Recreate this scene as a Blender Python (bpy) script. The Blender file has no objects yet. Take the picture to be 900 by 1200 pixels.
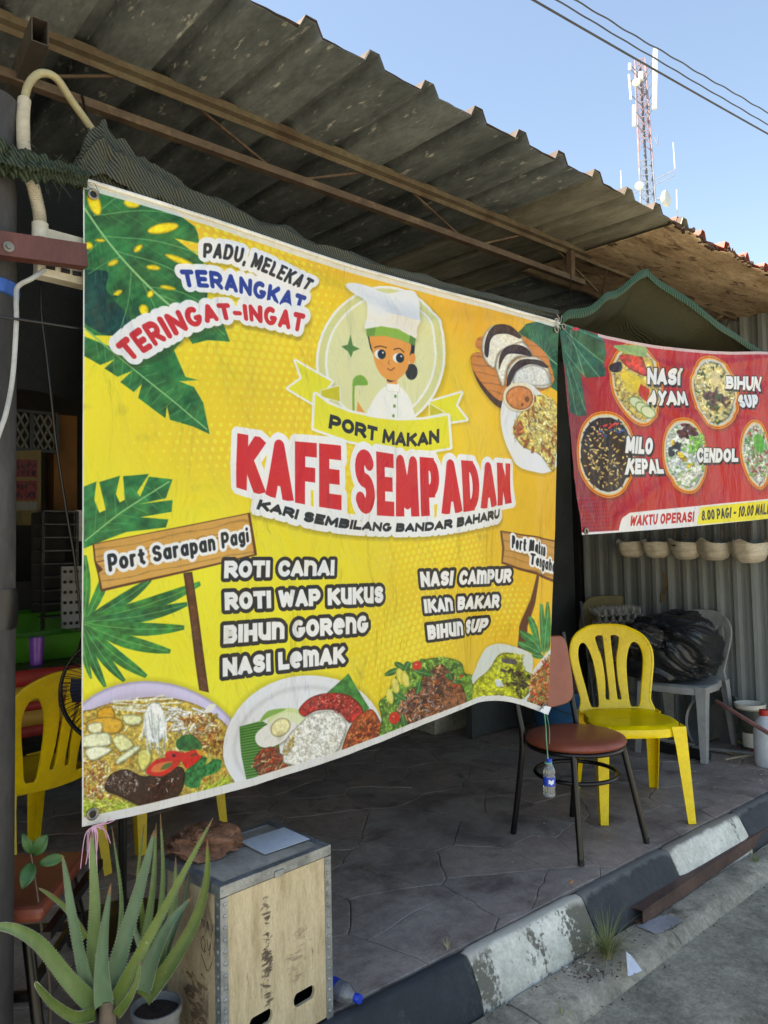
import bpy, bmesh, math, random
import numpy as np
from mathutils import Vector, Matrix
random.seed(7); RS = np.random.RandomState(5)
SC = bpy.context.scene; COL = SC.collection
EXPO = 1.88
BRT = .90
YC = (0.035, -0.005, 0.0)
LC = (0.84, 1.47, 3.44)
GC = (4.46, 0.63, -1.45)
TC = (2.768, 0.225, -0.13)
TS = (0.48, 0.30, 0.95)
# ------------------------------------------------------------------ camera
YAW, PITCH, ROLL, FPX = 0.8705, 0.0513, -0.02025, 878.45      # photograph is 900 x 1200 units
CAMPOS = np.array([0., -1.7934, 1.27])
_F = np.array([math.cos(YAW)*math.cos(PITCH), math.sin(YAW)*math.cos(PITCH), math.sin(PITCH)])
_R0 = np.array([math.sin(YAW), -math.cos(YAW), 0.]); _U0 = np.cross(_R0, _F)
_R = _R0*math.cos(ROLL) + _U0*math.sin(ROLL); _U = -_R0*math.sin(ROLL) + _U0*math.cos(ROLL)
cd = bpy.data.cameras.new('camera'); cam = bpy.data.objects.new('camera', cd); COL.objects.link(cam); SC.camera = cam
cd.sensor_fit = 'HORIZONTAL'; cd.sensor_width = 36; cd.lens = 36*FPX/900; cd.clip_start = .05; cd.clip_end = 2000
m = Matrix.Identity(4)
for i in range(3): m[i][0] = _R[i]; m[i][1] = _U[i]; m[i][2] = -_F[i]; m[i][3] = CAMPOS[i]
cam.matrix_world = m
SC.render.resolution_x = 768; SC.render.resolution_y = 1024
# ------------------------------------------------------------------ sky, sun, exposure
SUN = Vector((-.52, .20, .83)).normalized()
w = bpy.data.worlds.new('World'); SC.world = w; w.use_nodes = True; nt = w.node_tree
sky = nt.nodes.new('ShaderNodeTexSky'); sky.sky_type = 'NISHITA'; sky.sun_disc = False
sky.sun_elevation = math.asin(SUN.z); sky.sun_rotation = math.atan2(SUN.x, SUN.y)
sky.air_density = 1.15; sky.dust_density = .6; sky.ozone_density = 1.6; sky.altitude = 0
nt.links.new(sky.outputs[0], nt.nodes['Background'].inputs[0]); nt.nodes['Background'].inputs[1].default_value = .088
sl = bpy.data.lights.new('sun', 'SUN'); so = bpy.data.objects.new('sun', sl); COL.objects.link(so)
sl.energy = 5.0; sl.angle = math.radians(.5); sl.color = (1, .95, .87); so.rotation_euler = SUN.to_track_quat('Z', 'Y').to_euler()
SC.view_settings.view_transform = 'Standard'; SC.view_settings.look = 'None'; SC.view_settings.exposure = EXPO; SC.view_settings.gamma = 1
SC.view_settings.use_white_balance = True; SC.view_settings.white_balance_temperature = 7700; SC.view_settings.white_balance_tint = 10
SC.render.engine = 'CYCLES'; SC.cycles.max_bounces = 8; SC.cycles.transparent_max_bounces = 12
# ------------------------------------------------------------------ helpers
def at(px, py, ax, v):
    """point of the plane (axis ax = v) seen at photograph position px, py"""
    d = _F + _R*(px-450)/FPX - _U*(py-600)/FPX
    t = (v - CAMPOS[ax]) / d[ax]; return CAMPOS + t*d
def tag(o, label=None, cat=None, group=None, kind=None):
    if label: o['label'] = label
    if cat: o['category'] = cat
    if group: o['group'] = group
    if kind: o['kind'] = kind
    return o
def empty(name, loc, label, cat, group=None, rz=0):
    o = bpy.data.objects.new(name, None); COL.objects.link(o); o.location = loc; o.rotation_euler.z = rz; o.empty_display_size = .1
    return tag(o, label, cat, group)
def rootloc(o):
    l = Vector((0, 0, 0))
    while o is not None: l = l + Vector(o.location); o = o.parent
    return l
class MB:
    def __init__(s): s.v = []; s.f = []
    def add(s, v, f):
        n = len(s.v); s.v += [tuple(p) for p in v]; s.f += [tuple(i + n for i in q) for q in f]; return s
    def box(s, c, d, rz=0, M=None):
        h = [(x*d[0]/2, y*d[1]/2, z*d[2]/2) for x in (-1, 1) for y in (-1, 1) for z in (-1, 1)]
        if M is None: M = Matrix.Rotation(rz, 3, 'Z')
        h = [tuple(M @ Vector(p) + Vector(c)) for p in h]
        return s.add(h, [(0, 1, 3, 2), (4, 6, 7, 5), (0, 4, 5, 1), (2, 3, 7, 6), (0, 2, 6, 4), (1, 5, 7, 3)])
    def bar(s, a, b, wd, ht, up=(0, 0, 1)):
        a, b = Vector(a), Vector(b); z = (b - a).normalized(); x = Vector(up).cross(z)
        if x.length < 1e-4: x = Vector((1, 0, 0))
        x.normalize(); y = z.cross(x); M = Matrix((x, y, z)).transposed()
        return s.box((a + b)/2, (wd, ht, (b - a).length), M=M)
    def loft(s, secs, cap=True, closed=True):
        n = len(secs[0]); v = [p for q in secs for p in q]; f = []
        for i in range(len(secs) - 1):
            for j in range(n if closed else n - 1):
                k = (j + 1) % n; f.append((i*n + j, i*n + k, (i+1)*n + k, (i+1)*n + j))
        if cap: f.append(tuple(range(n))[::-1]); f.append(tuple((len(secs)-1)*n + j for j in range(n)))
        return s.add(v, f)
    def tube(s, pts, r, n=10, cap=True, flat=None, up=None):
        P = [Vector(p) for p in pts]; N = len(P); secs = []; u = None
        for i, p in enumerate(P):
            t = (P[min(i+1, N-1)] - P[max(i-1, 0)])
            t = t.normalized() if t.length > 1e-9 else Vector((0, 0, 1))
            if u is None: u = Vector(up) if up else (Vector((0, 0, 1)) if abs(t.z) < .9 else Vector((1, 0, 0)))
            u = (u - t*u.dot(t)); u = u.normalized() if u.length > 1e-6 else t.orthogonal().normalized()
            b = t.cross(u); rr = r[i] if isinstance(r, (list, tuple, np.ndarray)) else r
            secs.append([tuple(p + u*(rr*math.sin(2*math.pi*k/n)*(flat or 1)) + b*(rr*math.cos(2*math.pi*k/n))) for k in range(n)])
        return s.loft(secs, cap)
    def lathe(s, prof, c=(0, 0, 0), n=32, cap=True, wob=None):
        secs = []
        for i, (r, z) in enumerate(prof):
            secs.append([(c[0] + (r + (wob(a, i) if wob else 0))*math.cos(a), c[1] + (r + (wob(a, i) if wob else 0))*math.sin(a), c[2] + z) for a in [2*math.pi*k/n for k in range(n)]])
        return s.loft(secs, cap)
    def grid(s, fn, nu, nv):
        v = [fn(i/(nu-1), j/(nv-1)) for j in range(nv) for i in range(nu)]
        return s.add(v, [(j*nu+i, j*nu+i+1, (j+1)*nu+i+1, (j+1)*nu+i) for j in range(nv-1) for i in range(nu-1)])
    def build(s, name, mat, parent=None, smooth=False, bevel=0, solid=0, loc=None, local=False, sub=0):
        me = bpy.data.meshes.new(name); o = bpy.data.objects.new(name, me); COL.objects.link(o)
        off = Vector((0, 0, 0))
        if parent is not None:
            o.parent = parent
            if not local: off = rootloc(parent)
        elif loc is not None: o.location = loc; off = Vector(loc) if not local else off
        me.from_pydata([(p[0]-off.x, p[1]-off.y, p[2]-off.z) for p in s.v], [], s.f)
        bm = bmesh.new(); bm.from_mesh(me); bmesh.ops.recalc_face_normals(bm, faces=bm.faces); bm.to_mesh(me); bm.free()
        if mat: me.materials.append(mat)
        if smooth:
            for p in me.polygons: p.use_smooth = True
            me.set_sharp_from_angle(angle=math.radians(42))
        if solid: q = o.modifiers.new('thickness', 'SOLIDIFY'); q.thickness = solid; q.offset = 0
        if bevel: q = o.modifiers.new('bevel', 'BEVEL'); q.width = bevel; q.segments = 2; q.limit_method = 'ANGLE'; q.angle_limit = math.radians(35)
        if sub: q = o.modifiers.new('subdivision', 'SUBSURF'); q.levels = q.render_levels = sub
        return o
def copy_tree(o, parent=None):
    c = o.copy(); COL.objects.link(c); c.parent = parent
    for ch in [x for x in o.children]: copy_tree(ch, c)
    return c
def spline(pts, n=12):
    P = [np.array(p, float) for p in pts]; P = [2*P[0]-P[1]] + P + [2*P[-1]-P[-2]]; out = []
    for i in range(1, len(P)-2):
        for k in range(n):
            t = k/n; p0, p1, p2, p3 = P[i-1:i+3]
            out.append(.5*((2*p1)+(-p0+p2)*t+(2*p0-5*p1+4*p2-p3)*t*t+(-p0+3*p1-3*p2+p3)*t**3))
    out.append(P[-2]); return out
# ---- materials
def lin(c):
    return tuple((x/255/12.92 if x/255 <= .04045 else ((x/255+.055)/1.055)**2.4) for x in c) + (1,)
def MAT(name, base, second=None, sc=6., thr=(.4, .65), rough=.6, metal=0., bump=0., bsc=60., third=None, sc3=25., thr3=(.58, .7), coat=0, trans=0., stretch=(1, 1, 1), coords='Object', spec=.5, rvar=.15, detail=8, distort=0., gr=None):
    m = bpy.data.materials.new(name); m.use_nodes = True; t = m.node_tree; n = t.nodes; L = t.links; b = n['Principled BSDF']
    tc = n.new('ShaderNodeTexCoord'); mp = n.new('ShaderNodeMapping'); mp.inputs['Scale'].default_value = stretch; L.new(tc.outputs[coords], mp.inputs[0])
    def noise(s, seed=0, d=detail):
        q = n.new('ShaderNodeTexNoise'); q.noise_dimensions = '4D'; q.inputs['W'].default_value = seed + hash_(name) ; q.inputs['Scale'].default_value = s; q.inputs['Detail'].default_value = d; q.inputs['Roughness'].default_value = .62; q.inputs['Distortion'].default_value = distort; L.new(mp.outputs[0], q.inputs[0]); return q
    def ramp(src, a, b_):
        r = n.new('ShaderNodeMapRange'); r.inputs[1].default_value = a; r.inputs[2].default_value = b_; L.new(src, r.inputs[0]); return r.outputs[0]
    def mix(f, A, B):
        x = n.new('ShaderNodeMix'); x.data_type = 'RGBA'
        if isinstance(f, float): x.inputs[0].default_value = f
        else: L.new(f, x.inputs[0])
        for k, q in ((6, A), (7, B)):
            if isinstance(q, tuple): x.inputs[k].default_value = q
            else: L.new(q, x.inputs[k])
        return x.outputs[2]
    cur = lin(base)
    nz = noise(sc); fl = noise(sc*7, 3.1)
    cur = mix(ramp(nz.outputs[0], *thr), cur, lin(second or tuple(x*.8 for x in base)))
    if third: cur = mix(ramp(noise(sc3, 9.7).outputs[0], *thr3), cur, lin(third))
    cur = mix(ramp(fl.outputs[0], .3, .75), cur, mix(.82, (0, 0, 0, 1), cur) if False else cur)
    hv = n.new('ShaderNodeHueSaturation'); L.new(cur, hv.inputs['Color']) if not isinstance(cur, tuple) else None
    gn = noise(max(90, sc*14), 12.3, 4); av = n.new('ShaderNodeMath'); av.operation = 'MULTIPLY_ADD'; av.inputs[1].default_value = .6; L.new(gn.outputs[0], av.inputs[0]); hf = n.new('ShaderNodeMath'); hf.operation = 'MULTIPLY'; hf.inputs[1].default_value = .6; L.new(fl.outputs[0], hf.inputs[0]); L.new(hf.outputs[0], av.inputs[2]); vr = ramp(av.outputs[0], .40, .80); mm = n.new('ShaderNodeMath'); mm.operation = 'MULTIPLY_ADD'; g_ = gr if gr is not None else (.55 if bump >= .001 and rough > .5 else .25); mm.inputs[1].default_value = g_; mm.inputs[2].default_value = 1 - g_/2; L.new(vr, mm.inputs[0]); L.new(mm.outputs[0], hv.inputs['Value'])
    cur = hv.outputs[0]
    L.new(cur, b.inputs['Base Color'])
    rr = n.new('ShaderNodeMath'); rr.operation = 'MULTIPLY_ADD'; rr.inputs[1].default_value = rvar*2; rr.inputs[2].default_value = rough - rvar; rr.use_clamp = True; L.new(nz.outputs[0], rr.inputs[0]); L.new(rr.outputs[0], b.inputs['Roughness'])
    b.inputs['Metallic'].default_value = metal; b.inputs['Specular IOR Level'].default_value = spec
    if coat: b.inputs['Coat Weight'].default_value = coat; b.inputs['Coat Roughness'].default_value = .15
    if trans: b.inputs['Transmission Weight'].default_value = trans
    if bump:
        bn = noise(bsc, 5.5); bp = n.new('ShaderNodeBump'); bp.inputs['Strength'].default_value = 1; bp.inputs['Distance'].default_value = bump; L.new(bn.outputs[0], bp.inputs['Height']); L.new(bp.outputs[0], b.inputs['Normal'])
    return m
def hash_(s): return (sum((i+1)*ord(ch) for i, ch in enumerate(s)) % 97) * .37
def img_mat(name, im, rough=.45, bump=.0015, bright=1.0, trans=.12):
    m = bpy.data.materials.new(name); m.use_nodes = True; t = m.node_tree; n = t.nodes; L = t.links; b = n['Principled BSDF']
    uv = n.new('ShaderNodeUVMap'); uv.uv_map = 'print'; it = n.new('ShaderNodeTexImage'); it.image = im; it.extension = 'EXTEND'; it.interpolation = 'Cubic'; L.new(uv.outputs[0], it.inputs[0])
    tc = n.new('ShaderNodeTexCoord'); nz = n.new('ShaderNodeTexNoise'); nz.inputs['Scale'].default_value = 3; nz.inputs['Detail'].default_value = 9; L.new(tc.outputs['Object'], nz.inputs[0])
    mr = n.new('ShaderNodeMapRange'); mr.inputs[1].default_value = .3; mr.inputs[2].default_value = .7; mr.inputs[3].default_value = .93*bright; mr.inputs[4].default_value = 1.03*bright; L.new(nz.outputs[0], mr.inputs[0])
    hv = n.new('ShaderNodeHueSaturation'); L.new(it.outputs[0], hv.inputs['Color']); L.new(mr.outputs[0], hv.inputs['Value']); L.new(hv.outputs[0], b.inputs['Base Color'])
    b.inputs['Roughness'].default_value = rough; b.inputs['Specular IOR Level'].default_value = .35
    # fabric wrinkles
    mp = n.new('ShaderNodeMapping'); mp.inputs['Scale'].default_value = (5, 1, 2.2); mp.inputs['Rotation'].default_value = (0, .5, 0); L.new(tc.outputs['Object'], mp.inputs[0])
    n2 = n.new('ShaderNodeTexNoise'); n2.inputs['Scale'].default_value = 1.6; n2.inputs['Detail'].default_value = 5; n2.inputs['Distortion'].default_value = .6; L.new(mp.outputs[0], n2.inputs[0])
    n3 = n.new('ShaderNodeTexNoise'); n3.inputs['Scale'].default_value = 900; L.new(tc.outputs['Object'], n3.inputs[0])
    b1 = n.new('ShaderNodeBump'); b1.inputs['Distance'].default_value = bump*32; b1.inputs['Strength'].default_value = 1; L.new(n2.outputs[0], b1.inputs['Height'])
    b2 = n.new('ShaderNodeBump'); b2.inputs['Distance'].default_value = .0003; b2.inputs['Strength'].default_value = .5; L.new(n3.outputs[0], b2.inputs['Height']); L.new(b1.outputs[0], b2.inputs['Normal']); L.new(b2.outputs[0], b.inputs['Normal'])
    tr = n.new('ShaderNodeBsdfTranslucent'); L.new(hv.outputs[0], tr.inputs[0]); ms = n.new('ShaderNodeMixShader'); ms.inputs[0].default_value = trans
    L.new(b.outputs[0], ms.inputs[1]); L.new(tr.outputs[0], ms.inputs[2]); L.new(ms.outputs[0], n['Material Output'].inputs[0])
    return m
def net_mat(name, col, col2, scale=90., cover=.8, rot=.6):
    """woven shade netting: strands with see-through gaps"""
    m = bpy.data.materials.new(name); m.use_nodes = True; t = m.node_tree; n = t.nodes; L = t.links; b = n['Principled BSDF']
    tc = n.new('ShaderNodeTexCoord'); outs = []
    for i, (r, s) in enumerate(((rot, scale), (rot + 1.45, scale*1.8))):
        mp = n.new('ShaderNodeMapping'); mp.inputs['Rotation'].default_value = (.3, r, .2); L.new(tc.outputs['Object'], mp.inputs[0])
        wv = n.new('ShaderNodeTexWave'); wv.inputs['Scale'].default_value = s; wv.inputs['Distortion'].default_value = 1.6; wv.inputs['Detail'].default_value = 3; wv.inputs['Detail Scale'].default_value = .15; L.new(mp.outputs[0], wv.inputs[0]); outs.append(wv.outputs[1])
    mx = n.new('ShaderNodeMath'); mx.operation = 'MAXIMUM'; L.new(outs[0], mx.inputs[0]); L.new(outs[1], mx.inputs[1])
    cr = n.new('ShaderNodeMix'); cr.data_type = 'RGBA'; cr.inputs[6].default_value = lin(col2); cr.inputs[7].default_value = lin(col); L.new(outs[0], cr.inputs[0]); L.new(cr.outputs[2], b.inputs['Base Color'])
    b.inputs['Roughness'].default_value = .55; b.inputs['Specular IOR Level'].default_value = .3
    bp = n.new('ShaderNodeBump'); bp.inputs['Distance'].default_value = .002; L.new(outs[0], bp.inputs['Height']); L.new(bp.outputs[0], b.inputs['Normal'])
    gt = n.new('ShaderNodeMath'); gt.operation = 'GREATER_THAN'; gt.inputs[1].default_value = 1 - cover; L.new(mx.outputs[0], gt.inputs[0]); L.new(gt.outputs[0], b.inputs['Alpha'])
    return m
# ------------------------------------------------------------------ printed artwork, painted into generated images
def _arc(cx, cy, rx, ry, a0, a1, n=10):
    return [(cx + rx * math.cos(math.radians(a0 + (a1 - a0) * i / n)), cy + ry * math.sin(math.radians(a0 + (a1 - a0) * i / n))) for i in range(n + 1)]

GL = {  # letter: (relative width, strokes on a unit skeleton)
 'A': (1.0, [[(0, 0), (.5, 1), (1, 0)], [(.2, .28), (.8, .28)]]),
 'B': (.92, [[(0, 0), (0, 1), (.55, 1)] + _arc(.55, .77, .4, .23, 90, -90, 7) + [(0, .54)], [(0, 0), (.6, 0)], _arc(.6, .27, .4, .27, -90, 90, 8)]),
 'C': (.92, [_arc(.55, .5, .55, .5, 40, 320, 16)]),
 'D': (.98, [[(0, 0), (0, 1), (.45, 1)] + _arc(.45, .5, .55, .5, 90, -90, 12) + [(0, 0)]]),
 'E': (.78, [[(1, 1), (0, 1), (0, 0), (1, 0)], [(0, .5), (.85, .5)]]),
 'F': (.74, [[(1, 1), (0, 1), (0, 0)], [(0, .48), (.85, .48)]]),
 'G': (1.04, [_arc(.5, .5, .5, .5, 62, 325, 16) + [(1, .40), (.68, .40)]]),
 'H': (.98, [[(0, 0), (0, 1)], [(1, 0), (1, 1)], [(0, .5), (1, .5)]]),
 'I': (.02, [[(.5, 0), (.5, 1)]]),
 'K': (.98, [[(0, 0), (0, 1)], [(.95, 1), (.1, .45)], [(.35, .58), (1, 0)]]),
 'L': (.74, [[(0, 1), (0, 0), (1, 0)]]),
 'M': (1.22, [[(0, 0), (.06, 1), (.5, .15), (.94, 1), (1, 0)]]),
 'N': (1.0, [[(0, 0), (0, 1), (1, 0), (1, 1)]]),
 'O': (1.02, [_arc(.5, .5, .5, .5, 0, 360, 20)]),
 'P': (.88, [[(0, 0), (0, 1), (.55, 1)] + _arc(.55, .7, .45, .3, 90, -90, 8) + [(0, .4)]]),
 'R': (.94, [[(0, 0), (0, 1), (.55, 1)] + _arc(.55, .72, .42, .28, 90, -90, 8) + [(0, .44)], [(.5, .42), (1, 0)]]),
 'S': (.86, [_arc(.5, .76, .46, .24, 30, 270, 12) + _arc(.5, .26, .48, .26, 90, -150, 12)]),
 'T': (.86, [[(0, 1), (1, 1)], [(.5, 1), (.5, 0)]]),
 'U': (.96, [[(0, 1), (0, .42)] + _arc(.5, .42, .5, .42, 180, 360, 10) + [(1, 1)]]),
 'W': (1.35, [[(0, 1), (.22, 0), (.5, .85), (.78, 0), (1, 1)]]),
 'Y': (.95, [[(0, 1), (.5, .45), (1, 1)], [(.5, .45), (.5, 0)]]),
 '0': (.8, [_arc(.5, .5, .5, .5, 0, 360, 18)]),
 '1': (.35, [[(0, .8), (.8, 1), (.8, 0)]]),
 '8': (.8, [_arc(.5, .76, .42, .24, 0, 360, 14), _arc(.5, .27, .5, .27, 0, 360, 14)]),
 '-': (.5, [[(0, .42), (1, .42)]]), '.': (.02, [[(.5, 0), (.5, .03)]]), ',': (.05, [[(.6, .05), (.2, -.15)]]),
 'a': (.75, [_arc(.5, .34, .5, .34, 0, 360, 14), [(1, .68), (1, 0)]]),
 'e': (.78, [[(.05, .36), (1, .36)] + _arc(.5, .34, .5, .34, 0, 310, 14)]),
 'g': (.75, [_arc(.5, .36, .5, .34, 0, 360, 14), [(1, .7), (1, -.1)] + _arc(.55, -.1, .45, .2, 0, -140, 6)]),
 'h': (.72, [[(0, 0), (0, 1)], [(0, .4)] + _arc(.5, .4, .5, .3, 180, 0, 8) + [(1, 0)]]),
 'i': (.02, [[(.5, 0), (.5, .62)], [(.5, .98), (.5, 1)]]),
 'k': (.75, [[(0, 0), (0, 1)], [(.9, .68), (.05, .28)], [(.35, .4), (1, 0)]]),
 'n': (.72, [[(0, 0), (0, .7)], [(0, .4)] + _arc(.5, .4, .5, .3, 180, 0, 8) + [(1, 0)]]),
 'o': (.8, [_arc(.5, .34, .5, .34, 0, 360, 14)]),
 'p': (.75, [[(0, .7), (0, -.3)], _arc(.5, .34, .5, .34, 0, 360, 14)]),
 'r': (.48, [[(0, 0), (0, .7)], [(0, .4)] + _arc(.7, .4, .7, .3, 180, 80, 5)]),
 't': (.5, [[(.45, .95), (.45, .15), (1, 0)], [(0, .66), (1, .66)]]),
 '&': (.95, [[(0, 0), (0, 1)], [(0, .55)] + _arc(.5, .55, .5, .42, 180, 0, 8) + [(1, 0)]]),
 '@': (1.35, [[(0, 0), (0, 1)], [(0, .6)] + _arc(.25, .6, .25, .36, 180, 0, 8) + [(.5, 0)], [(.5, .6)] + _arc(.75, .6, .25, .36, 180, 0, 8) + [(1, 0)]]),
 '$': (.95, [[(.05, .50), (.98, .54)] + _arc(.5, .48, .5, .48, 8, 295, 14)]),
 '%': (.92, [[(0, 1), (0, .42)] + _arc(.5, .42, .5, .4, 180, 360, 8), [(1, 1), (1, 0)]]),
}

def _hom(src, dst):
    A = []; b = []
    for (x, y), (u, v) in zip(src, dst):
        A.append([x, y, 1, 0, 0, 0, -u * x, -u * y]); b.append(u)
        A.append([0, 0, 0, x, y, 1, -v * x, -v * y]); b.append(v)
    h = np.linalg.solve(np.array(A, float), np.array(b, float))
    return np.append(h, 1).reshape(3, 3)

def _ap(Hm, X, Y):
    w = Hm[2, 0] * X + Hm[2, 1] * Y + Hm[2, 2]
    return (Hm[0, 0] * X + Hm[0, 1] * Y + Hm[0, 2]) / w, (Hm[1, 0] * X + Hm[1, 1] * Y + Hm[1, 2]) / w

def _path(pts, s):
    P = np.array(pts, float)
    if len(P) == 2: return P[0] + (P[1] - P[0]) * s
    L = np.concatenate([[0], np.cumsum(np.hypot(*np.diff(P, axis=0).T))]); L /= L[-1]
    n = len(P); m = np.zeros_like(P)
    for i in range(n):
        a, b = max(i - 1, 0), min(i + 1, n - 1); m[i] = (P[b] - P[a]) / max(L[b] - L[a], 1e-9)
    i = int(np.clip(np.searchsorted(L, s) - 1, 0, n - 2)); h = L[i + 1] - L[i]; t = (s - L[i]) / h
    return (2*t**3 - 3*t*t + 1) * P[i] + (t**3 - 2*t*t + t) * h * m[i] + (-2*t**3 + 3*t*t) * P[i+1] + (t**3 - t*t) * h * m[i+1]

def smooth_poly(pts, n=6):
    P = np.array(pts, float); N = len(P); out = []
    for i in range(N):
        p0, p1, p2, p3 = P[i - 1], P[i], P[(i + 1) % N], P[(i + 2) % N]
        for k in range(n):
            t = k / n
            out.append(.5 * ((2*p1) + (-p0 + p2)*t + (2*p0 - 5*p1 + 4*p2 - p3)*t*t + (-p0 + 3*p1 - 3*p2 + p3)*t**3))
    return out

_rn = np.random.RandomState(11)
def vnoise(X, Y, seed=0):
    def hsh(i, j):
        h = np.sin(i * 127.1 + j * 311.7 + seed * 74.7) * 43758.5453
        return h - np.floor(h)
    xi, yi = np.floor(X), np.floor(Y); fx, fy = X - xi, Y - yi
    fx = fx*fx*(3-2*fx); fy = fy*fy*(3-2*fy)
    return (hsh(xi, yi)*(1-fx) + hsh(xi+1, yi)*fx)*(1-fy) + (hsh(xi, yi+1)*(1-fx) + hsh(xi+1, yi+1)*fx)*fy
def fbm(X, Y, seed=0, o=4):
    r = 0; a = .5; s = 1
    for k in range(o): r = r + a * vnoise(X * s, Y * s, seed + k); s *= 2.03; a *= .5
    return r / (1 - .5 ** o)

class Art:
    """Canvas of TW x TH texels. Drawing units are the units of the table 'grid': for a lattice of (u, v) it gives the artwork position."""
    def __init__(s, TW, TH, grid):
        s.TW, s.TH = TW, TH
        G = np.array(grid, float); ny, nx = G.shape[:2]
        u = (np.arange(TW) + .5) / TW * (nx - 1); v = (np.arange(TH) + .5) / TH * (ny - 1)
        iu = np.minimum(u.astype(int), nx - 2); iv = np.minimum(v.astype(int), ny - 2)
        fu = (u - iu)[None, :, None]; fv = (v - iv)[:, None, None]
        P = (G[iv][:, iu]*(1-fu)*(1-fv) + G[iv][:, iu+1]*fu*(1-fv) + G[iv+1][:, iu]*(1-fu)*fv + G[iv+1][:, iu+1]*fu*fv)
        s.X, s.Y = P[..., 0], P[..., 1]
        uu, vv = np.meshgrid(np.linspace(0, 1, nx), np.linspace(0, 1, ny))
        s.gp = G.reshape(-1, 2); s.guv = np.stack([uu.ravel() * TW, vv.ravel() * TH], 1)
        s.inv = _hom([G[0, 0], G[0, -1], G[-1, -1], G[-1, 0]], [(0, 0), (TW, 0), (TW, TH), (0, TH)])
        s.U, s.V = np.meshgrid(np.arange(TW) / TW, np.arange(TH) / TH)
        s.im = np.zeros((TH, TW, 3)); s.fd = np.zeros((TH, TW))
    def win(s, pts, m=0):
        P = np.array(pts, float); x0, y0 = P.min(0) - m; x1, y1 = P.max(0) + m
        c = np.array([(x0, y0), (x1, y0), (x1, y1), (x0, y1), ((x0+x1)/2, (y0+y1)/2)])
        a, b = _ap(s.inv, c[:, 0], c[:, 1])
        pad = 45
        j0, j1 = int(max(a.min() - pad, 0)), int(min(a.max() + pad, s.TW)); i0, i1 = int(max(b.min() - pad, 0)), int(min(b.max() + pad, s.TH))
        if j1 <= j0 or i1 <= i0: return None
        Xw, Yw = s.X[i0:i1, j0:j1], s.Y[i0:i1, j0:j1]
        ok = (Xw > x0) & (Xw < x1) & (Yw > y0) & (Yw < y1)
        r = np.where(ok.any(1))[0]; q = np.where(ok.any(0))[0]
        if not len(r): return None
        return (slice(i0 + r[0], i0 + r[-1] + 1), slice(j0 + q[0], j0 + q[-1] + 1))
    def blend(s, w, a, col):
        a = a[..., None]; s.im[w] = s.im[w] * (1 - a) + np.asarray(col) * a
    @staticmethod
    def c(rgb): return np.array(rgb, float) / 255.
    def sd_poly(s, w, pts):
        X, Y = s.X[w], s.Y[w]; P = np.array(pts, float); Q = np.roll(P, -1, 0)
        d = np.full(X.shape, 1e9); ins = np.zeros(X.shape, bool)
        for (x0, y0), (x1, y1) in zip(P, Q):
            ex, ey = x1 - x0, y1 - y0; L = ex*ex + ey*ey + 1e-12
            t = np.clip(((X - x0)*ex + (Y - y0)*ey) / L, 0, 1)
            d = np.minimum(d, (X - x0 - t*ex)**2 + (Y - y0 - t*ey)**2)
            if y0 != y1:
                cr = (y0 > Y) != (y1 > Y); ins ^= cr & (X < ex * (Y - y0) / (ey if ey else 1e-9) + x0)
        d = np.sqrt(d); return np.where(ins, -d, d)
    def poly(s, pts, col, sm=0, grow=0., soft=.55, tex=None, out=None, shadow=None, alpha=1.):
        if sm: pts = smooth_poly(pts, sm)
        w = s.win(pts, 3 + grow + (out[0] if out else 0) + (shadow[2] * 2 + abs(shadow[0]) if shadow else 0))
        if w is None: return
        d = s.sd_poly(w, pts) - grow
        if shadow:
            q = [(x + shadow[0], y + shadow[1]) for x, y in pts]; ds = s.sd_poly(w, q) - grow
            s.blend(w, np.clip(.5 - ds / (2 * shadow[2]), 0, 1) * shadow[3], s.c((70, 60, 10)))
        if out: s.blend(w, np.clip(.5 - (d - out[0]) / (2*soft), 0, 1), s.c(out[1]))
        a = np.clip(.5 - d / (2 * soft), 0, 1) * alpha
        cc = s.c(col)
        if tex is not None:
            cc = tex(s.X[w], s.Y[w], cc, d)
            if getattr(tex, 'food', 0): s.fd[w] = np.maximum(s.fd[w]*(1-a), a*tex.food)
            else: s.fd[w] *= 1 - a
        else: s.fd[w] *= 1 - .6*a
        s.blend(w, a, cc)
    def ell(s, cx, cy, rx, ry, rot, col, **k):
        c_, s_ = math.cos(math.radians(rot)), math.sin(math.radians(rot))
        s.poly([(cx + rx*math.cos(t)*c_ - ry*math.sin(t)*s_, cy + rx*math.cos(t)*s_ + ry*math.sin(t)*c_) for t in [2*math.pi*i/44 for i in range(44)]], col, **k)
    def line(s, pts, wd, col, sm=0, soft=.5, alpha=1., taper=False):
        if sm: pts = [tuple(_path(pts, t)) for t in np.linspace(0, 1, sm)]
        w = s.win(pts, wd + 2)
        if w is None: return
        X, Y = s.X[w], s.Y[w]; d = np.full(X.shape, 1e9); n = len(pts) - 1
        for i in range(n):
            (x0, y0), (x1, y1) = pts[i], pts[i+1]; ex, ey = x1 - x0, y1 - y0; L = ex*ex + ey*ey + 1e-9
            t = np.clip(((X - x0)*ex + (Y - y0)*ey) / L, 0, 1)
            r = wd / 2 * ((1 - .8 * (i + t) / n) if taper else 1)
            d = np.minimum(d, np.hypot(X - x0 - t*ex, Y - y0 - t*ey) - r)
        s.blend(w, np.clip(.5 - d / (2*soft), 0, 1) * alpha, s.c(col))
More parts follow.
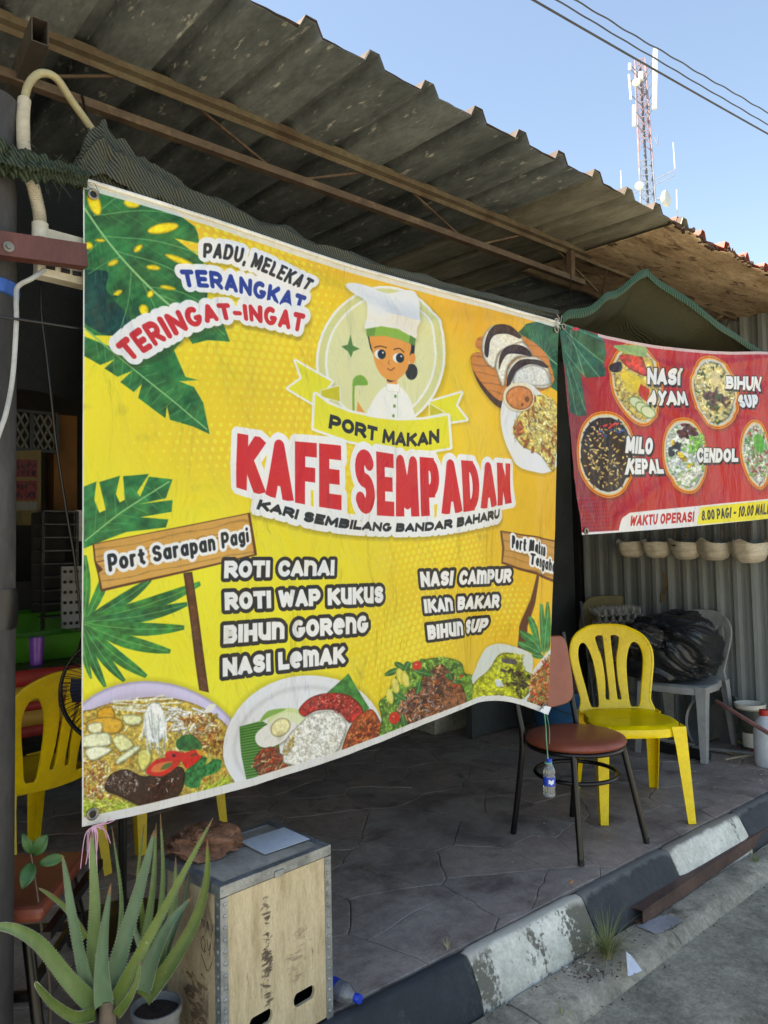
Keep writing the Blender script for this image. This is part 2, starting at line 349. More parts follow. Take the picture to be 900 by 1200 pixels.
    def scatter(s, region, n, ln, wd, cols, ang=(0, 360), seed=1, curve=0., alpha=.95, shade=.45):
        R = np.random.RandomState(seed); P = np.array(region, float); x0, y0 = P.min(0); x1, y1 = P.max(0); k = 0; g = 0
        Q = np.roll(P, -1, 0); wr = s.win(region, 3)
        if wr is not None: s.fd[wr] = np.maximum(s.fd[wr], np.clip(.5 - s.sd_poly(wr, region), 0, 1) * .75)
        while k < n and g < n * 20:
            g += 1; x = R.uniform(x0, x1); y = R.uniform(y0, y1); ins = False
            for (ax, ay), (bx, by) in zip(P, Q):
                if (ay > y) != (by > y) and x < (bx - ax) * (y - ay) / (by - ay) + ax: ins = not ins
            if not ins: continue
            k += 1; a = math.radians(R.uniform(*ang)); L = R.uniform(*ln) / 2; ww = R.uniform(*wd); b = a + R.uniform(-curve, curve)
            c = np.array(cols[R.randint(len(cols))]) * R.uniform(.86, 1.12)
            p = [(x - L*math.cos(a), y - L*math.sin(a)), (x, y), (x + L*math.cos(b), y + L*math.sin(b))]
            if curve == 0: p = [p[0], p[2]]
            s.line([(q[0] + .4, q[1] + .6) for q in p], ww * 1.3, np.clip(c * .45, 0, 255), soft=.8, alpha=shade)
            s.line(p, ww, np.clip(c, 0, 255), soft=.5, alpha=alpha)
            if ww > 1.: s.line([(q[0] - ww*.14, q[1] - ww*.2) for q in p], ww*.3, np.clip(c*1.25 + 22, 0, 255), soft=.5, alpha=.55)
    def text(s, txt, top, bot, hw, fill, outs=(), block=True, gap=.09, space=.55, slant=0., shadow=None, bw=1., grad=None):
        """hw: half stroke weight in cap heights; outs: (growth, colour) largest first; top / bottom: paths of the cap band"""
        hgt = np.mean([np.hypot(*(_path(top, t) - _path(bot, t))) for t in (0, .5, 1)])
        # true proportions on the cloth: lay the paths out in cloth space, then go back to artwork units
        fi = np.linalg.inv(s.inv); T2 = [np.array(_ap(s.inv, *np.array(q, float).T)).T for q in (top, bot)]
        def pt(k, t): return np.array(_ap(fi, *_path(T2[k], t)))
        def tx(p): return np.array(_ap(s.inv, p[0], p[1]))
        L = sum(np.hypot(*(tx(_path(bot, (i+1)/12)) - tx(_path(bot, i/12)))) for i in range(12)); Hh = np.mean([np.hypot(*(tx(_path(top, t)) - tx(_path(bot, t)))) for t in (0, .5, 1)])
        tot = L / Hh
        fixed = sum((2*hw + gap) if ch != ' ' else 0 for ch in txt) - gap
        rel = sum((GL[ch][0]) if ch != ' ' else space for ch in txt)
        k = max((tot - fixed) / rel, .05)
        outm = max([o[0] for o in outs] + [0]) + (abs(shadow[1]) + .1 if shadow else 0)
        allp = [tuple(_path(q, t)) for q in (top, bot) for t in np.linspace(0, 1, 9)]
        w = s.win(allp, hgt * (outm + .45) + 3)
        if w is None: return
        D = np.full(s.X[w].shape, 9.); x = 0.; px = 1 / Hh
        for ch in txt:
            if ch == ' ': x += space * k; continue
            gw = GL[ch][0] * k + 2*hw; a, b = x / tot, (x + gw) / tot; x += gw + gap
            q = [pt(0, a), pt(0, b), pt(1, b), pt(1, a)]
            ww = s.win(q, hgt * (outm + .4) + 2)
            if ww is None: continue
            Hm = _hom(q, [(0, 1), (gw, 1), (gw, 0), (0, 0)])
            gx, gy = _ap(Hm, s.X[ww], s.Y[ww]); gx = gx - slant * gy
            d = np.full(gx.shape, 9.)
            for st in GL[ch][1]:
                P = [(hw + p[0] * (gw - 2*hw), hw + p[1] * (1 - 2*hw)) for p in st]
                P = [p for i, p in enumerate(P) if i == 0 or math.hypot(p[0] - P[i-1][0], p[1] - P[i-1][1]) > 1e-4]
                for i in range(len(P) - 1):
                    (x0, y0), (x1, y1) = P[i], P[i+1]; ex, ey = x1 - x0, y1 - y0; L2 = math.hypot(ex, ey) + 1e-9; ex /= L2; ey /= L2
                    tt = (gx - x0)*ex + (gy - y0)*ey; nn = -(gx - x0)*ey + (gy - y0)*ex
                    endA = block and i == 0 and L2 > .3 and math.hypot(P[0][0]-P[-1][0], P[0][1]-P[-1][1]) > 1e-6
                    endB = block and i == len(P) - 2 and L2 > .3 and math.hypot(P[0][0]-P[-1][0], P[0][1]-P[-1][1]) > 1e-6
                    dr = np.hypot(np.maximum(np.maximum(-tt, tt - L2), 0), nn) - hw
                    if endA or endB or (block and (abs(ex) < .02 or abs(ey) < .02)):
                        lo = -tt - (hw if (endA or (block and (abs(ex) < .02 or abs(ey) < .02) and L2 > .12)) else 0); hi = tt - L2 - (hw if (endB or (block and (abs(ex) < .02 or abs(ey) < .02) and L2 > .12)) else 0)
                        bx = np.maximum(lo, hi); by = np.abs(nn) - hw
                        db = np.hypot(np.maximum(bx, 0), np.maximum(by, 0)) + np.minimum(np.maximum(bx, by), 0)
                        dr = np.minimum(dr, db) if not (endA or endB) else db if L2 > .12 else dr
                        if (endA or endB) and L2 > .12:
                            if not endB: dr = np.minimum(dr, np.hypot(gx - x1, gy - y1) - hw)
                            if not endA: dr = np.minimum(dr, np.hypot(gx - x0, gy - y0) - hw)
                    d = np.minimum(d, dr)
            if block and ch.isupper(): d = np.maximum(d, np.maximum(-gy, gy - 1))
            # paste into D
            oy, ox = ww[0].start - w[0].start, ww[1].start - w[1].start
            ys0, xs0 = max(0, -oy), max(0, -ox)
            ye = min(d.shape[0], D.shape[0] - oy); xe = min(d.shape[1], D.shape[1] - ox)
            if ye > ys0 and xe > xs0:
                v = D[oy+ys0:oy+ye, ox+xs0:ox+xe]; np.minimum(v, d[ys0:ye, xs0:xe], out=v)
        if shadow:
            sh = np.roll(np.roll(D, int(shadow[1] * Hh), 0), int(shadow[0] * Hh), 1) - max([o[0] for o in outs] + [0])
            s.blend(w, np.clip(.5 - sh / (2 * shadow[2]), 0, 1) * shadow[3], s.c(shadow[4] if len(shadow) > 4 else (60, 50, 10)))
        for g, col in outs: s.blend(w, np.clip(.5 - (D - g) / (1.3*px), 0, 1), s.c(col))
        s.blend(w, np.clip(.5 - D / (1.3*px), 0, 1), s.c(fill))
    def crisp(s):
        """fine light and dark grain of photographed food"""
        a = fbm(s.X / 1.3, s.Y / 1.3, 91, 3); b = fbm(s.X / 3.2 + 9, s.Y / 3.2, 92, 3); h = vnoise(s.X / 1.15 + 4, s.Y / 1.15, 93)
        f = s.fd[..., None]; s.im = s.im * (1 + f * ((.6*(a - .5) + .75*(b - .5)))[..., None]) + f * (.10 * np.clip((h - .78) * 6, 0, 1) * np.clip((b - .45) * 6, 0, 1))[..., None]
    def image(s, name):
        a = np.ones((s.TH, s.TW, 4), np.float32); a[..., :3] = np.clip(s.im[::-1], 0, 1)
        im = bpy.data.images.new(name, s.TW, s.TH); im.pixels.foreach_set(a.ravel()); im.update(); im.pack()
        return im

def Z(ox, oy, k, pts): return [(ox + x / k, oy + y / k) for x, y in pts]

def leaf_tex(sc, seed=0, lo=.5, hi=1.25):
    def f(X, Y, c, d):
        n = fbm(X / sc, Y / sc, seed)[..., None]; st = (.5 + .5 * np.sin((X * .8 + Y * 1.3) / 2.2 + 6 * fbm(X / 25, Y / 25, seed + 3)))[..., None]
        return np.clip(c * (lo + (hi - lo) * n + .08 * st), 0, 1)
    return f
def mottle(sc, amt=.25, seed=0):
    f = lambda X, Y, c, d: np.clip(c * (1 - amt + 2 * amt * fbm(X / sc, Y / sc, seed)[..., None]) * (1.06 - .40 * np.exp(-(d / 1.6)**2)[..., None]) + .05 * (fbm(X / (sc*.5), Y / (sc*.5), seed + 2)[..., None] > .66), 0, 1)
    f.food = min(.8, amt * 1.7); return f
def wood_tex(slope, freq=3.0, seed=5):
    def f(X, Y, c, d):
        v = (Y - slope * X); g = np.sin(v / freq + 5 * fbm(X / 30, v / 6, seed))
        return np.clip(c * (1 - .16 * (g > .82)[..., None] - .07 * fbm(X / 20, v / 2, seed)[..., None]), 0, 1)
    return f
def blade(A, a, b, wd, col, vein=(150, 200, 120), bend=0.):
    (x0, y0), (x1, y1) = a, b; dx, dy = x1 - x0, y1 - y0; L = math.hypot(dx, dy); nx, ny = -dy / L, dx / L
    L1 = []; L2 = []
    for i in range(9):
        t = i / 8; h = wd / 2 * math.sin(math.pi * min(1, t * .9 + .04)) ** .7; o = bend * L * math.sin(math.pi * t)
        L1.append((x0 + dx*t + nx*(h+o), y0 + dy*t + ny*(h+o))); L2.append((x0 + dx*t - nx*(h-o), y0 + dy*t - ny*(h-o)))
    A.poly(L1 + L2[::-1], col, tex=leaf_tex(9, int(x1)))
    A.line([(x0 + dx*t + nx*bend*L*math.sin(math.pi*t), y0 + dy*t + ny*bend*L*math.sin(math.pi*t)) for t in (0, .25, .5, .75, .97)], .9, vein, alpha=.6)

def paint_cafe_banner(grid):
    A = Art(1500, 1240, grid); X, Y, U, V = A.X, A.Y, A.U, A.V; c = A.c
    yel, org, lem = c((240, 230, 50)), c((238, 178, 44)), c((240, 236, 62))
    # warm field: lemon at the left, orange towards the right and along the top
    t = np.clip((U - .28) * 1.25 + .45 * np.exp(-((V - .02) / .1)**2) + .25 * (fbm(U * 3, V * 3, 2) - .5) - .55 * np.exp(-(((U - .42) / .25)**2 + ((V - .62) / .25)**2)), 0, 1)
    t = np.maximum(t, .95 * np.exp(-((V) / .05)**2) * (U > .1))
    im = yel * (1 - t[..., None]) + org * t[..., None]
    gl = np.exp(-(((U - .03) / .35)**2 + ((V - .75) / .5)**2))[..., None] * .4; im = im * (1 - gl) + lem * gl
    # halftone dots on a tilted lattice: orange specks on lemon, lemon discs on orange
    ca, sa = math.cos(.35), math.sin(.35); a = (U * 1.21 * ca + V * sa) * 62; b = (-U * 1.21 * sa + V * ca) * 62
    b2 = b + .5 * (np.floor(a) % 2); fx = a - np.floor(a) - .5; fy = b2 - np.floor(b2) - .5; r = np.hypot(fx, fy)
    for cx, cy, sx, sy, k in [(.25, .13, .16, .24, 1.), (.42, .36, .2, .18, .8), (.66, .62, .16, .1, 1.), (.58, .8, .17, .13, .9), (.22, .4, .2, .08, .6), (.85, .75, .12, .1, .7), (.12, .02, .2, .05, .6)]:
        z = np.exp(-(((U - cx) / sx)**2 + ((V - cy) / sy)**2)) * k
        under = np.clip(z * .9, 0, .6)[..., None]; im = im * (1 - under) + c((236, 194, 48)) * under
        rad = .42 * np.clip(z * 1.25, 0, 1); m = (np.clip((rad - r) / .07, 0, 1) * np.clip(z * 2.2, 0, 1) * .75)[..., None]
        im = im * (1 - m) + c((242, 234, 66)) * m
    A.im = im
    g1, g2, g3 = (38, 110, 62), (58, 138, 70), (24, 82, 58)
    # ---- big leaves, top left
    z3 = lambda p: Z(90, 200, 2.903, p)
    A.poly(z3([(15, 560), (120, 600), (250, 590), (330, 600), (372, 700), (412, 712), (350, 715), (400, 735), (430, 790), (450, 897), (395, 872), (315, 848), (305, 800), (300, 842), (210, 772), (222, 725), (195, 752), (150, 718), (190, 680), (140, 700), (95, 672), (130, 640), (80, 660), (15, 625)]), (44, 128, 66), tex=leaf_tex(14, 3))
    for k in range(11): A.line(z3([(60 + 33*k, 560 + 28*k), (75 + 26*k, 640 + 22*k)]), 1., (120, 180, 110), alpha=.5)
    for k in range(9): A.line(z3([(120 + 35*k, 610 + 30*k), (190 + 28*k, 610 + 26*k)]), 1., (120, 180, 110), alpha=.5)
    A.line(z3([(30, 540), (250, 720), (440, 880)]), 1.8, (130, 190, 120), sm=8)
    A.poly(z3([(10, 30), (100, 70), (200, 95), (330, 140), (395, 195), (412, 250), (330, 230), (425, 300), (445, 380), (440, 440), (480, 480), (517, 583), (440, 578), (392, 590), (375, 560), (330, 612), (240, 600), (200, 520), (150, 560), (60, 560), (10, 520)]), (42, 120, 62), tex=leaf_tex(16, 8))
    A.poly(z3([(10, 355), (60, 338), (110, 345), (100, 400), (130, 440), (190, 520), (120, 560), (60, 540), (20, 500)]), (18, 74, 66), sm=4, tex=leaf_tex(12, 9))
    for a_, b_ in [((60, 150), (330, 150)), ((100, 220), (410, 280)), ((140, 270), (430, 400)), ((60, 150), (150, 80)), ((90, 220), (20, 300)), ((150, 290), (40, 350)), ((190, 340), (150, 540)), ((230, 380), (300, 600)), ((260, 410), (500, 560)), ((240, 390), (440, 460))]:
        A.line(z3([a_, ((a_[0]+b_[0])/2 + 12, (a_[1]+b_[1])/2 - 12), b_]), 1.4, (122, 186, 116), sm=8, alpha=.6)
        for q in range(4):
            A.line(z3([(a_[0]+(b_[0]-a_[0])*(.2+.2*q), a_[1]+(b_[1]-a_[1])*(.2+.2*q)), (a_[0]+(b_[0]-a_[0])*(.35+.2*q)+18, a_[1]+(b_[1]-a_[1])*(.35+.2*q)+34)]), .8, (120, 180, 112), alpha=.35)
    A.line(z3([(15, 110), (90, 215), (200, 340), (330, 470)]), 2.4, (140, 196, 130), sm=10)
    for e in [(60, 110, 24, 62, -22), (185, 112, 32, 26, 10), (290, 198, 58, 25, -8), (80, 235, 22, 10, 0), (40, 255, 18, 20, 0), (210, 262, 20, 15, -40), (127, 310, 24, 15, -25), (262, 328, 28, 14, 10), (350, 305, 62, 17, 22), (255, 416, 13, 20, 30), (310, 397, 30, 12, 12), (233, 470, 20, 30, -20), (142, 414, 22, 14, -30)]:
        p = z3([(e[0], e[1])])[0]; A.ell(p[0], p[1], e[2]/3.3, e[3]/4.2, e[4], (238, 214, 36), tex=mottle(5, .1, 2))
    for e in [(215, 470, 12, 26, -25), (130, 430, 20, 10, -30)]:
        p = z3([(e[0], e[1])])[0]; A.ell(p[0] - 3, p[1] + 2, e[2]/2.9, e[3]/2.9, e[4], (28, 84, 52))
    # ---- leaves, mid left
    z5 = lambda p: Z(90, 520, 2.903, p)
    for a_, b_, w_ in [((20, 620), (120, 380), 34), ((22, 610), (30, 380), 26), ((30, 600), (250, 462), 40), ((30, 600), (415, 475), 46), ((30, 605), (372, 545), 44), ((30, 610), (362, 625), 46), ((30, 615), (316, 707), 46), ((28, 620), (236, 792), 42), ((25, 620), (163, 808), 36), ((22, 620), (98, 828), 32), ((18, 620), (50, 800), 22)]:
        p = z5([a_, b_]); blade(A, p[0], p[1], w_ / 2.9, (52, 140, 62) if w_ % 4 else (40, 122, 62), bend=.04)
    A.poly(z5([(15, 150), (68, 128), (60, 190), (78, 235), (100, 225), (78, 130), (150, 108), (135, 170), (148, 200), (165, 190), (160, 110), (245, 103), (205, 165), (215, 180), (245, 112), (322, 122), (300, 185), (215, 205), (322, 192), (318, 232), (215, 250), (308, 258), (300, 285), (170, 300), (90, 330), (15, 360)]), (44, 128, 66), tex=leaf_tex(12, 21))
    A.line(z5([(30, 330), (150, 235), (310, 130)]), 1.8, (140, 196, 120), sm=8)
    for k in range(6): A.line(z5([(60 + 38*k, 305 - 30*k), (70 + 30*k, 200 - 12*k)]), .9, (130, 188, 120), alpha=.5); A.line(z5([(70 + 38*k, 300 - 30*k), (150 + 30*k, 290 - 18*k)]), .9, (130, 188, 120), alpha=.5)
    # sign board with post, left
    A.poly(z5([(358, 440), (388, 436), (418, 640), (446, 846), (414, 838), (385, 620)]), (92, 52, 28), tex=mottle(8, .12, 4))
    A.poly(z5([(56, 342), (590, 236), (612, 378), (84, 502), (74, 445), (62, 400)]), (96, 54, 26), grow=.6)
    A.poly(z5([(60, 342), (582, 239), (592, 296), (66, 402)]), (222, 166, 82), tex=wood_tex(-.2, 1.5)); A.poly(z5([(68, 404), (592, 298), (604, 376), (88, 494), (76, 440), (90, 428)]), (226, 172, 88), tex=wood_tex(-.2, 1.5, 9))
    A.line(z5([(66, 403), (330, 352), (592, 298)]), .7, (110, 64, 28))
    A.text('Port Sarapan Pagi', z5([(103, 376), (255, 348), (485, 303), (581, 284)]), z5([(110, 437), (262, 403), (490, 358), (586, 334)]), .105, (28, 34, 42), [(.2, (240, 242, 246))], block=False, gap=.09, space=.9)
    # ---- slogans
    z = z3
    A.text('PADU, MELEKAT', z([(425, 250), (520, 259), (600, 284), (700, 328), (800, 378)]), z([(428, 297), (512, 306), (590, 332), (690, 374), (777, 420)]), .105, (40, 44, 52), [(.34, (236, 238, 244))], block=False, shadow=(.05, .22, .1, .3), space=.7)
    A.text('TERANGKAT', z([(348, 336), (450, 340), (560, 361), (680, 392), (783, 428)]), z([(362, 397), (450, 400), (555, 419), (665, 450), (768, 480)]), .13, (34, 60, 150), [(.3, (236, 238, 244))], block=False, shadow=(.05, .22, .1, .25))
    A.text('TERINGAT-INGAT', z([(130, 592), (215, 527), (300, 487), (400, 460), (490, 452), (580, 455), (680, 465), (780, 488)]), z([(182, 650), (260, 602), (340, 560), (425, 524), (500, 510), (580, 512), (680, 530), (768, 550)]), .13, (206, 42, 52), [(.32, (236, 238, 244))], block=False, shadow=(.05, .22, .1, .35))
    # ---- emblem: a cook in a tall hat, ribbon below
    e = lambda p: Z(330, 320, 3.913, p); W_ = (238, 240, 240)
    cx, cy = e([(455, 392)])[0]
    A.ell(cx, cy, 75.5, 86, 14, W_, shadow=(2, 3, 4, .3)); A.ell(cx, cy, 72.5, 83, 14, (212, 214, 150)); A.ell(cx, cy, 65, 75.5, 14, W_); A.ell(cx, cy, 62.5, 73, 14, (222, 223, 172))
    A.poly(e([(400, 660), (408, 600), (440, 550), (480, 518), (545, 522), (580, 560), (600, 610), (606, 690)]), (238, 240, 240), sm=4)
    A.line(e([(535, 520), (530, 600), (535, 680)]), .6, (190, 196, 190)); A.poly(e([(480, 505), (540, 510), (540, 545), (482, 540)]), (244, 245, 245), out=(.4, (200, 204, 200)))
    for y in (565, 610, 655): p = e([(521 - (y-565)*.1, y)])[0]; A.ell(p[0], p[1], 1.6, 2, 0, (110, 150, 70))
    A.poly(e([(478, 478), (532, 482), (530, 510), (482, 506)]), (238, 160, 74)); A.poly(e([(480, 484), (525, 492), (500, 500), (482, 496)]), (30, 34, 40))
    A.poly(e([(392, 288), (420, 290), (418, 372), (404, 345)]), (34, 36, 42)); A.poly(e([(580, 310), (614, 325), (610, 378), (585, 380)]), (34, 36, 42))
    p = e([(597, 452)])[0]; A.ell(p[0], p[1], 7.2, 9.5, 0, (34, 36, 42)); p = e([(601, 392)])[0]; A.ell(p[0], p[1], 3.6, 6.4, 8, (232, 150, 66))
    A.poly(e([(404, 280), (500, 292), (590, 315), (588, 385), (578, 440), (545, 480), (510, 494), (465, 478), (432, 430), (415, 360)]), (236, 158, 72), sm=4)
    for x, y in ((455, 373), (541, 389)):
        p = e([(x, y)])[0]; A.ell(p[0] - 1.5, p[1], 6.5, 5.6, 10, W_); A.ell(p[0] + .7, p[1], 4.9, 5.6, 0, (26, 36, 48)); A.ell(p[0] + 2.2, p[1] - 2, 1.1, 1.1, 0, W_)
    A.line(e([(425, 342), (450, 335), (480, 342)]), 1.1, (50, 34, 26), sm=6); A.line(e([(515, 350), (540, 345), (562, 362)]), 1.1, (50, 34, 26), sm=6)
    A.line(e([(493, 400), (487, 415), (495, 418)]), .7, (150, 84, 40)); A.line(e([(486, 438), (500, 446), (517, 434)]), 1., (110, 50, 30), sm=6)
    A.poly(e([(292, 52), (330, 44), (400, 60), (450, 82), (495, 92), (560, 78), (602, 80), (622, 102), (634, 150), (622, 192), (614, 250), (612, 306), (500, 268), (385, 262), (380, 200), (372, 135), (320, 98), (292, 72)]), (232, 234, 236), sm=4, shadow=(1, 3, 4, .25))
    A.poly(e([(384, 258), (450, 246), (530, 258), (617, 300), (612, 331), (540, 303), (470, 288), (390, 291)]), (134, 182, 72)); A.poly(e([(384, 258), (428, 250), (424, 287), (390, 291)]), (104, 150, 66)); A.poly(e([(590, 285), (617, 300), (612, 331), (586, 320)]), (86, 132, 66))
    A.poly(e([(315, 283), (326, 333), (357, 348), (327, 360), (317, 388), (303, 360), (273, 337), (303, 328)]), (78, 130, 62))
    A.line(e([(330, 490), (326, 560), (326, 632)]), 2.4, (126, 168, 60)); A.poly(e([(322, 520), (332, 480), (360, 468), (384, 485), (390, 514), (345, 516)]), (120, 172, 66), sm=3); A.poly(e([(340, 640), (345, 590), (378, 645)]), (232, 160, 70))
    yl = (232, 226, 54)
    A.poly(e([(66, 402), (228, 500), (150, 600), (33, 528), (96, 482)]), yl, out=(2.6, W_), shadow=(2, 3, 4, .35)); A.poly(e([(680, 592), (820, 550), (796, 608), (842, 672), (720, 690)]), yl, out=(2.6, W_), shadow=(2, 3, 4, .3))
    A.poly(e([(180, 540), (262, 518), (264, 590), (180, 566)]), (205, 196, 40), out=(1., W_)); A.poly(e([(680, 600), (745, 640), (680, 655)]), (205, 196, 40), out=(1., W_))
    A.poly(e([(155, 555), (210, 600), (310, 640), (420, 665), (540, 676), (650, 672), (760, 654), (768, 800), (650, 820), (500, 812), (300, 770), (148, 712)]), yl, out=(3., W_), shadow=(2, 3, 4, .35))
    A.text('PORT MAKAN', e([(220, 648), (330, 680), (430, 706), (520, 724), (620, 732), (722, 714)]), e([(212, 712), (310, 740), (416, 770), (520, 789), (620, 795), (722, 778)]), .14, (32, 38, 44), block=True, gap=.07, space=.6)
    # ---- name
    z = lambda p: Z(260, 480, 2.5, p)
    lt, lb = z([(110, 262), (180, 281), (250, 298), (370, 322), (495, 332), (600, 330), (670, 320), (822, 290)]), z([(103, 291), (175, 309), (240, 327), (360, 349), (495, 358), (600, 356), (680, 346), (824, 317)])
    kt, kb = z([(42, 70), (130, 84), (220, 93), (330, 104), (420, 119), (520, 132), (620, 142), (740, 152), (852, 157)]), z([(42, 228), (120, 250), (220, 273), (335, 293), (440, 309), (520, 313), (600, 312), (700, 301), (780, 288), (860, 272)])
    A.text('KARI SEMBILANG BANDAR BAHARU', lt, lb, .14, (238, 240, 244), [(.62, (238, 240, 244))], gap=.13, space=.6, shadow=(.1, .3, .3, .4))
    A.text('KAFE SEMPADAN', kt, kb, .115, (212, 34, 48), [(.125, (238, 240, 244))], gap=.05, space=.8)
    A.text('KARI SEMBILANG BANDAR BAHARU', lt, lb, .165, (28, 34, 42), gap=.1, space=.6, slant=.1)
    # ---- menus
    z = lambda p: Z(240, 620, 3.75, p); K = (34, 34, 38); Wt = (240, 241, 242)
    for s_, q in [('ROTI CA&AI', [(82, 139), (570, 135), (80, 217), (568, 205)]), ('ROTI WAP K%K%S', [(82, 278), (788, 250), (85, 358), (788, 325)]), ('BIH%& GOR$&G', [(80, 423), (718, 378), (80, 506), (720, 455)]), ('NASI L$@AK', [(77, 567), (615, 514), (77, 650), (615, 590)])]:
        q = z(q); A.text(s_, q[:2], q[2:], .152, Wt, [(.21, K)], gap=.04, space=.8, block=True)
    z = lambda p: Z(420, 600, 3.6, p)
    for s_, q in [('NASI CA@PUR', [(265, 252), (655, 237), (270, 318), (648, 296)]), ('IKA& BAKAR', [(276, 368), (605, 345), (280, 428), (600, 402)]), ('BIH%& SUP', [(287, 478), (567, 445), (292, 540), (560, 505)])]:
        q = z(q); A.text(s_, q[:2], q[2:], .150, Wt, [(.21, K)], gap=.04, space=.8)
    # right sign board
    A.poly(z([(738, 250), (752, 252), (730, 380), (706, 480), (703, 585), (676, 575), (680, 480), (715, 370)]), (96, 56, 34))
    for a_, b_, w_ in [((765, 600), (712, 440), 30), ((770, 590), (682, 500), 34), ((765, 600), (678, 548), 34), ((775, 590), (770, 390), 26), ((790, 590), (760, 385), 26), ((800, 590), (795, 380), 28), ((780, 600), (800, 400), 24), ((780, 610), (722, 600), 26)]:
        p = z([a_, b_]); blade(A, p[0], p[1], w_ / 3.6, (56, 138, 74))
    A.poly(z([(616, 78), (850, 128), (850, 306), (612, 214), (618, 150)]), (104, 60, 30), grow=.6); A.poly(z([(620, 82), (850, 132), (850, 296), (616, 208), (624, 150)]), (214, 158, 78), tex=wood_tex(.3, 1.4, 3))
    A.text('Port Makan', z([(655, 96), (786, 136)]), z([(652, 150), (782, 188)]), .1, (28, 34, 42), [(.2, (240, 242, 246))], block=False, gap=.08, space=.8)
    A.text('Tengahari', z([(718, 172), (850, 212)]), z([(714, 220), (846, 262)]), .1, (28, 34, 42), [(.2, (240, 242, 246))], block=False, gap=.08)
    # ---- dishes. 1: noodle bowl
    z = lambda p: Z(90, 780, 4.5, p); E = lambda x, y, rx, ry, r, col, **k: A.ell(*z([(x, y)])[0], rx/4.5, ry/4.5, r, col, **k)
    E(405, 500, 500, 415, 12, (206, 198, 232), shadow=(0, -2, 5, .3), tex=lambda X, Y, c, d: np.clip(c * (1 - .2 * np.exp(-((d + 1) / 2.)**2)[..., None]) * (1.04 - .1 * np.exp(-((d + 17) / 6.)**2)[..., None]), 0, 1))
    soup = z([(20, 300), (90, 230), (250, 185), (430, 165), (600, 195), (720, 260), (800, 350), (815, 500), (800, 700), (500, 800), (150, 850), (20, 800)])
    A.poly(soup, (186, 160, 70), sm=5, tex=mottle(3, .3, 7))
    A.scatter(soup, 380, (3, 9), (1., 2.4), [(206, 180, 90), (190, 130, 50), (226, 214, 150), (168, 150, 60)], seed=3, curve=1.)
    A.scatter(z([(20, 500), (140, 500), (180, 700), (20, 740)]), 120, (3, 8), (.8, 2), [(196, 140, 60), (160, 90, 30), (226, 200, 130), (236, 226, 190)], seed=4, curve=1)
    A.scatter(z([(20, 700), (300, 720), (360, 780), (120, 820), (20, 780)]), 160, (8, 18), (.8, 1.3), [(196, 214, 70), (170, 200, 50), (222, 230, 120)], ang=(-30, 60), seed=5, curve=.8)
    A.scatter(z([(480, 740), (800, 590), (800, 660), (500, 750)]), 150, (9, 22), (.8, 1.3), [(190, 214, 60), (160, 196, 46), (216, 228, 100)], ang=(-60, -10), seed=6, curve=.6)
    for q, col in [([(110, 240), (185, 215), (200, 290), (120, 300)], (212, 158, 40)), ([(60, 290), (160, 270), (240, 290), (235, 340), (180, 362), (60, 330)], (214, 166, 52)), ([(60, 310), (130, 300), (130, 355), (68, 355)], (232, 228, 180)), ([(20, 375), (160, 352), (180, 400), (160, 425), (20, 432)], (226, 230, 190)), ([(40, 450), (100, 425), (190, 440), (120, 490), (70, 500)], (230, 234, 200)), ([(185, 390), (240, 360), (300, 420), (230, 455)], (222, 222, 160)), ([(210, 490), (310, 420), (330, 440), (215, 522)], (226, 232, 190)), ([(320, 450), (380, 440), (385, 500), (340, 555), (315, 520)], (214, 206, 110)), ([(240, 260), (340, 265), (330, 310), (260, 310)], (224, 226, 170))]:
        A.poly(z(q), col, sm=2, tex=mottle(3, .14, 4), shadow=(.6, 1.2, 1.2, .5))
    for k in range(16):
        y = _rn.uniform(185, 250); A.line(z([(_rn.uniform(190, 420), y), (_rn.uniform(300, 560), y + _rn.uniform(-40, 40))]), _rn.uniform(1.2, 2.4), (232, 234, 214), alpha=.9)
    A.poly(z([(370, 215), (410, 190), (445, 215), (462, 280), (455, 370), (400, 410), (355, 370), (350, 290)]), (232, 238, 236), sm=3, tex=mottle(2, .2, 3), shadow=(1, 1, 1, .4))
    for k in range(26): x = _rn.uniform(350, 470); A.line(z([(x, _rn.uniform(230, 300)), (x + _rn.uniform(-25, 25), _rn.uniform(330, 480))]), _rn.uniform(.7, 1.8), (238, 243, 243) if k % 3 else (176, 184, 176), alpha=.85)
    A.scatter(z([(480, 220), (640, 230), (730, 330), (600, 380), (480, 330)]), 60, (4, 12), (1.4, 3), [(236, 238, 236), (222, 214, 190)], ang=(-60, 30), seed=8)
    A.scatter(z([(520, 270), (700, 250), (790, 380), (790, 470), (680, 460), (600, 360)]), 150, (3, 8), (1., 2.2), [(176, 112, 44), (216, 170, 90), (140, 80, 30), (226, 206, 150)], seed=9, curve=1)
    A.poly(z([(520, 390), (590, 360), (640, 400), (640, 440), (530, 440)]), (44, 108, 48), sm=3, tex=leaf_tex(4, 2)); A.poly(z([(560, 560), (640, 480), (700, 490), (760, 500), (740, 560), (660, 590), (640, 640), (580, 640), (555, 600)]), (36, 128, 66), sm=3, tex=leaf_tex(3, 6, .4, 1.4)); A.poly(z([(680, 480), (700, 470), (706, 500), (670, 525)]), (196, 190, 90))
    A.poly(z([(150, 620), (180, 570), (260, 545), (350, 580), (500, 530), (555, 545), (555, 640), (500, 720), (420, 755), (330, 740), (230, 690), (150, 660)]), (50, 26, 18), sm=4, tex=mottle(3, .4, 12), shadow=(0, 2, 2, .5))
    A.scatter(z([(150, 620), (180, 575), (270, 550), (320, 600), (300, 670), (220, 680)]), 140, (.8, 2), (.6, 1.1), [(190, 180, 176), (90, 70, 60), (140, 120, 110)], seed=12)
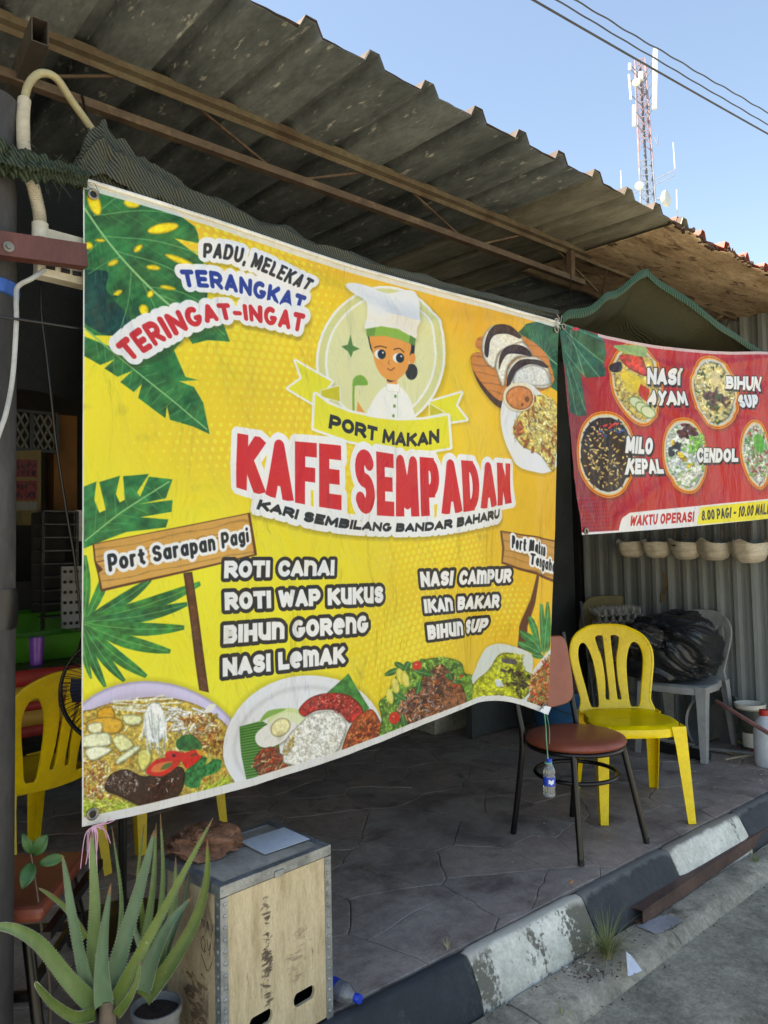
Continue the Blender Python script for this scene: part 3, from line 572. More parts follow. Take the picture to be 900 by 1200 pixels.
    A.scatter(z([(330, 590), (540, 560), (520, 700), (350, 730)]), 22, (1.5, 4), (.5, 1.2), [(214, 206, 200), (120, 50, 30)], seed=13)
    A.line(z([(330, 752), (400, 765), (470, 745)]), 2, (140, 40, 24), sm=5)
    A.poly(z([(355, 560), (400, 500), (480, 478), (535, 492), (500, 540), (430, 578)]), (214, 40, 32), sm=4, shadow=(1, 1, 1, .5)); A.poly(z([(380, 550), (410, 515), (490, 500), (470, 535), (420, 558)]), (226, 120, 60), sm=3); A.poly(z([(430, 545), (450, 515), (490, 505), (475, 530)]), (90, 110, 50), sm=3)
    A.poly(z([(455, 470), (480, 445), (560, 455), (600, 440), (645, 455), (640, 490), (570, 540), (540, 500), (480, 490)]), (216, 38, 34), sm=3, shadow=(1, 1, 1, .4)); A.poly(z([(585, 465), (620, 455), (625, 468), (590, 480)]), (120, 60, 40)); E(500, 470, 9, 8, 0, (60, 16, 10)); A.poly(z([(615, 435), (665, 455), (640, 472)]), (220, 150, 50), sm=2)
    A.poly(z([(665, 245), (690, 205), (728, 205), (700, 245)]), (232, 230, 226), sm=2)
    # 2: rice plate
    z = lambda p: Z(255, 770, 4.286, p); E = lambda x, y, rx, ry, r, col, **k: A.ell(*z([(x, y)])[0], rx/4.286, ry/4.286, r, col, **k)
    E(430, 425, 412, 330, -10, (228, 231, 238), shadow=(0, -2, 5, .3), tex=lambda X, Y, c, d: np.clip(c * (1 - .09 * np.exp(-((d + 14) / 3.)**2)[..., None]), 0, 1))
    A.poly(z([(550, 180), (655, 82), (700, 160), (765, 258), (700, 300), (600, 230)]), (58, 140, 60), tex=leaf_tex(5, 3)); A.poly(z([(800, 330), (835, 360), (832, 430), (800, 450)]), (50, 110, 50))
    A.poly(z([(100, 348), (215, 320), (300, 360), (330, 560), (220, 635), (150, 652), (118, 500)]), (74, 146, 58), tex=lambda X, Y, c, d: np.clip(c * (.84 + .22 * np.sin(Y * 1.9 + X * .3)[..., None]), 0, 1))
    E(345, 310, 95, 52, -8, (206, 222, 160)); E(350, 330, 88, 50, -8, (222, 230, 190)); A.poly(z([(205, 330), (250, 270), (350, 262), (260, 300)]), (130, 176, 84), sm=3)
    A.poly(z([(410, 265), (470, 205), (560, 180), (650, 190), (715, 240), (725, 290), (660, 330), (600, 270), (500, 270), (440, 300)]), (168, 34, 32), sm=4, tex=mottle(2.5, .4, 4), shadow=(0, 1, 1.5, .4))
    A.scatter(z([(430, 262), (480, 205), (560, 185), (650, 200), (710, 250), (640, 300), (560, 260)]), 170, (1, 3), (.7, 1.5), [(206, 60, 56), (140, 20, 20), (226, 110, 96)], seed=20)
    A.poly(z([(620, 500), (640, 400), (690, 310), (770, 262), (810, 310), (828, 380), (790, 450), (690, 485)]), (170, 74, 34), sm=4, tex=mottle(3, .45, 9), shadow=(0, 1, 1.5, .4))
    A.scatter(z([(640, 470), (660, 390), (700, 320), (770, 280), (815, 370), (780, 440)]), 170, (2, 6), (.8, 2), [(196, 96, 44), (140, 50, 20), (216, 130, 70), (110, 34, 14)], ang=(-80, 10), seed=21, curve=.8)
    A.poly(z([(190, 420), (200, 375), (280, 325), (370, 325), (400, 350), (340, 420), (270, 455), (215, 450)]), (232, 232, 228), sm=4, shadow=(1, 2, 1.5, .5)); E(318, 355, 56, 44, -35, (226, 218, 168), tex=mottle(2, .1, 3))
    sam = z([(185, 520), (215, 470), (290, 455), (350, 540), (480, 550), (330, 600), (240, 632), (190, 570)])
    A.poly(sam, (90, 50, 28), sm=3, tex=mottle(2, .5, 5)); A.scatter(sam, 150, (4, 11), (1., 2.2), [(150, 110, 76), (190, 150, 110), (110, 50, 30), (170, 60, 30)], ang=(-70, 20), seed=22, curve=.4); A.scatter(sam, 30, (2, 4), (2.4, 3.4), [(160, 56, 30)], seed=23)
    rice = z([(332, 500), (345, 420), (400, 350), (470, 290), (560, 272), (620, 295), (645, 345), (625, 420), (590, 480), (500, 530), (400, 545), (340, 535)])
    A.poly(rice, (222, 222, 214), sm=4, tex=mottle(1.6, .14, 3), shadow=(0, 2, 1.5, .5)); A.scatter(rice, 420, (1.4, 3), (.6, 1.), [(240, 240, 236), (226, 224, 214), (210, 208, 196)], seed=24, alpha=.8, shade=.15)
    A.scatter(z([(335, 460), (420, 345), (400, 400), (345, 520)]), 40, (1, 3), (.8, 1.4), [(196, 170, 90)], seed=25)
    # 3: grilled fish on greens
    z = lambda p: Z(440, 740, 4.09, p)
    gr = z([(20, 340), (60, 300), (130, 180), (230, 135), (330, 125), (410, 150), (430, 200), (480, 220), (475, 340), (400, 420), (130, 500), (20, 530), (30, 420)])
    A.poly(gr, (96, 140, 50), sm=4, tex=mottle(3, .5, 6), shadow=(0, 0, 3, .3)); A.scatter(gr, 300, (2, 6), (1.2, 2.6), [(120, 168, 60), (76, 120, 40), (150, 190, 80), (50, 100, 40)], seed=30, curve=1)
    fish = z([(110, 380), (150, 300), (210, 250), (260, 190), (310, 155), (350, 190), (420, 270), (440, 340), (400, 400), (300, 460), (160, 490)])
    A.poly(fish, (128, 78, 50), sm=4, tex=mottle(3, .5, 8)); A.scatter(fish, 420, (2, 8), (.9, 2.4), [(176, 116, 76), (84, 50, 44), (206, 150, 100), (60, 36, 36), (150, 130, 130), (150, 70, 30)], seed=31, curve=1.2)
    for x, y, r in [(200, 165, 20), (412, 222, 12), (385, 262, 15), (92, 415, 26)]: p = z([(x, y)])[0]; A.ell(p[0], p[1], r/4.1, r*1.15/4.1, 20, (206, 44, 30)); A.ell(p[0]-1, p[1]-1.6, 1, .8, 0, (240, 170, 150))
    for a_, b_ in [((130, 180), (50, 210)), ((150, 185), (100, 150)), ((190, 190), (275, 210)), ((150, 180), (165, 145)), ((360, 220), (335, 205)), ((370, 240), (350, 200)), ((370, 240), (430, 255)), ((150, 330), (90, 290)), ((120, 330), (100, 350)), ((200, 300), (215, 235)), ((130, 400), (150, 490))]:
        p = z([a_, b_]); blade(A, p[0], p[1], 7.5, (50, 116, 56))
    for x, y in [(72, 310), (100, 260), (125, 215), (145, 230)]: p = z([(x, y)])[0]; A.ell(p[0], p[1], 4.5, 9.5, -12, (214, 200, 60)); A.ell(p[0] + .8, p[1], 3.2, 8, -12, (230, 222, 120))
    # 4: green curry plate
    A.poly(z([(475, 245), (500, 180), (545, 90), (590, 60), (650, 62), (715, 90), (745, 130), (745, 230), (735, 330), (710, 362), (640, 345), (580, 300)]), (214, 222, 216), sm=4, shadow=(0, 0, 3, .3))
    cur = z([(470, 330), (480, 260), (540, 200), (590, 130), (640, 100), (700, 115), (715, 180), (755, 215), (735, 300), (640, 335), (590, 300), (520, 330), (490, 370)])
    A.poly(cur, (172, 178, 36), sm=4, tex=mottle(3, .4, 5)); A.scatter(cur, 180, (2, 6), (1., 2.2), [(206, 208, 50), (140, 150, 30), (110, 120, 30), (224, 224, 90)], seed=40, curve=1)
    A.scatter(z([(580, 190), (660, 170), (740, 210), (720, 300), (640, 320), (600, 270)]), 90, (2, 6), (1.4, 3), [(60, 50, 20), (90, 70, 26), (110, 120, 30), (40, 30, 24)], seed=41)
    for q, col in [([(625, 130), (680, 130), (688, 158), (630, 150)], (90, 84, 90)), ([(575, 235), (600, 228), (625, 280), (600, 292)], (206, 216, 220)), ([(575, 270), (625, 262), (615, 288), (575, 290)], (200, 50, 30)), ([(610, 180), (640, 185), (640, 210), (612, 205)], (70, 60, 60))]: A.poly(z(q), col, sm=2)
    # 5: fried noodles at the edge
    A.poly(z([(750, 180), (850, 70), (870, 400), (800, 400), (700, 360), (735, 320)]), (220, 222, 220))
    nd = z([(752, 215), (860, 90), (870, 370), (780, 385), (712, 358), (750, 290)]); A.poly(nd, (170, 110, 60), tex=mottle(3, .4, 2)); A.scatter(nd, 240, (3, 9), (.8, 1.8), [(196, 136, 70), (150, 84, 40), (214, 170, 110), (110, 130, 60), (190, 50, 30)], seed=50, curve=1.2)
    # 6: board of filled rolls, dip and flat bread, top right
    z = lambda p: Z(540, 360, 6.0, p); E = lambda x, y, rx, ry, r, col, **k: A.ell(*z([(x, y)])[0], rx/6, ry/6, r, col, **k)
    A.poly(z([(395, 185), (450, 120), (560, 95), (740, 110), (740, 640), (640, 560), (600, 350), (500, 250)]), (34, 98, 66), tex=leaf_tex(8, 4))
    for k in range(9): A.line(z([(540 + 10*k, 290 + 8*k), (430 + 34*k, 110 + 26*k)]), .8, (120, 176, 130), alpha=.5)
    A.line(z([(400, 180), (560, 290), (700, 420)]), 1.2, (130, 186, 140), sm=6)
    A.poly(z([(78, 330), (75, 430), (130, 560), (230, 680), (320, 710), (400, 600), (200, 350)]), (70, 40, 34), sm=3, shadow=(-1, 2, 3, .3))
    A.poly(z([(95, 270), (110, 220), (150, 205), (300, 180), (440, 200), (590, 310), (640, 400), (640, 560), (330, 660), (220, 620), (130, 520), (72, 420), (75, 330), (130, 318)]), (218, 136, 62), sm=3, tex=wood_tex(.12, 1.6, 7))
    for q in [[(140, 260), (170, 170), (220, 130), (320, 140), (410, 190), (440, 250), (340, 280), (260, 330), (230, 430), (160, 370)], [(240, 400), (270, 320), (330, 280), (430, 240), (490, 300), (500, 345), (400, 350), (330, 420), (300, 560), (250, 460)], [(330, 540), (330, 440), (400, 360), (520, 345), (600, 390), (635, 450), (630, 560), (480, 560), (350, 570)]]:
        A.poly(z(q), (222, 218, 204), sm=4, tex=mottle(2.2, .12, 3), shadow=(0, 1, 1.5, .5))
    for q in [[(160, 330), (165, 240), (200, 150), (260, 125), (340, 140), (415, 190), (415, 220), (330, 190), (240, 195), (200, 240), (185, 350)], [(265, 440), (270, 350), (310, 285), (390, 262), (470, 290), (500, 345), (420, 330), (330, 330), (290, 380)], [(325, 550), (335, 470), (380, 400), (440, 365), (560, 372), (610, 400), (620, 425), (500, 400), (420, 430), (370, 500), (345, 550)]]:
        A.poly(z(q), (58, 34, 34), sm=4, tex=mottle(3, .3, 2))
    A.poly(z([(385, 460), (440, 420), (520, 405), (600, 425), (632, 480), (628, 545), (480, 550), (370, 540)]), (206, 208, 208), sm=4, tex=mottle(1.4, .14, 3))
    E(500, 850, 205, 330, -18, (228, 232, 240), shadow=(-1, 2, 3, .3))
    br = z([(430, 740), (540, 620), (640, 640), (720, 800), (660, 1040), (640, 1160), (560, 1050), (440, 960), (370, 860)])
    A.poly(br, (206, 184, 96), sm=3, tex=mottle(3, .25, 3)); A.scatter(br, 130, (3, 10), (1, 2.4), [(226, 208, 130), (176, 130, 60), (150, 80, 40), (232, 220, 150)], ang=(40, 110), seed=60, curve=.6)
    A.scatter(z([(380, 800), (430, 780), (450, 880), (400, 900)]), 22, (2, 5), (2, 4), [(150, 70, 40), (190, 110, 60)], seed=61)
    E(417, 630, 118, 100, 8, (236, 224, 196), shadow=(0, 1, 1.5, .4)); E(422, 636, 104, 84, 8, (198, 120, 62), tex=mottle(5, .12, 3)); E(475, 645, 18, 20, 0, (110, 56, 30)); E(440, 683, 10, 12, 0, (120, 60, 30))
    A.crisp()
    # white hem all round the left / top / bottom
    hem = np.clip((.011 - V) / .001, 0, 1) * .9; hem = np.maximum(hem, np.clip((V - .985) / .001, 0, 1)); hem = np.maximum(hem, np.clip((.002 - U) / .001, 0, 1))
    A.im = A.im * (1 - hem[..., None]) + c((226, 226, 226)) * hem[..., None]
    # scuffs
    sc = np.clip((fbm(U * 40, V * 25, 77) - .72) * 6, 0, 1) * np.clip((fbm(U * 5, V * 5, 70) - .5) * 5, 0, 1) * .3
    A.im = A.im * (1 - sc[..., None]) + c((110, 105, 70)) * sc[..., None]
    return A

def paint_menu_banner(grid):
    A = Art(1400, 640, grid); X, Y, U, V = A.X, A.Y, A.U, A.V; c = A.c
    n = fbm(U * 4, V * 2, 3); im = c((172, 28, 36)) * (1 - n[..., None]) + c((208, 34, 42)) * n[..., None]
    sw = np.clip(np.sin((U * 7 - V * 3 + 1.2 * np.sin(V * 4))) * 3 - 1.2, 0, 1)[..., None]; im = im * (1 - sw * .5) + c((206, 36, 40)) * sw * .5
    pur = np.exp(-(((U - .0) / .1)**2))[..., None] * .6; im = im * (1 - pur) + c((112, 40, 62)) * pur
    A.im = im; z = lambda p: Z(630, 360, 3.333, p)
    a = U * 150; b = V * 55; r = np.hypot(a - np.floor(a) - .5, b - np.floor(b) - .5); m = (np.clip((.36 - r) / .1, 0, 1) * (U < .1) * (V > .82) * .7)[..., None]; A.im = A.im * (1 - m) + c((206, 48, 48)) * m
    A.poly(z([(60, 40), (250, 115), (268, 180), (262, 270), (200, 275), (178, 255), (190, 330), (200, 420), (170, 425), (130, 410), (110, 250), (80, 120)]), (40, 100, 72), tex=leaf_tex(8, 5))
    for a_, b_ in [((90, 60), (255, 130)), ((110, 90), (265, 215)), ((120, 110), (240, 272)), ((110, 170), (185, 260)), ((120, 200), (195, 400)), ((115, 240), (160, 415)), ((130, 90), (190, 270))]: A.line(z([a_, b_]), 1.1, (130, 190, 150), alpha=.6)
    p = z([(150, 85)])[0]; A.ell(p[0], p[1], 4, 2.2, 0, (206, 50, 70))
    def dish(cx, cy, rx, ry, rot, base, cols, seed, plate=(214, 210, 200)):
        x, y = z([(cx, cy)])[0]; rx /= 3.333; ry /= 3.333
        A.ell(x, y, rx, ry, rot, (232, 160, 30), shadow=(1, 2, 3, .5)); A.ell(x, y, rx - 1.1, ry - 1.4, rot, (196, 40, 30)); A.ell(x, y, rx - 1.9, ry - 2.4, rot, (238, 176, 40)); A.ell(x, y, rx - 3, ry - 4, rot, plate)
        R = [(x + (rx-4.5)*math.cos(t)*math.cos(math.radians(rot)) - (ry-7)*math.sin(t)*math.sin(math.radians(rot)), y + (rx-4.5)*math.cos(t)*math.sin(math.radians(rot)) + (ry-7)*math.sin(t)*math.cos(math.radians(rot))) for t in np.linspace(0, 6.28, 20)]
        A.poly(R, base, tex=mottle(3, .3, seed)); A.scatter(R, 150, (1.5, 5), (.9, 2.2), cols, seed=seed, curve=1)
        return x, y
    dish(386, 302, 106, 166, -12, (206, 180, 90), [(210, 190, 110), (226, 206, 120), (190, 150, 60)], 3)
    A.poly(z([(315, 190), (400, 195), (430, 270), (350, 240)]), (200, 60, 46), sm=3, tex=mottle(3, .4, 2)); A.poly(z([(290, 150), (420, 155), (410, 195), (330, 180)]), (150, 180, 110), sm=3); A.poly(z([(285, 225), (320, 215), (322, 250), (290, 252)]), (40, 30, 50), sm=3)
    A.poly(z([(330, 250), (420, 290), (400, 330), (340, 330)]), (222, 196, 60), sm=3); A.poly(z([(400, 300), (440, 320), (440, 370), (396, 345)]), (190, 40, 36))
    for x, y in ((380, 375), (405, 395), (430, 410)): p = z([(x, y)])[0]; A.ell(p[0], p[1], 11, 7, 20, (110, 150, 70)); A.ell(p[0], p[1], 9.6, 5.8, 20, (222, 226, 180))
    dish(690, 332, 95, 146, -14, (206, 190, 130), [(226, 214, 160), (206, 176, 90), (60, 90, 40), (236, 230, 200)], 5)
    A.scatter(z([(630, 330), (700, 310), (760, 380), (690, 400)]), 40, (2, 5), (2, 4), [(70, 40, 36), (50, 80, 36), (110, 60, 60)], seed=7); A.poly(z([(680, 250), (715, 260), (710, 300), (676, 300)]), (226, 206, 150), sm=2)
    dish(268, 576, 110, 170, -6, (42, 26, 26), [(50, 30, 28), (30, 18, 18), (70, 42, 34)], 6)
    A.scatter(z([(190, 500), (230, 450), (330, 460), (350, 640), (300, 710), (210, 700), (180, 600)]), 120, (1.4, 2.6), (1.2, 2.), [(214, 180, 110), (196, 160, 90)], seed=8); A.scatter(z([(230, 460), (310, 450), (330, 510), (240, 510)]), 20, (1.5, 3), (1.2, 2.2), [(196, 50, 50), (60, 90, 150)], seed=9)
    dish(578, 580, 86, 150, -8, (214, 222, 214), [(230, 236, 230), (200, 212, 190), (120, 180, 80)], 10)
    A.scatter(z([(535, 470), (580, 450), (620, 480), (600, 520), (545, 500)]), 16, (2, 4), (3, 4.4), [(70, 20, 30), (90, 30, 40)], seed=12); A.scatter(z([(515, 540), (555, 530), (555, 590), (520, 585)]), 14, (2, 3), (2.4, 3.6), [(26, 24, 28)], seed=13); A.scatter(z([(510, 500), (600, 620), (620, 650), (590, 640)]), 12, (1.5, 2.5), (2, 3), [(232, 186, 40)], seed=14); A.scatter(z([(580, 510), (640, 500), (640, 560), (590, 570)]), 40, (3, 7), (1.4, 2.4), [(120, 196, 76), (150, 210, 100)], seed=15)
    dish(856, 576, 66, 138, -8, (196, 200, 190), [(220, 224, 220), (170, 190, 150), (160, 60, 50), (90, 160, 60)], 16)
    A.poly(z([(840, 500), (880, 505), (890, 560), (850, 560)]), (80, 176, 60), sm=3)
    dish(1150, 400, 95, 160, -8, (206, 180, 120), [(220, 200, 150), (170, 110, 50)], 18); dish(1380, 520, 95, 160, -8, (196, 120, 70), [(220, 160, 100), (150, 70, 40)], 19)
    A.crisp(); W_ = (238, 240, 244); sh = (.1, .1, .04, .9, (24, 20, 24))
    for s_, q, hw in [('NASI', [(430, 236), (558, 240), (430, 300), (556, 306)], .15), ('AYAM', [(443, 322), (573, 328), (437, 381), (583, 385)], .15), ('BIHUN', [(738, 268), (872, 272), (735, 318), (870, 330)], .15), ('SUP', [(785, 340), (856, 342), (790, 393), (850, 395)], .15), ('MILO', [(335, 503), (456, 510), (332, 571), (452, 576)], .145), ('KEPAL', [(345, 590), (487, 592), (340, 655), (500, 650)], .145), ('CENDOL', [(618, 548), (784, 552), (615, 609), (784, 604)], .15)]:
        q = z(q); A.text(s_, q[:2], q[2:], hw, W_, [(.06, (30, 26, 30))], gap=.05, shadow=sh)
    for s_, q in [('LAKSA', [(1100, 420), (1250, 425), (1100, 480), (1250, 485)])][:0]: pass
    A.poly(z([(170, 880), (312, 872), (320, 825), (350, 803), (2000, 640), (2000, 740), (172, 898)]), (232, 234, 238))
    A.poly(z([(635, 782), (2000, 640), (2000, 735), (620, 850)]), (238, 224, 40))
    q = z([(357, 815), (607, 798), (355, 856), (607, 839)]); A.text('WAKTU OPERASI', q[:2], q[2:], .115, (198, 34, 40), gap=.07, slant=.12, space=.8)
    q = z([(642, 794), (930, 762), (640, 834), (928, 806)]); A.text('8.00 PAGI - 10.00 MALAM', q[:2], q[2:], .1, (40, 40, 30), gap=.07, space=.7)
    hem = np.clip((.018 - V) / .002, 0, 1) * (U > .12) * .85; A.im = A.im * (1 - hem[..., None]) + c((214, 206, 206)) * hem[..., None]
    return A
# ------------------------------------------------------------------ materials
M_road = MAT('weathered asphalt concrete', (162, 156, 140), (122, 118, 104), 5, gr=.9, rough=.9, bump=.012, bsc=110, third=(152, 150, 138), sc3=9, thr3=(.55, .75))
M_gutter = MAT('gutter concrete', (168, 160, 144), (124, 119, 105), 6, gr=.8, rough=.9, bump=.006, bsc=60, third=(60, 58, 48), sc3=7, thr3=(.58, .72))
M_stone = MAT('stamped concrete', (160, 148, 138), (130, 119, 112), 3, gr=.6, rough=.62, bump=.005, bsc=22, third=(100, 86, 82), sc3=5, thr3=(.5, .7), detail=10, distort=.4)
M_stone2 = MAT('stamped concrete with red tint', (162, 145, 134), (132, 119, 110), 3, gr=.6, rough=.6, bump=.005, bsc=22, third=(84, 82, 86), sc3=6, detail=10, distort=.4)
M_joint = MAT('paving joints', (104, 96, 90), (78, 72, 67), 6, rough=.85, bump=.003)
M_roof = MAT('weathered grey roofing', (114, 121, 122), (72, 79, 81), 5, thr=(.4, .6), rough=.75, bump=.003, bsc=45, third=(186, 187, 178), sc3=38, thr3=(.60, .68), gr=.7, stretch=(1, .35, 1))
M_roofdark = MAT('stained grey roofing', (142, 140, 126), (104, 102, 90), 4, rough=.75, gr=.6, bump=.0025, bsc=45, third=(132, 126, 106), sc3=24, thr3=(.62, .8), stretch=(1, .35, 1))
M_redpaint = MAT('faded red roof paint', (168, 84, 72), (120, 60, 48), 7, rough=.7, bump=.001)
M_oldred = MAT('dull brown red paint', (82, 70, 64), (66, 56, 52), 7, rough=.8, bump=.001)
M_rustsheet = MAT('rusted sheet underside', (198, 174, 142), (130, 106, 80), 4, gr=.7, thr=(.35, .62), rough=.85, bump=.006, bsc=26, third=(92, 70, 50), sc3=14, thr3=(.55, .64), stretch=(.5, 1.6, 1), distort=.6)
M_rustedge = MAT('rust crust', (74, 50, 34), (44, 32, 26), 20, rough=.95, bump=.008, bsc=60)
M_steelrust = MAT('rusty painted steel', (98, 82, 68), (74, 58, 48), 6, rough=.7, bump=.001, bsc=90, third=(126, 106, 78), sc3=14, thr3=(.55, .7))
M_steeltan = MAT('tan rusty angle steel', (108, 99, 80), (86, 70, 56), 7, rough=.7, bump=.001, bsc=90)
M_channel = MAT('brown rusty channel steel', (94, 70, 62), (66, 48, 42), 9, rough=.7, bump=.0015, bsc=80, third=(130, 110, 98), sc3=30, thr3=(.66, .8))
M_oxide = MAT('red oxide painted steel', (92, 50, 44), (66, 38, 34), 6, rough=.6, bump=.001, bsc=60, third=(150, 130, 120), sc3=60, thr3=(.7, .8), stretch=(1, 1, .3))
M_post = MAT('dark stained pipe', (62, 60, 60), (34, 34, 36), 5, gr=.7, rough=.7, bump=.0015, bsc=60, third=(96, 90, 84), sc3=12, thr3=(.62, .78), stretch=(1, 1, .4))
M_wallsteel = MAT('grey cladding', (134, 138, 136), (112, 117, 116), 2.5, rough=.55, bump=.0008, bsc=20, third=(138, 144, 140), sc3=4, thr3=(.6, .8), stretch=(1, 1, .15))
M_wallpale = MAT('worn pale cladding rib', (150, 156, 152), (120, 128, 126), 3, rough=.55, stretch=(1, 1, .2))
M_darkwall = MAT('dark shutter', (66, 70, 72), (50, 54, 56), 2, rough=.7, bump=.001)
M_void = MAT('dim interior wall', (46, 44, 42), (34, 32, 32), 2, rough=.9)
M_orange = MAT('orange painted column', (120, 78, 28), (96, 62, 24), 3, rough=.8)
M_black = MAT('black enamel tube', (9, 9, 10), (16, 16, 17), 18, rough=.35, rvar=.08, third=(150, 145, 138), sc3=46, thr3=(.78, .82))
M_blackpl = MAT('black plastic', (22, 22, 24), (30, 30, 32), 8, rough=.4)

def kerb_mat(name, paint, worn, dirt, wear):
    m = MAT(name, paint, tuple(x*.8 for x in paint), 4, rough=.75, bump=.004, bsc=70)
    t = m.node_tree; n = t.nodes; L = t.links; b = n['Principled BSDF']
    src = b.inputs['Base Color'].links[0].from_socket
    tc = n.new('ShaderNodeTexCoord'); sp = n.new('ShaderNodeSeparateXYZ'); L.new(tc.outputs['Object'], sp.inputs[0])
    mp = n.new('ShaderNodeMapping'); mp.inputs['Scale'].default_value = (1, .35, .35); L.new(tc.outputs['Object'], mp.inputs[0])
    nz = n.new('ShaderNodeTexNoise'); nz.inputs['Scale'].default_value = 9; nz.inputs['Detail'].default_value = 10; nz.inputs['Roughness'].default_value = .7; L.new(mp.outputs[0], nz.inputs[0])
    nf = n.new('ShaderNodeTexNoise'); nf.inputs['Scale'].default_value = 70; nf.inputs['Detail'].default_value = 6; L.new(tc.outputs['Object'], nf.inputs[0])
    # the top tread strip has lost its paint (object y behind the chamfer edge)
    y = n.new('ShaderNodeMath'); y.operation = 'MULTIPLY_ADD'; y.inputs[1].default_value = .05; L.new(nz.outputs[0], y.inputs[0]); L.new(sp.outputs[1], y.inputs[2])
    r1 = n.new('ShaderNodeMapRange'); r1.inputs[1].default_value = -.083; r1.inputs[2].default_value = -.07; L.new(y.outputs[0], r1.inputs[0])
    s = n.new('ShaderNodeMath'); s.operation = 'MULTIPLY_ADD'; s.inputs[1].default_value = .35; L.new(nf.outputs[0], s.inputs[0]); L.new(nz.outputs[0], s.inputs[2])
    r2 = n.new('ShaderNodeMapRange'); r2.inputs[1].default_value = wear; r2.inputs[2].default_value = wear + .06; L.new(s.outputs[0], r2.inputs[0])
    for f, c in ((r2.outputs[0], dirt), (r1.outputs[0], worn)):
        x = n.new('ShaderNodeMix'); x.data_type = 'RGBA'; L.new(f, x.inputs[0]); L.new(src, x.inputs[6]); x.inputs[7].default_value = lin(c); src = x.outputs[2]
    L.new(src, b.inputs['Base Color']); return m
M_kerbw = kerb_mat('white kerb paint, worn', (224, 222, 210), (140, 134, 124), (120, 116, 104), .77)
M_kerbw2 = kerb_mat('white kerb paint, stained', (224, 222, 210), (188, 184, 172), (104, 102, 92), .69)
M_kerbb = kerb_mat('black kerb paint', (54, 58, 64), (112, 112, 110), (74, 76, 80), .80)
M_kerbb2 = kerb_mat('black kerb paint, fresher', (40, 46, 54), (52, 56, 62), (60, 64, 70), .76)

# ------------------------------------------------------------------ ground
S = lambda o, lab=None: tag(o, lab, kind='structure')
road = MB().grid(lambda u, v: ((u-.5)*400, (v-.5)*400, -.2), 5, 5).build('road', M_road); S(road)
# uneven road skin close to the kerb
def hn(x, y, s, seed): return fbm(np.array(x*s), np.array(y*s), seed).item()
rd = MB().grid(lambda u, v: (-1.5 + 8*u, -3.2 + 3.0*v, -.192 + .006*(hn(-1.5+8*u, -3.2+3*v, 1.5, 4) - .5)), 90, 40).build('road_surface', M_road, smooth=True); S(rd)
plat = empty('shop_floor', (0, 0, 0), None, None); S(plat)
MB().box((4, 6.0, -.106), (14, 12.1, .19)).build('floor_slab', M_joint, plat)
# random stamped stones: Voronoi cells, inset, cut out of the slab surface
def voronoi(x0, x1, y0, y1, step, seed):
    R = random.Random(seed); pts = []
    nx, ny = int((x1-x0)/step) + 2, int((y1-y0)/step) + 2
    for i in range(-1, nx):
        for j in range(-1, ny): pts.append((x0 + (i + .5 + R.uniform(-.62, .62) + .3*(j % 2))*step*1.15, y0 + (j + .5 + R.uniform(-.6, .6))*step*.9))
    out = []
    for a in pts:
        poly = [(x0, y0), (x1, y0), (x1, y1), (x0, y1)]
        for b in pts:
            if a is b or (a[0]-b[0])**2 + (a[1]-b[1])**2 > (step*4)**2: continue
            mx, my, nx_, ny_ = (a[0]+b[0])/2, (a[1]+b[1])/2, b[0]-a[0], b[1]-a[1]; q = []
            for k in range(len(poly)):
                p, r = poly[k-1], poly[k]; dp = (p[0]-mx)*nx_ + (p[1]-my)*ny_; dr = (r[0]-mx)*nx_ + (r[1]-my)*ny_
                if (dp < 0) != (dr < 0): t = dp/(dp-dr); q.append((p[0]+(r[0]-p[0])*t, p[1]+(r[1]-p[1])*t))
                if dr < 0: q.append(r)
            poly = q
            if not poly: break
        if len(poly) > 2: out.append(poly)
    return out
def wob(p, k=.05): return (p[0] + k*(hn(p[0], p[1], 5, 1)-.5) + .4*k*(hn(p[0], p[1], 22, 8)-.5), p[1] + k*(hn(p[0], p[1], 5, 2)-.5)*min(1, abs(p[1]+.05)*8) + (.4*k*(hn(p[0], p[1], 22, 9)-.5))*min(1, abs(p[1]+.05)*8))
def inset(P, d):
    n = len(P); c = (sum(p[0] for p in P)/n, sum(p[1] for p in P)/n)
    return [(p[0] + (c[0]-p[0])*min(.5, d/max(.01, math.hypot(c[0]-p[0], c[1]-p[1]))), p[1] + (c[1]-p[1])*min(.5, d/max(.01, math.hypot(c[0]-p[0], c[1]-p[1])))) for p in P]
for poly in voronoi(.2, 5.0, -.05, 3.4, .30, 3):
    area = abs(sum(poly[i-1][0]*poly[i][1]-poly[i][0]*poly[i-1][1] for i in range(len(poly))))/2
    if area < .0003: continue
    P = []
    for i in range(len(poly)):
        a, b = poly[i-1], poly[i]; k = max(1, int(math.hypot(b[0]-a[0], b[1]-a[1])/.045)); P += [wob((a[0]+(b[0]-a[0])*t/k, a[1]+(b[1]-a[1])*t/k)) for t in range(k)]
    P = inset(P, .0016); z = random.uniform(-.0012, .0012)
    MB().loft([[(x, y, -.02) for x, y in P], [(x, y, z - .0018) for x, y in P], [(x, y, z) for x, y in inset(P, .005)]]).build('paving_stone', M_stone if random.random() < .7 else M_stone2, plat)

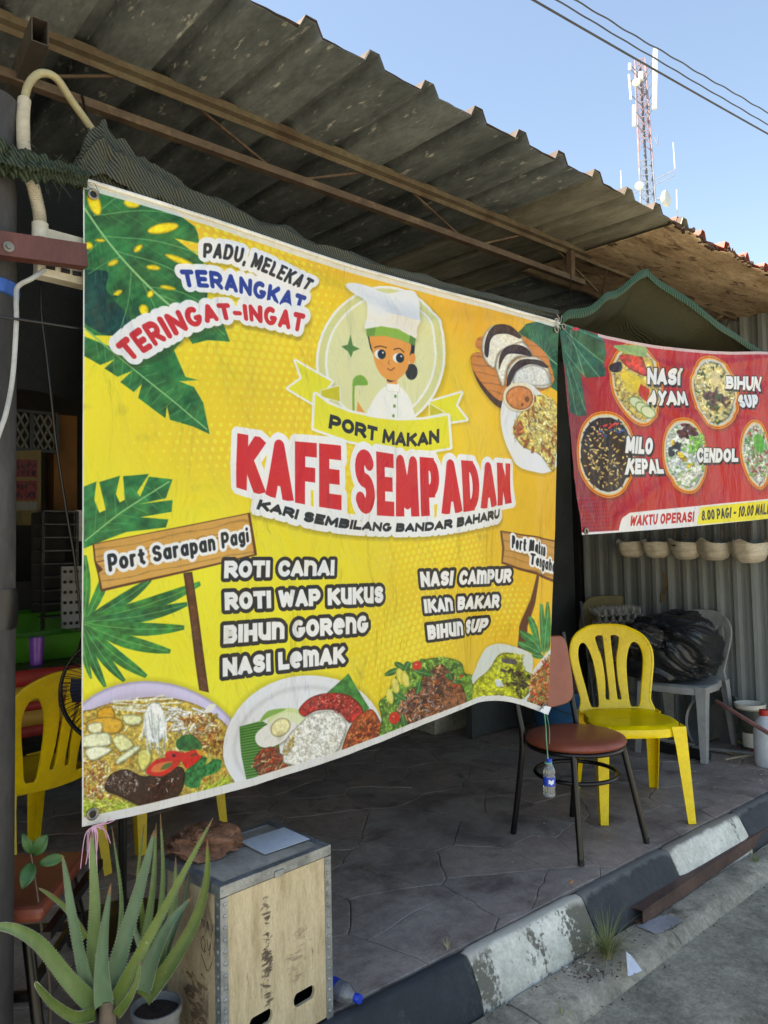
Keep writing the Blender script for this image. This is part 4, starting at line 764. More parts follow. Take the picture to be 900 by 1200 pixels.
# ------------------------------------------------------------------ kerb, drain slabs
kerb = empty('kerb', (0, 0, 0), None, None); S(kerb)
prof = [(-.054, -.2), (-.054, -.02), (-.056, -.004), (-.065, .001), (-.08, .002), (-.096, .001), (-.104, -.003), (-.112, -.014), (-.126, -.04), (-.14, -.066), (-.154, -.092), (-.16, -.108), (-.163, -.13), (-.166, -.16), (-.168, -.2)]
js = [-1.3, -.7, -.09, .515, 1.125, 1.735, 2.335, 2.94, 3.57, 4.18, 4.79, 5.4, 6.0, 6.6]; mats = [M_kerbw, M_kerbb2, M_kerbw, M_kerbb2, M_kerbb2, M_kerbw2, M_kerbb, M_kerbw, M_kerbb, M_kerbw, M_kerbb, M_kerbw, M_kerbb]
mats[3] = M_kerbw
for i in range(len(js)-1):
    a, b = js[i] + .003, js[i+1] - .003; secs = []; N = 22
    for k in range(N+1):
        x = a + (b-a)*k/N; e = min(k, N-k); rd_ = .006 if e == 0 else .0015 if e == 1 else 0
        q = []
        for j, (y, z) in enumerate(prof):
            nn = .006*(hn(x, y*3+z*3, 9, 5) - .5) + .003*(hn(x, y*3+z*3, 30, 6) - .5)
            q.append((x, y + rd_*(1 if y < -.07 else -1) + nn*(j > 3), z - rd_*(z > -.15) + nn*.7))
        secs.append(q)
    kb = MB().loft(secs).build('kerb_block', mats[i], kerb, smooth=True)
gut = empty('drain_edge', (0, 0, 0), None, None); S(gut)
gx = [-1.2, -.2, .8, 1.42, 1.83, 2.62, 3.55, 4.5, 5.5, 6.5]
edge = lambda x: -.300 + .028*(x - 2.2)
for i in range(len(gx)-1):
    a, b = gx[i] + .004, gx[i+1] - .004; secs = []; N = 20; dz = random.uniform(-.004, .003)
    for k in range(N+1):
        x = a + (b-a)*k/N; e = edge(x); q = []; rd_ = .006 if k in (0, N) else 0
        for j, (y, z) in enumerate([(-.17, -.22), (-.172, -.15), (-.2, -.147), (-.24, -.148), (e+.02, -.149), (e, -.152), (e-.012, -.16), (e-.03, -.178), (e-.042, -.196), (e-.045, -.24)]):
            nn = .008*(hn(x, y*3, 8, 15) - .5) + .004*(hn(x, y*3+z, 34, 16) - .5); q.append((x, y + nn*(j > 4), z + nn - rd_ + dz))
        secs.append(q)
    MB().loft(secs).build('drain_slab', M_gutter, gut, smooth=True)

# ------------------------------------------------------------------ roof
ZR = lambda y: 2.746 + .055*(y + .1)          # underside height of the lean-to roof
RX0, PIT = 1.192, .2335                        # rib positions
def ribbed(x0, n, ya, yb, dz, edgefn=None, rows=8, th=.0):
    """n pans with a trapezoid rib between them, seen from below"""
    xs = []
    for k in range(n+1):
        c = x0 + k*PIT
        xs += [(c-.040, 0), (c-.019, .040), (c+.019, .040), (c+.040, 0)]
        if k < n: xs += [(c+.040+(PIT-.08)*f, .0015*math.sin(f*9)) for f in (.3, .5, .7)]
    mb = MB(); nv = rows; v = []
    for r in range(nv+1):
        for (x, z) in xs:
            y0 = ya + (edgefn(x) if edgefn else 0); y = y0 + (yb-y0)*(r/nv)**1.5
            v.append((x, y, ZR(y) + z + dz + .002*(hn(x, y, 3, 30)-.5)))
    m_ = len(xs); return mb.add(v, [(r*m_+i, r*m_+i+1, (r+1)*m_+i+1, (r+1)*m_+i) for r in range(nv) for i in range(m_-1)])
roof = empty('lean_to_roof', (1.5, 1, 2.8), 'grey ribbed metal lean-to roof over the stall front', 'roof')
k = -18; idx = 0
while RX0 + k*PIT < 2.75:
    x0 = RX0 + k*PIT
    ribbed(x0, 3, -.1 + (.006 if idx % 2 else 0), 6.5, .0012*(idx % 2), edgefn=lambda x: .004*math.sin(x*17)).build('roof_sheet', M_roof if x0 < 1.9 else M_roofdark, roof, solid=.0012)
    ribbed(x0, 3, -.1, 6.5, .004 + .0012*(idx % 2), edgefn=lambda x: .012*hn(x, 0, 9, 33) - .006, rows=5).build('top_skin', M_oldred, roof, solid=.001)
    k += 3; idx += 1
xe = RX0 + k*PIT
rr = empty('old_rusty_roof', (4, 1, 2.8), 'rusty brown older roof sheets with ragged edge and red ribs', 'roof')
x = xe - .1; idx = 0
while x < 7.5:
    wd = .56; x1 = x + wd
    def under(u, v, x=x, x1=x1):
        X_ = x + (x1-x)*u; rag = .05*(hn(X_, 0, 11, 41) - .45) + .02*(hn(X_, 0, 45, 42) - .5) + (.09*max(0, .5 - abs(u-.75)) if idx % 2 == 0 else .02)
        y0 = -.115 + rag; y = y0 + (.80-y0)*v**1.2
        return (X_, y, ZR(y) - .014 - .010*math.sin(u*math.pi) + .006*(hn(X_, y, 6, 44)-.5) - .004*idx % 3 * 0)
    MB().grid(under, 40, 22).build('rusty_sheet', M_rustsheet, rr, smooth=True, solid=.003)
    # flaking crust along the torn edge
    mb = MB()
    for q in range(26):
        p = under(random.random(), 0); s = random.uniform(.006, .017); mb.box((p[0], p[1] + random.uniform(-.004, .012), p[2] + random.uniform(-.002, .022)), (s*2.4, s, s), M=Matrix.Rotation(random.uniform(-.6, .6), 3, 'Z') @ Matrix.Rotation(random.uniform(-.6, .6), 3, 'Y'))
    tag(mb.build('crust', M_rustedge, rr), kind='stuff')
    x = x1 - .03; idx += 1
for q in range(5):
    ribbed(xe + q*3*PIT, 3, .62, 6.5, .008 + .0012*(q % 2), rows=5).build('deep_sheet', M_roof, rr, solid=.0012)
for q in range(6):
    ribbed(xe + q*3*PIT, 3, -.09, 3.5, .012 + .001*(q % 2), edgefn=lambda x: .03*hn(x, 0, 14, 50), rows=5).build('red_sheet', M_redpaint, rr, solid=.0015)

# steel truss under the roof
tr = empty('roof_truss', (1, .42, 2.7), 'rusty light steel truss with two chords under the roof', 'truss')
zu, zl, yt = 2.764, 2.605, .40
MB().box((3.4, yt, zu + .002), (9.6, .03, .026)).box((3.4, yt + .013, zu - .02), (9.6, .004, .02)).build('top_chord', M_steeltan, tr)
MB().box((1.65, yt - .0, zl), (3.1, .028, .026)).build('bottom_chord', M_steelrust, tr)
xx = .15; up = 0
while xx < 3.1:
    MB().bar((xx, yt + .03, zu - .02 if up == 0 else zl), (xx + .34, yt + .03, zl if up == 0 else zu - .02), .008, .008).build('web_bar', M_steelrust, tr)
    if up == 1: MB().bar((xx + .34, yt + .032, zu - .13), (xx + .62, yt + .032, zu - .13), .006, .006).build('web_bar', M_steelrust, tr)
    xx += .34 if up == 0 else .62; up = 1 - up
for q in range(5):
    xx = 3.45 + q*.7
    MB().bar((xx, yt + .02, zu - .02), (xx + .3, yt + .3, zu - .22), .01, .01).build('web_bar', M_steelrust, tr); MB().bar((xx + .3, yt + .3, zu - .22), (xx + .6, yt + .02, zu - .03), .01, .01).build('web_bar', M_steelrust, tr)
MB().box((3.1, yt, (zu+zl)/2 - .01), (.03, .03, zu - zl - .02)).build('strut', M_steelrust, tr)
# rafters of the deep roof
for q, yy in enumerate((1.35, 2.5, 3.8, 5.2)):
    tag(MB().box((3, yy, ZR(yy) - .035), (10, .05, .06)).build('roof_purlin', M_steelrust), ['steel purlin nearest behind the truss under the roof', 'second steel purlin deeper under the dark roof', 'third steel purlin deep in the dark stall', 'rearmost steel purlin at the back of the stall'][q], 'beam', 'purlins under the roof')
# hollow stub beam over the post
sb = MB(); e0, e1 = Vector(at(47, 36, 1, .20)), Vector(at(14, 118, 1, .56)); ax_ = (e1-e0).normalized(); rt = ax_.cross(Vector((0, 0, 1))).normalized(); up2 = rt.cross(ax_); sx, sz, t_ = .021, .034, .003; cx, ya, cz = e0
for dx, dz, w_, h_ in ((-sx+t_/2, 0, t_, 2*sz), (sx-t_/2, 0, t_, 2*sz), (0, -sz+t_/2, 2*sx-2*t_, t_), (0, sz-t_/2, 2*sx-2*t_, t_)): o_ = rt*dx + up2*dz; sb.bar(e0 + o_, e1 + ax_*.12 + o_, w_, h_)
tag(sb.build('hollow_beam', MAT('grey box section', (74, 70, 66), (58, 50, 46), 6, rough=.6, third=(96, 80, 68), sc3=16), loc=(cx, ya, cz)), 'short hollow rectangular steel beam with open end above the post', 'beam')

# ------------------------------------------------------------------ walls
cw = empty('cladding_wall', (4.95, 1, 0), 'grey ribbed metal cladding wall at the right of the stall', 'wall')
def panel(y0, n, pit=.115, x=4.95):
    pr = []
    for k_ in range(n):
        c = y0 + k_*pit; pr += [(c, 0), (c+.014, -.026), (c+.042, -.026), (c+.056, 0), (c+.075, 0), (c+.079, -.006), (c+.089, -.006), (c+.093, 0)]
    pr.append((y0 + n*pit, 0)); v = []
    for z in (0.0, 1.2, 2.8): v += [(x + a_, b_, z) for b_, a_ in pr]
    m_ = len(pr); return MB().add(v, [(r*m_+i, r*m_+i+1, (r+1)*m_+i+1, (r+1)*m_+i) for r in range(2) for i in range(m_-1)])
for q in range(5): panel(-.45 + q*.575, 5).build('wall_panel', M_wallsteel, cw, solid=.001)
for y_ in [-.45 + .115*k_ for k_ in (1, 4, 7, 9, 12, 15, 18, 20)]: MB().box((4.9225, y_ + .028, 1.4), (.003, .02, 2.75)).build('worn_rib', M_wallpale, cw)
YB = 1.72
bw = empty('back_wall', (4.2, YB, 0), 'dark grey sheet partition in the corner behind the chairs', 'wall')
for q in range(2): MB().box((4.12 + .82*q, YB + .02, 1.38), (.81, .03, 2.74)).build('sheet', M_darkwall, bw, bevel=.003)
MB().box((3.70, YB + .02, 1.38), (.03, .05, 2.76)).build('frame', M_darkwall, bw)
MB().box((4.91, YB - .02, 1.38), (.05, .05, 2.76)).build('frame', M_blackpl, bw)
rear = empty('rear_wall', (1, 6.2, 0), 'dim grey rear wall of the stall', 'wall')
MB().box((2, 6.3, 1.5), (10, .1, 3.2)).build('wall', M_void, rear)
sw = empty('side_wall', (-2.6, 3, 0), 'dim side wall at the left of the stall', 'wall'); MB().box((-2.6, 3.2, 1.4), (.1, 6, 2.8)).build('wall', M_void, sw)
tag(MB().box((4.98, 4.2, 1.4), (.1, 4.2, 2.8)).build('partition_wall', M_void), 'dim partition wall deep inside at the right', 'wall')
# ------------------------------------------------------------------ banners
def banner_surface(top, bot, nu, nv, vexp=2.0):
    def interp(P, s):
        P = np.array(P, float); L = np.concatenate([[0], np.cumsum(np.linalg.norm(np.diff(P, axis=0), axis=1))]); L /= L[-1]
        return np.stack([np.interp(s, L, P[:, k]) for k in range(3)], -1)
    s = np.linspace(0, 1, nu); T = interp(top, s); B = interp(bot, s)
    for _ in range(max(1, int(nu/14)**2)):
        for A_ in (T, B): A_[1:-1] = .25*A_[:-2] + .5*A_[1:-1] + .25*A_[2:]
    T0 = T[0] + (T[-1]-T[0])*s[:, None]; B0 = B[0] + (B[-1]-B[0])*s[:, None]; v = np.linspace(0, 1, nv)[:, None, None]
    return T0*(1-v) + B0*v + (T-T0)*(1-v)**2 + (B-B0)*v**vexp
def banner(name, top, bot, im, label, wr, bright, creases, rough=.42):
    S_ = banner_surface(top, bot, 85, 61); u, v = np.meshgrid(np.linspace(0, 1, 85), np.linspace(0, 1, 61))
    # soft folds hanging from the top hem and slack waves along the bottom
    S_[..., 1] += (2.4 if wr < 1.2 else 1.5)*sum(a_*np.exp(-(((u-u0)*(v1-v0) - (v-v0)*(u1-u0))/math.hypot(u1-u0, v1-v0)/w_)**2)*np.clip(((u-u0)*(u1-u0)+(v-v0)*(v1-v0))/((u1-u0)**2+(v1-v0)**2)*4, 0, 1)*np.clip(4-((u-u0)*(u1-u0)+(v-v0)*(v1-v0))/((u1-u0)**2+(v1-v0)**2)*4, 0, 1) for u0, v0, u1, v1, a_, w_ in creases)
    S_[..., 1] += wr*(.006*np.sin(u*23+v*1.5)*np.sin(v*3.1) + .014*(fbm(u*5, v*2.5, 61)-.5) + .008*(fbm(u*16, v*5, 62)-.5)*(.4+v))
    root = empty(name, tuple(S_[0, 0]), label, 'banner'); mb = MB(); nu, nv = 85, 61
    mb.add(S_.reshape(-1, 3), [(j*nu+i, j*nu+i+1, (j+1)*nu+i+1, (j+1)*nu+i) for j in range(nv-1) for i in range(nu-1)])
    o = mb.build('printed_sheet', img_mat(name + ' print', im, bright=bright, rough=rough), root, smooth=True)
    uvl = o.data.uv_layers.new(name='print'); uvs = np.stack([u.ravel(), 1 - v.ravel()], 1); li = np.zeros(len(o.data.loops), int); o.data.loops.foreach_get('vertex_index', li)
    uvl.data.foreach_set('uv', uvs[li].ravel().astype(np.float32))
    return root, S_
TOP = [(.591, 0, 2.167), (.932, 0, 2.161), (1.361, 0, 2.142), (1.927, 0, 2.151), (2.443, 0, 2.156)]
BOT = [(.588, 0, .652), (.974, 0, .646), (1.237, .02, .652), (1.503, .05, .666), (1.757, .09, .682), (2.012, .12, .70), (2.139, .13, .714), (2.223, .11, .693), (2.29, .08, .658), (2.365, .05, .622)]
RT = [(2.443, 0, 2.166), (2.7, -.024, 2.15), (3.045, -.057, 2.155), (3.545, -.104, 2.196), (3.997, -.147, 2.258), (4.367, -.182, 2.288)]
RB = [(2.537, -.009, 1.316), (3.148, -.067, 1.343), (3.938, -.141, 1.391), (4.308, -.176, 1.421)]
def art_grid(top, bot):
    """where each lattice point of the sheet lies in the artist's layout"""
    G = banner_surface(top, bot, 21, 15) - CAMPOS; z = G @ _F
    return np.stack([450 + FPX*(G @ _R)/z, 600 - FPX*(G @ _U)/z], -1)
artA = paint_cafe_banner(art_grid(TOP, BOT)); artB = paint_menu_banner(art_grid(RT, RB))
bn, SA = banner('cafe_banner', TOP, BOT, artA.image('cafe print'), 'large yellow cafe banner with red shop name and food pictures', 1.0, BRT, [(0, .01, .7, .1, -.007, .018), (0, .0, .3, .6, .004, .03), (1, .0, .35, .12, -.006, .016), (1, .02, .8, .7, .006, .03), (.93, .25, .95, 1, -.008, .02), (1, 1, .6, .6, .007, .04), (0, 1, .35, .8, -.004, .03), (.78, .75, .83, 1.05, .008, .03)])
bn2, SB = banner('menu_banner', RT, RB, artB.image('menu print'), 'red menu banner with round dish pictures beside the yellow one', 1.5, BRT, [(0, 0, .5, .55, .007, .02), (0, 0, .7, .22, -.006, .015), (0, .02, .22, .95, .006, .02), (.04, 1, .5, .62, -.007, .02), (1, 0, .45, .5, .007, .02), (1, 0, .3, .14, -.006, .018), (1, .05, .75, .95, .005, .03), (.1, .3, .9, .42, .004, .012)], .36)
M_eye = MAT('brass eyelet', (150, 146, 136), (110, 104, 92), 20, rough=.4, metal=.8)
M_cordw = MAT('grey white cord', (176, 176, 172), (140, 140, 136), 20, rough=.6)
M_hole = MAT('eyelet hole', (14, 14, 14), (10, 10, 10), 5)
def eyelet(root, p):
    ring = [(p[0] + .011*math.cos(t), p[1] - .004, p[2] + .011*math.sin(t)) for t in np.linspace(0, 2*math.pi, 15)]
    e = MB().tube(ring, .0035, 6, cap=False).build('eyelet', M_eye, root, smooth=True)
    MB().tube([(p[0], p[1]-.003, p[2]), (p[0], p[1]-.002, p[2])], .009, 12).build('hole', M_hole, e)
for (i, j) in ((1, 1), (-2, 1), (1, -2), (-2, -2)): eyelet(bn, SA[j, i])
for (i, j) in ((1, 1), (1, -2)): eyelet(bn2, SB[j, i])
hem = [tuple(SA[0, i] + np.array([0, -.002, .004])) for i in range(0, 85, 3)]
MB().tube(hem, .0055, 6).build('top_hem', MAT('hem tape', (222, 222, 218), (190, 188, 180), 9, rough=.6), bn, smooth=True)

# ------------------------------------------------------------------ netting
N_dark = net_mat('dark green shade net', (84, 86, 72), (20, 24, 19), 40, .97)
N_mid = net_mat('faded green shade net', (58, 72, 54), (18, 26, 20), 40, .97)
N_green = net_mat('green shade net', (52, 92, 66), (10, 24, 16), 24, .97, rot=.3)
def netroll(name, ctr, rz, ry, label, mat, seed=0, folds=7):
    P = spline(ctr, 14); secs = []; n = 20
    for i, p in enumerate(P):
        s = i/(len(P)-1); a = np.interp(s, np.linspace(0, 1, len(rz)), rz); b = np.interp(s, np.linspace(0, 1, len(ry)), ry); q = []
        for k_ in range(n):
            t = 2*math.pi*k_/n; w_ = 1 + .20*math.sin(folds*t + 5*s) + .7*(hn(s*22 + t, t*1.5, 1.3, seed) - .5) + .12*math.sin(60*s + 2*t)
            q.append((p[0] + .01*(hn(s*20, t, 1, seed+3)-.5), p[1] + b*w_*math.cos(t), p[2] + a*w_*math.sin(t)))
        secs.append(q)
    return tag(MB().loft(secs).build(name, mat, loc=tuple(P[0]), smooth=True), label, 'shade net')
A1 = lambda px, py, y=.03: tuple(at(px, py, 1, y))
netroll('rolled_net', [A1(88, 205), A1(112, 185), A1(150, 208), A1(220, 243), A1(320, 284), A1(430, 318), A1(540, 346), A1(652, 370)], [.035, .075, .070, .054, .046, .036, .028, .018], [.02, .03, .03, .028, .025, .02, .02, .014], 'dark green shade net rolled along the top of the yellow banner', N_dark, 2)
netroll('bunched_net', [A1(-40, 178, -.02), A1(0, 185, -.02), A1(30, 194, -.03), A1(60, 200, -.03), A1(100, 212, 0)], [.028, .034, .03, .022, .018], [.03, .03, .025, .02, .02], 'green shade net bunched in front of the dark post', N_mid, 5, 5)
# frayed strands
mb = MB()
for q in range(46):
    s = random.random(); p = np.array(A1(40 + 60*s, 205 + 8*s, -.05 + .04*random.random())); d = np.array([random.uniform(-1, 1), random.uniform(-.4, .1), random.uniform(-.6, 1)])*random.uniform(.03, .09)
    mb.tube([p, p + d*.5 + np.array([0, 0, .01]), p + d + np.array([random.uniform(-.02, .02), 0, -.012])], .0007, 4)
tag(mb.build('frayed_strands', N_mid, loc=A1(70, 205)), 'frayed green net threads sticking out beside the post', 'net threads', kind='stuff')
def hang(u, v):
    x = -.9 + 3.4*u; z = 2.30 - (.60 if x < .75 else .60 + .3*min(1, (x-.75)*4))*v; return (x, .34 + .03*math.sin(x*9) + .015*math.sin(x*23+v*3) + .05*v, z + .03*math.sin(x*4))
tag(MB().grid(hang, 70, 14).build('hanging_net', net_mat('black inner net', (22, 26, 25), (9, 11, 11), 60, .99), smooth=True, loc=(.6, .34, 2.3)), 'dark net sheet hanging behind the yellow banner', 'shade net')
# green canopy net peaked over the red banner
pk = at(757, 314, 1, .0); Lc = at(657, 372, 1, 0); Rc = at(905, 408, 1, -.13); Rc2 = Rc + (Rc-pk)*.6
def canopy(u, v):
    if u < .42: t = u/.42; p = Lc + (pk-Lc)*t + np.array([0, 0, -.02*math.sin(math.pi*t)])
    else: t = (u-.42)/.58; p = pk + (Rc2-pk)*t + np.array([0, 0, -.055*math.sin(math.pi*t*1.2)])
    b = np.array([p[0] + .12, .62, min(p[2], 2.30) - .03]); s = v
    q = p + (b-p)*s; return (q[0], q[1] + .012*math.sin(u*30), q[2] - .09*math.sin(math.pi*s) + .01*math.sin(u*40+s*6) + .01*math.sin(s*19))
cn = empty('canopy_net', tuple(pk), 'green shade net peaked like a tent over the red banner', 'shade net')
MB().grid(canopy, 60, 24).build('net_sheet', net_mat('olive net sheet', (84, 84, 62), (60, 62, 46), 120, .98, rot=1.2), cn, smooth=True)
for seg, nm in (((0, .42), 'hem'), ((.42, 1), 'hem')):
    secs = []
    for i in range(30):
        u = seg[0] + (seg[1]-seg[0])*i/29; p = np.array(canopy(u, 0)); w_ = .026 + .01*hn(i, 0, .5, 9)
        secs.append([tuple(p + np.array([0, -.006, .006])), tuple(p + np.array([0, -.012, -w_*.5])), tuple(p + np.array([0, -.006, -w_])), tuple(p + np.array([0, .008, -w_*.6]))])
    MB().loft(secs).build(nm, N_green, cn, smooth=True)

# ------------------------------------------------------------------ post, beam, trunking, cables at the left
po = empty('post', (.392, .075, 0), 'dark stained steel pipe post at the left edge', 'post')
def pw(a, i): return .0012*math.sin(5*a+i)
MB().lathe([(.070, -.19), (.070, .6), (.0695, 1.0), (.069, 1.6), (.0685, 2.2), (.0685, 2.33)], (.392, .075, 0), 36, wob=pw).build('pipe', M_post, po, smooth=True)
MB().lathe([(.11, 0), (.11, .01), (.0, .011)], (.392, .075, 0.001), 24).build('base_plate', M_post, po)
ptb = at(12, 715, 1, 0)
tag(MB().lathe([(.0715, -.045), (.073, -.04), (.0735, .0), (.073, .03), (.0715, .045)], (.392, .075, ptb[2]), 24, wob=lambda a, i: .003*math.sin(3*a+i)).build('black_tape', M_blackpl, smooth=True, loc=(.392, .075, ptb[2])), 'black tape wrapped round the dark post', 'tape')
zt = at(10, 333, 1, .0)[2]
bt = MB().lathe([(.0705, -.018), (.074, -.016), (.075, 0), (.074, .014), (.0705, .016)], (.392, .075, zt), 28, wob=lambda a, i: .0015*math.sin(4*a+i)).build('blue_tie', MAT('blue tape', (44, 96, 176), (36, 76, 150), 9, rough=.5), smooth=True, loc=(.392, .075, zt)); tag(bt, 'bright blue tape tied round the dark post', 'tie')
ob = empty('front_beam', (.4, -.02, 1.96), 'red brown steel crossbeam bolted in front of the dark post', 'beam')
b0, b1 = at(-60, 272, 1, -.035), at(110, 301, 1, -.035)
b0 = np.array([b0[0], -.035, at(-60, 276, 1, -.035)[2]]); b1 = np.array([.588, -.035, b1[2]])
MB().bar(b0, b1, .004, .054).bar(b0 + np.array([0, .016, .025]), b1 + np.array([0, .016, .025]), .028, .004).bar(b0 + np.array([0, .016, -.025]), b1 + np.array([0, .016, -.025]), .028, .004).build('channel', M_oxide, ob)
o_ = ob.children[0]
bp_ = at(11, 288, 1, -.045)
bo = MB().tube([(bp_[0], -.037, bp_[2]), (bp_[0], -.040, bp_[2])], .0115, 16).build('washer', M_eye, ob); MB().tube([(bp_[0], -.040, bp_[2]), (bp_[0], -.046, bp_[2])], .006, 6).build('bolt', M_eye, bo)
M_pvc = MAT('dirty white plastic', (202, 198, 186), (170, 164, 148), 6, rough=.5, third=(120, 108, 90), sc3=16, thr3=(.62, .75))
tk = empty('trunking', (.5, .03, 1.95), 'dirty white cable trunking behind the red brown beam', 'trunking')
t0, t1 = at(42, 296, 1, .04), at(106, 312, 1, .04); t1 = t0 + (t1-t0)*.96
MB().bar(t0, t1, .04, .115).build('box', M_pvc, tk, bevel=.002)
for f in (.22, .5, .72): q = t0 + (t1-t0)*f; MB().box((q[0], .018, q[2]-.035), (.02, .004, .01)).build('slot', M_hole, tk)
cps = [A1(47, 276, .03), A1(46, 250, .03), A1(38, 215, .02), A1(29, 180, .02), A1(27, 150, .03), A1(28, 122, .05), A1(34, 98, .06), A1(48, 86, .07), A1(66, 92, .08), A1(84, 118, .09), A1(104, 146, .1), A1(122, 172, .1)]
sp_ = spline(cps, 16)
cdt = empty('conduit', tuple(sp_[0]), 'white corrugated conduit looping up over the steel chord', 'conduit')
n1 = int(len(sp_)*.47); dens = []
for i in range(n1):
    for f in (0, .25, .5, .75): dens.append(np.array(sp_[i])*(1-f) + np.array(sp_[i+1])*f)
MB().tube(dens, [.0135 + .0016*(1 if (i//2) % 2 else -1) for i in range(len(dens))], 12).build('corrugated_hose', M_pvc, cdt, smooth=True)
MB().tube(sp_[n1:], .0095, 12).build('smooth_pipe', MAT('yellowed pipe', (176, 166, 128), (140, 130, 96), 7, rough=.6), cdt, smooth=True)
MB().tube([A1(47, 280, .03), A1(47, 262, .03)], .0185, 12).build('coupling', M_pvc, cdt, smooth=True)
def cable(name, pts, r, mat, label, cat='cable'): return tag(MB().tube(spline(pts, 10), r, 8).build(name, mat, smooth=True, loc=tuple(pts[0])), label, cat)
M_wcab = MAT('grey white cable', (168, 170, 170), (136, 138, 138), 10, rough=.5)
cable('white_cable', [A1(52, 316, -.0), A1(38, 326, -.02), A1(21, 336, -.0), A1(19, 352, -.005), A1(19, 380, -.005), A1(15, 440, -.005), A1(8, 480, -.005), A1(0, 505, -.005), A1(-20, 560, -.005)], .0055, M_wcab, 'grey white cable running down from the trunking past the post')
cable('black_cable', [A1(48, 330, .1), A1(49, 370, .1), A1(55, 420, .1), A1(60, 465, .1), A1(66, 520, .12), A1(78, 600, .14), A1(88, 660, .14), A1(96, 740, .16)], .0035, M_blackpl, 'thin black cable dangling below the trunking')
cable('tight_wire', [A1(-60, 364, -.02), A1(20, 374, -.02), A1(100, 386, .02), A1(180, 396, .04)], .0032, M_blackpl, 'black wire stretched level behind the yellow banner')
cable('hanging_tie', [A1(96, 112, .38), A1(99, 126, .3), A1(102, 142, .2), A1(104, 156, .05)], .004, M_blackpl, 'black tie hanging from the lower chord to the net', 'tie')
cable('short_tie', [A1(90, 128, .3), A1(89, 140, .2), A1(90, 158, .05)], .003, M_blackpl, 'short black strap beside the longer net tie', 'tie')
cable('net_wire', [A1(669, 322, .3), A1(669, 340, .2), A1(670, 358, .05)], .002, M_blackpl, 'thin wire holding up the net by the strut', 'wire')
# corner knots
mb = MB(); kp = at(654, 377, 1, -.005)
for q in range(9): a = random.uniform(0, 6.28); mb.tube(spline([kp, kp + .012*np.array([math.cos(a), -.3, math.sin(a)]), kp + .03*np.array([math.cos(a+1), -.2, math.sin(a+1)])], 4), .0012, 5)
tag(mb.build('wire_knot', M_cordw, loc=tuple(kp)), 'twist of wire joining the two banners at the top', 'wire')
M_pink = MAT('pink raffia', (206, 150, 176), (226, 190, 206), 20, rough=.5)
mb = MB(); kp = np.array(SA[-1, 1]) + np.array([0, -.01, .0])
for q in range(22):
    a = random.uniform(-2.6, -.5) if q > 5 else random.uniform(-.6, .2); l = random.uniform(.03, .1)
    mb.tube(spline([kp, kp + l*.5*np.array([math.cos(a)*.6, -.2, math.sin(a)*.6]), kp + l*np.array([math.cos(a)*.4 + random.uniform(-.1, .1), -.1, -1 if q > 5 else math.sin(a)])], 4), .0011, 4)
tag(mb.build('pink_string', M_pink, loc=tuple(kp)), 'pink string tuft tied to the lower left banner corner', 'string')

# ------------------------------------------------------------------ chairs
def outline_mesh(outer, holes, depth, bev, fn, mat, name, parent, maxlen=.03):
    cu = bpy.data.curves.new(name, 'CURVE'); cu.dimensions = '2D'; cu.fill_mode = 'BOTH'; cu.extrude = depth; cu.bevel_depth = bev; cu.bevel_resolution = 2
    for ring in [outer] + holes:
        s = cu.splines.new('POLY'); s.points.add(len(ring)-1); s.use_cyclic_u = True
        for i, q in enumerate(ring): s.points[i].co = (q[0], q[1], 0, 1)
    tmp = bpy.data.objects.new('tmp', cu); COL.objects.link(tmp); dg = bpy.context.evaluated_depsgraph_get(); me = bpy.data.meshes.new_from_object(tmp.evaluated_get(dg)); bpy.data.objects.remove(tmp); bpy.data.curves.remove(cu)
    bm = bmesh.new(); bm.from_mesh(me); bmesh.ops.remove_doubles(bm, verts=bm.verts, dist=1e-5); bmesh.ops.triangulate(bm, faces=bm.faces)
    for _ in range(3):
        es = [e for e in bm.edges if e.calc_length() > maxlen]
        if es: bmesh.ops.subdivide_edges(bm, edges=es, cuts=1); bmesh.ops.triangulate(bm, faces=bm.faces)
    for v in bm.verts: v.co = Vector(fn(v.co.x, v.co.y, v.co.z))
    bmesh.ops.recalc_face_normals(bm, faces=bm.faces); bm.to_mesh(me); bm.free(); me.materials.clear(); me.materials.append(mat); me.name = name
    for p in me.polygons: p.use_smooth = True
    me.set_sharp_from_angle(angle=math.radians(38))
    o = bpy.data.objects.new(name, me); COL.objects.link(o); o.parent = parent; return o
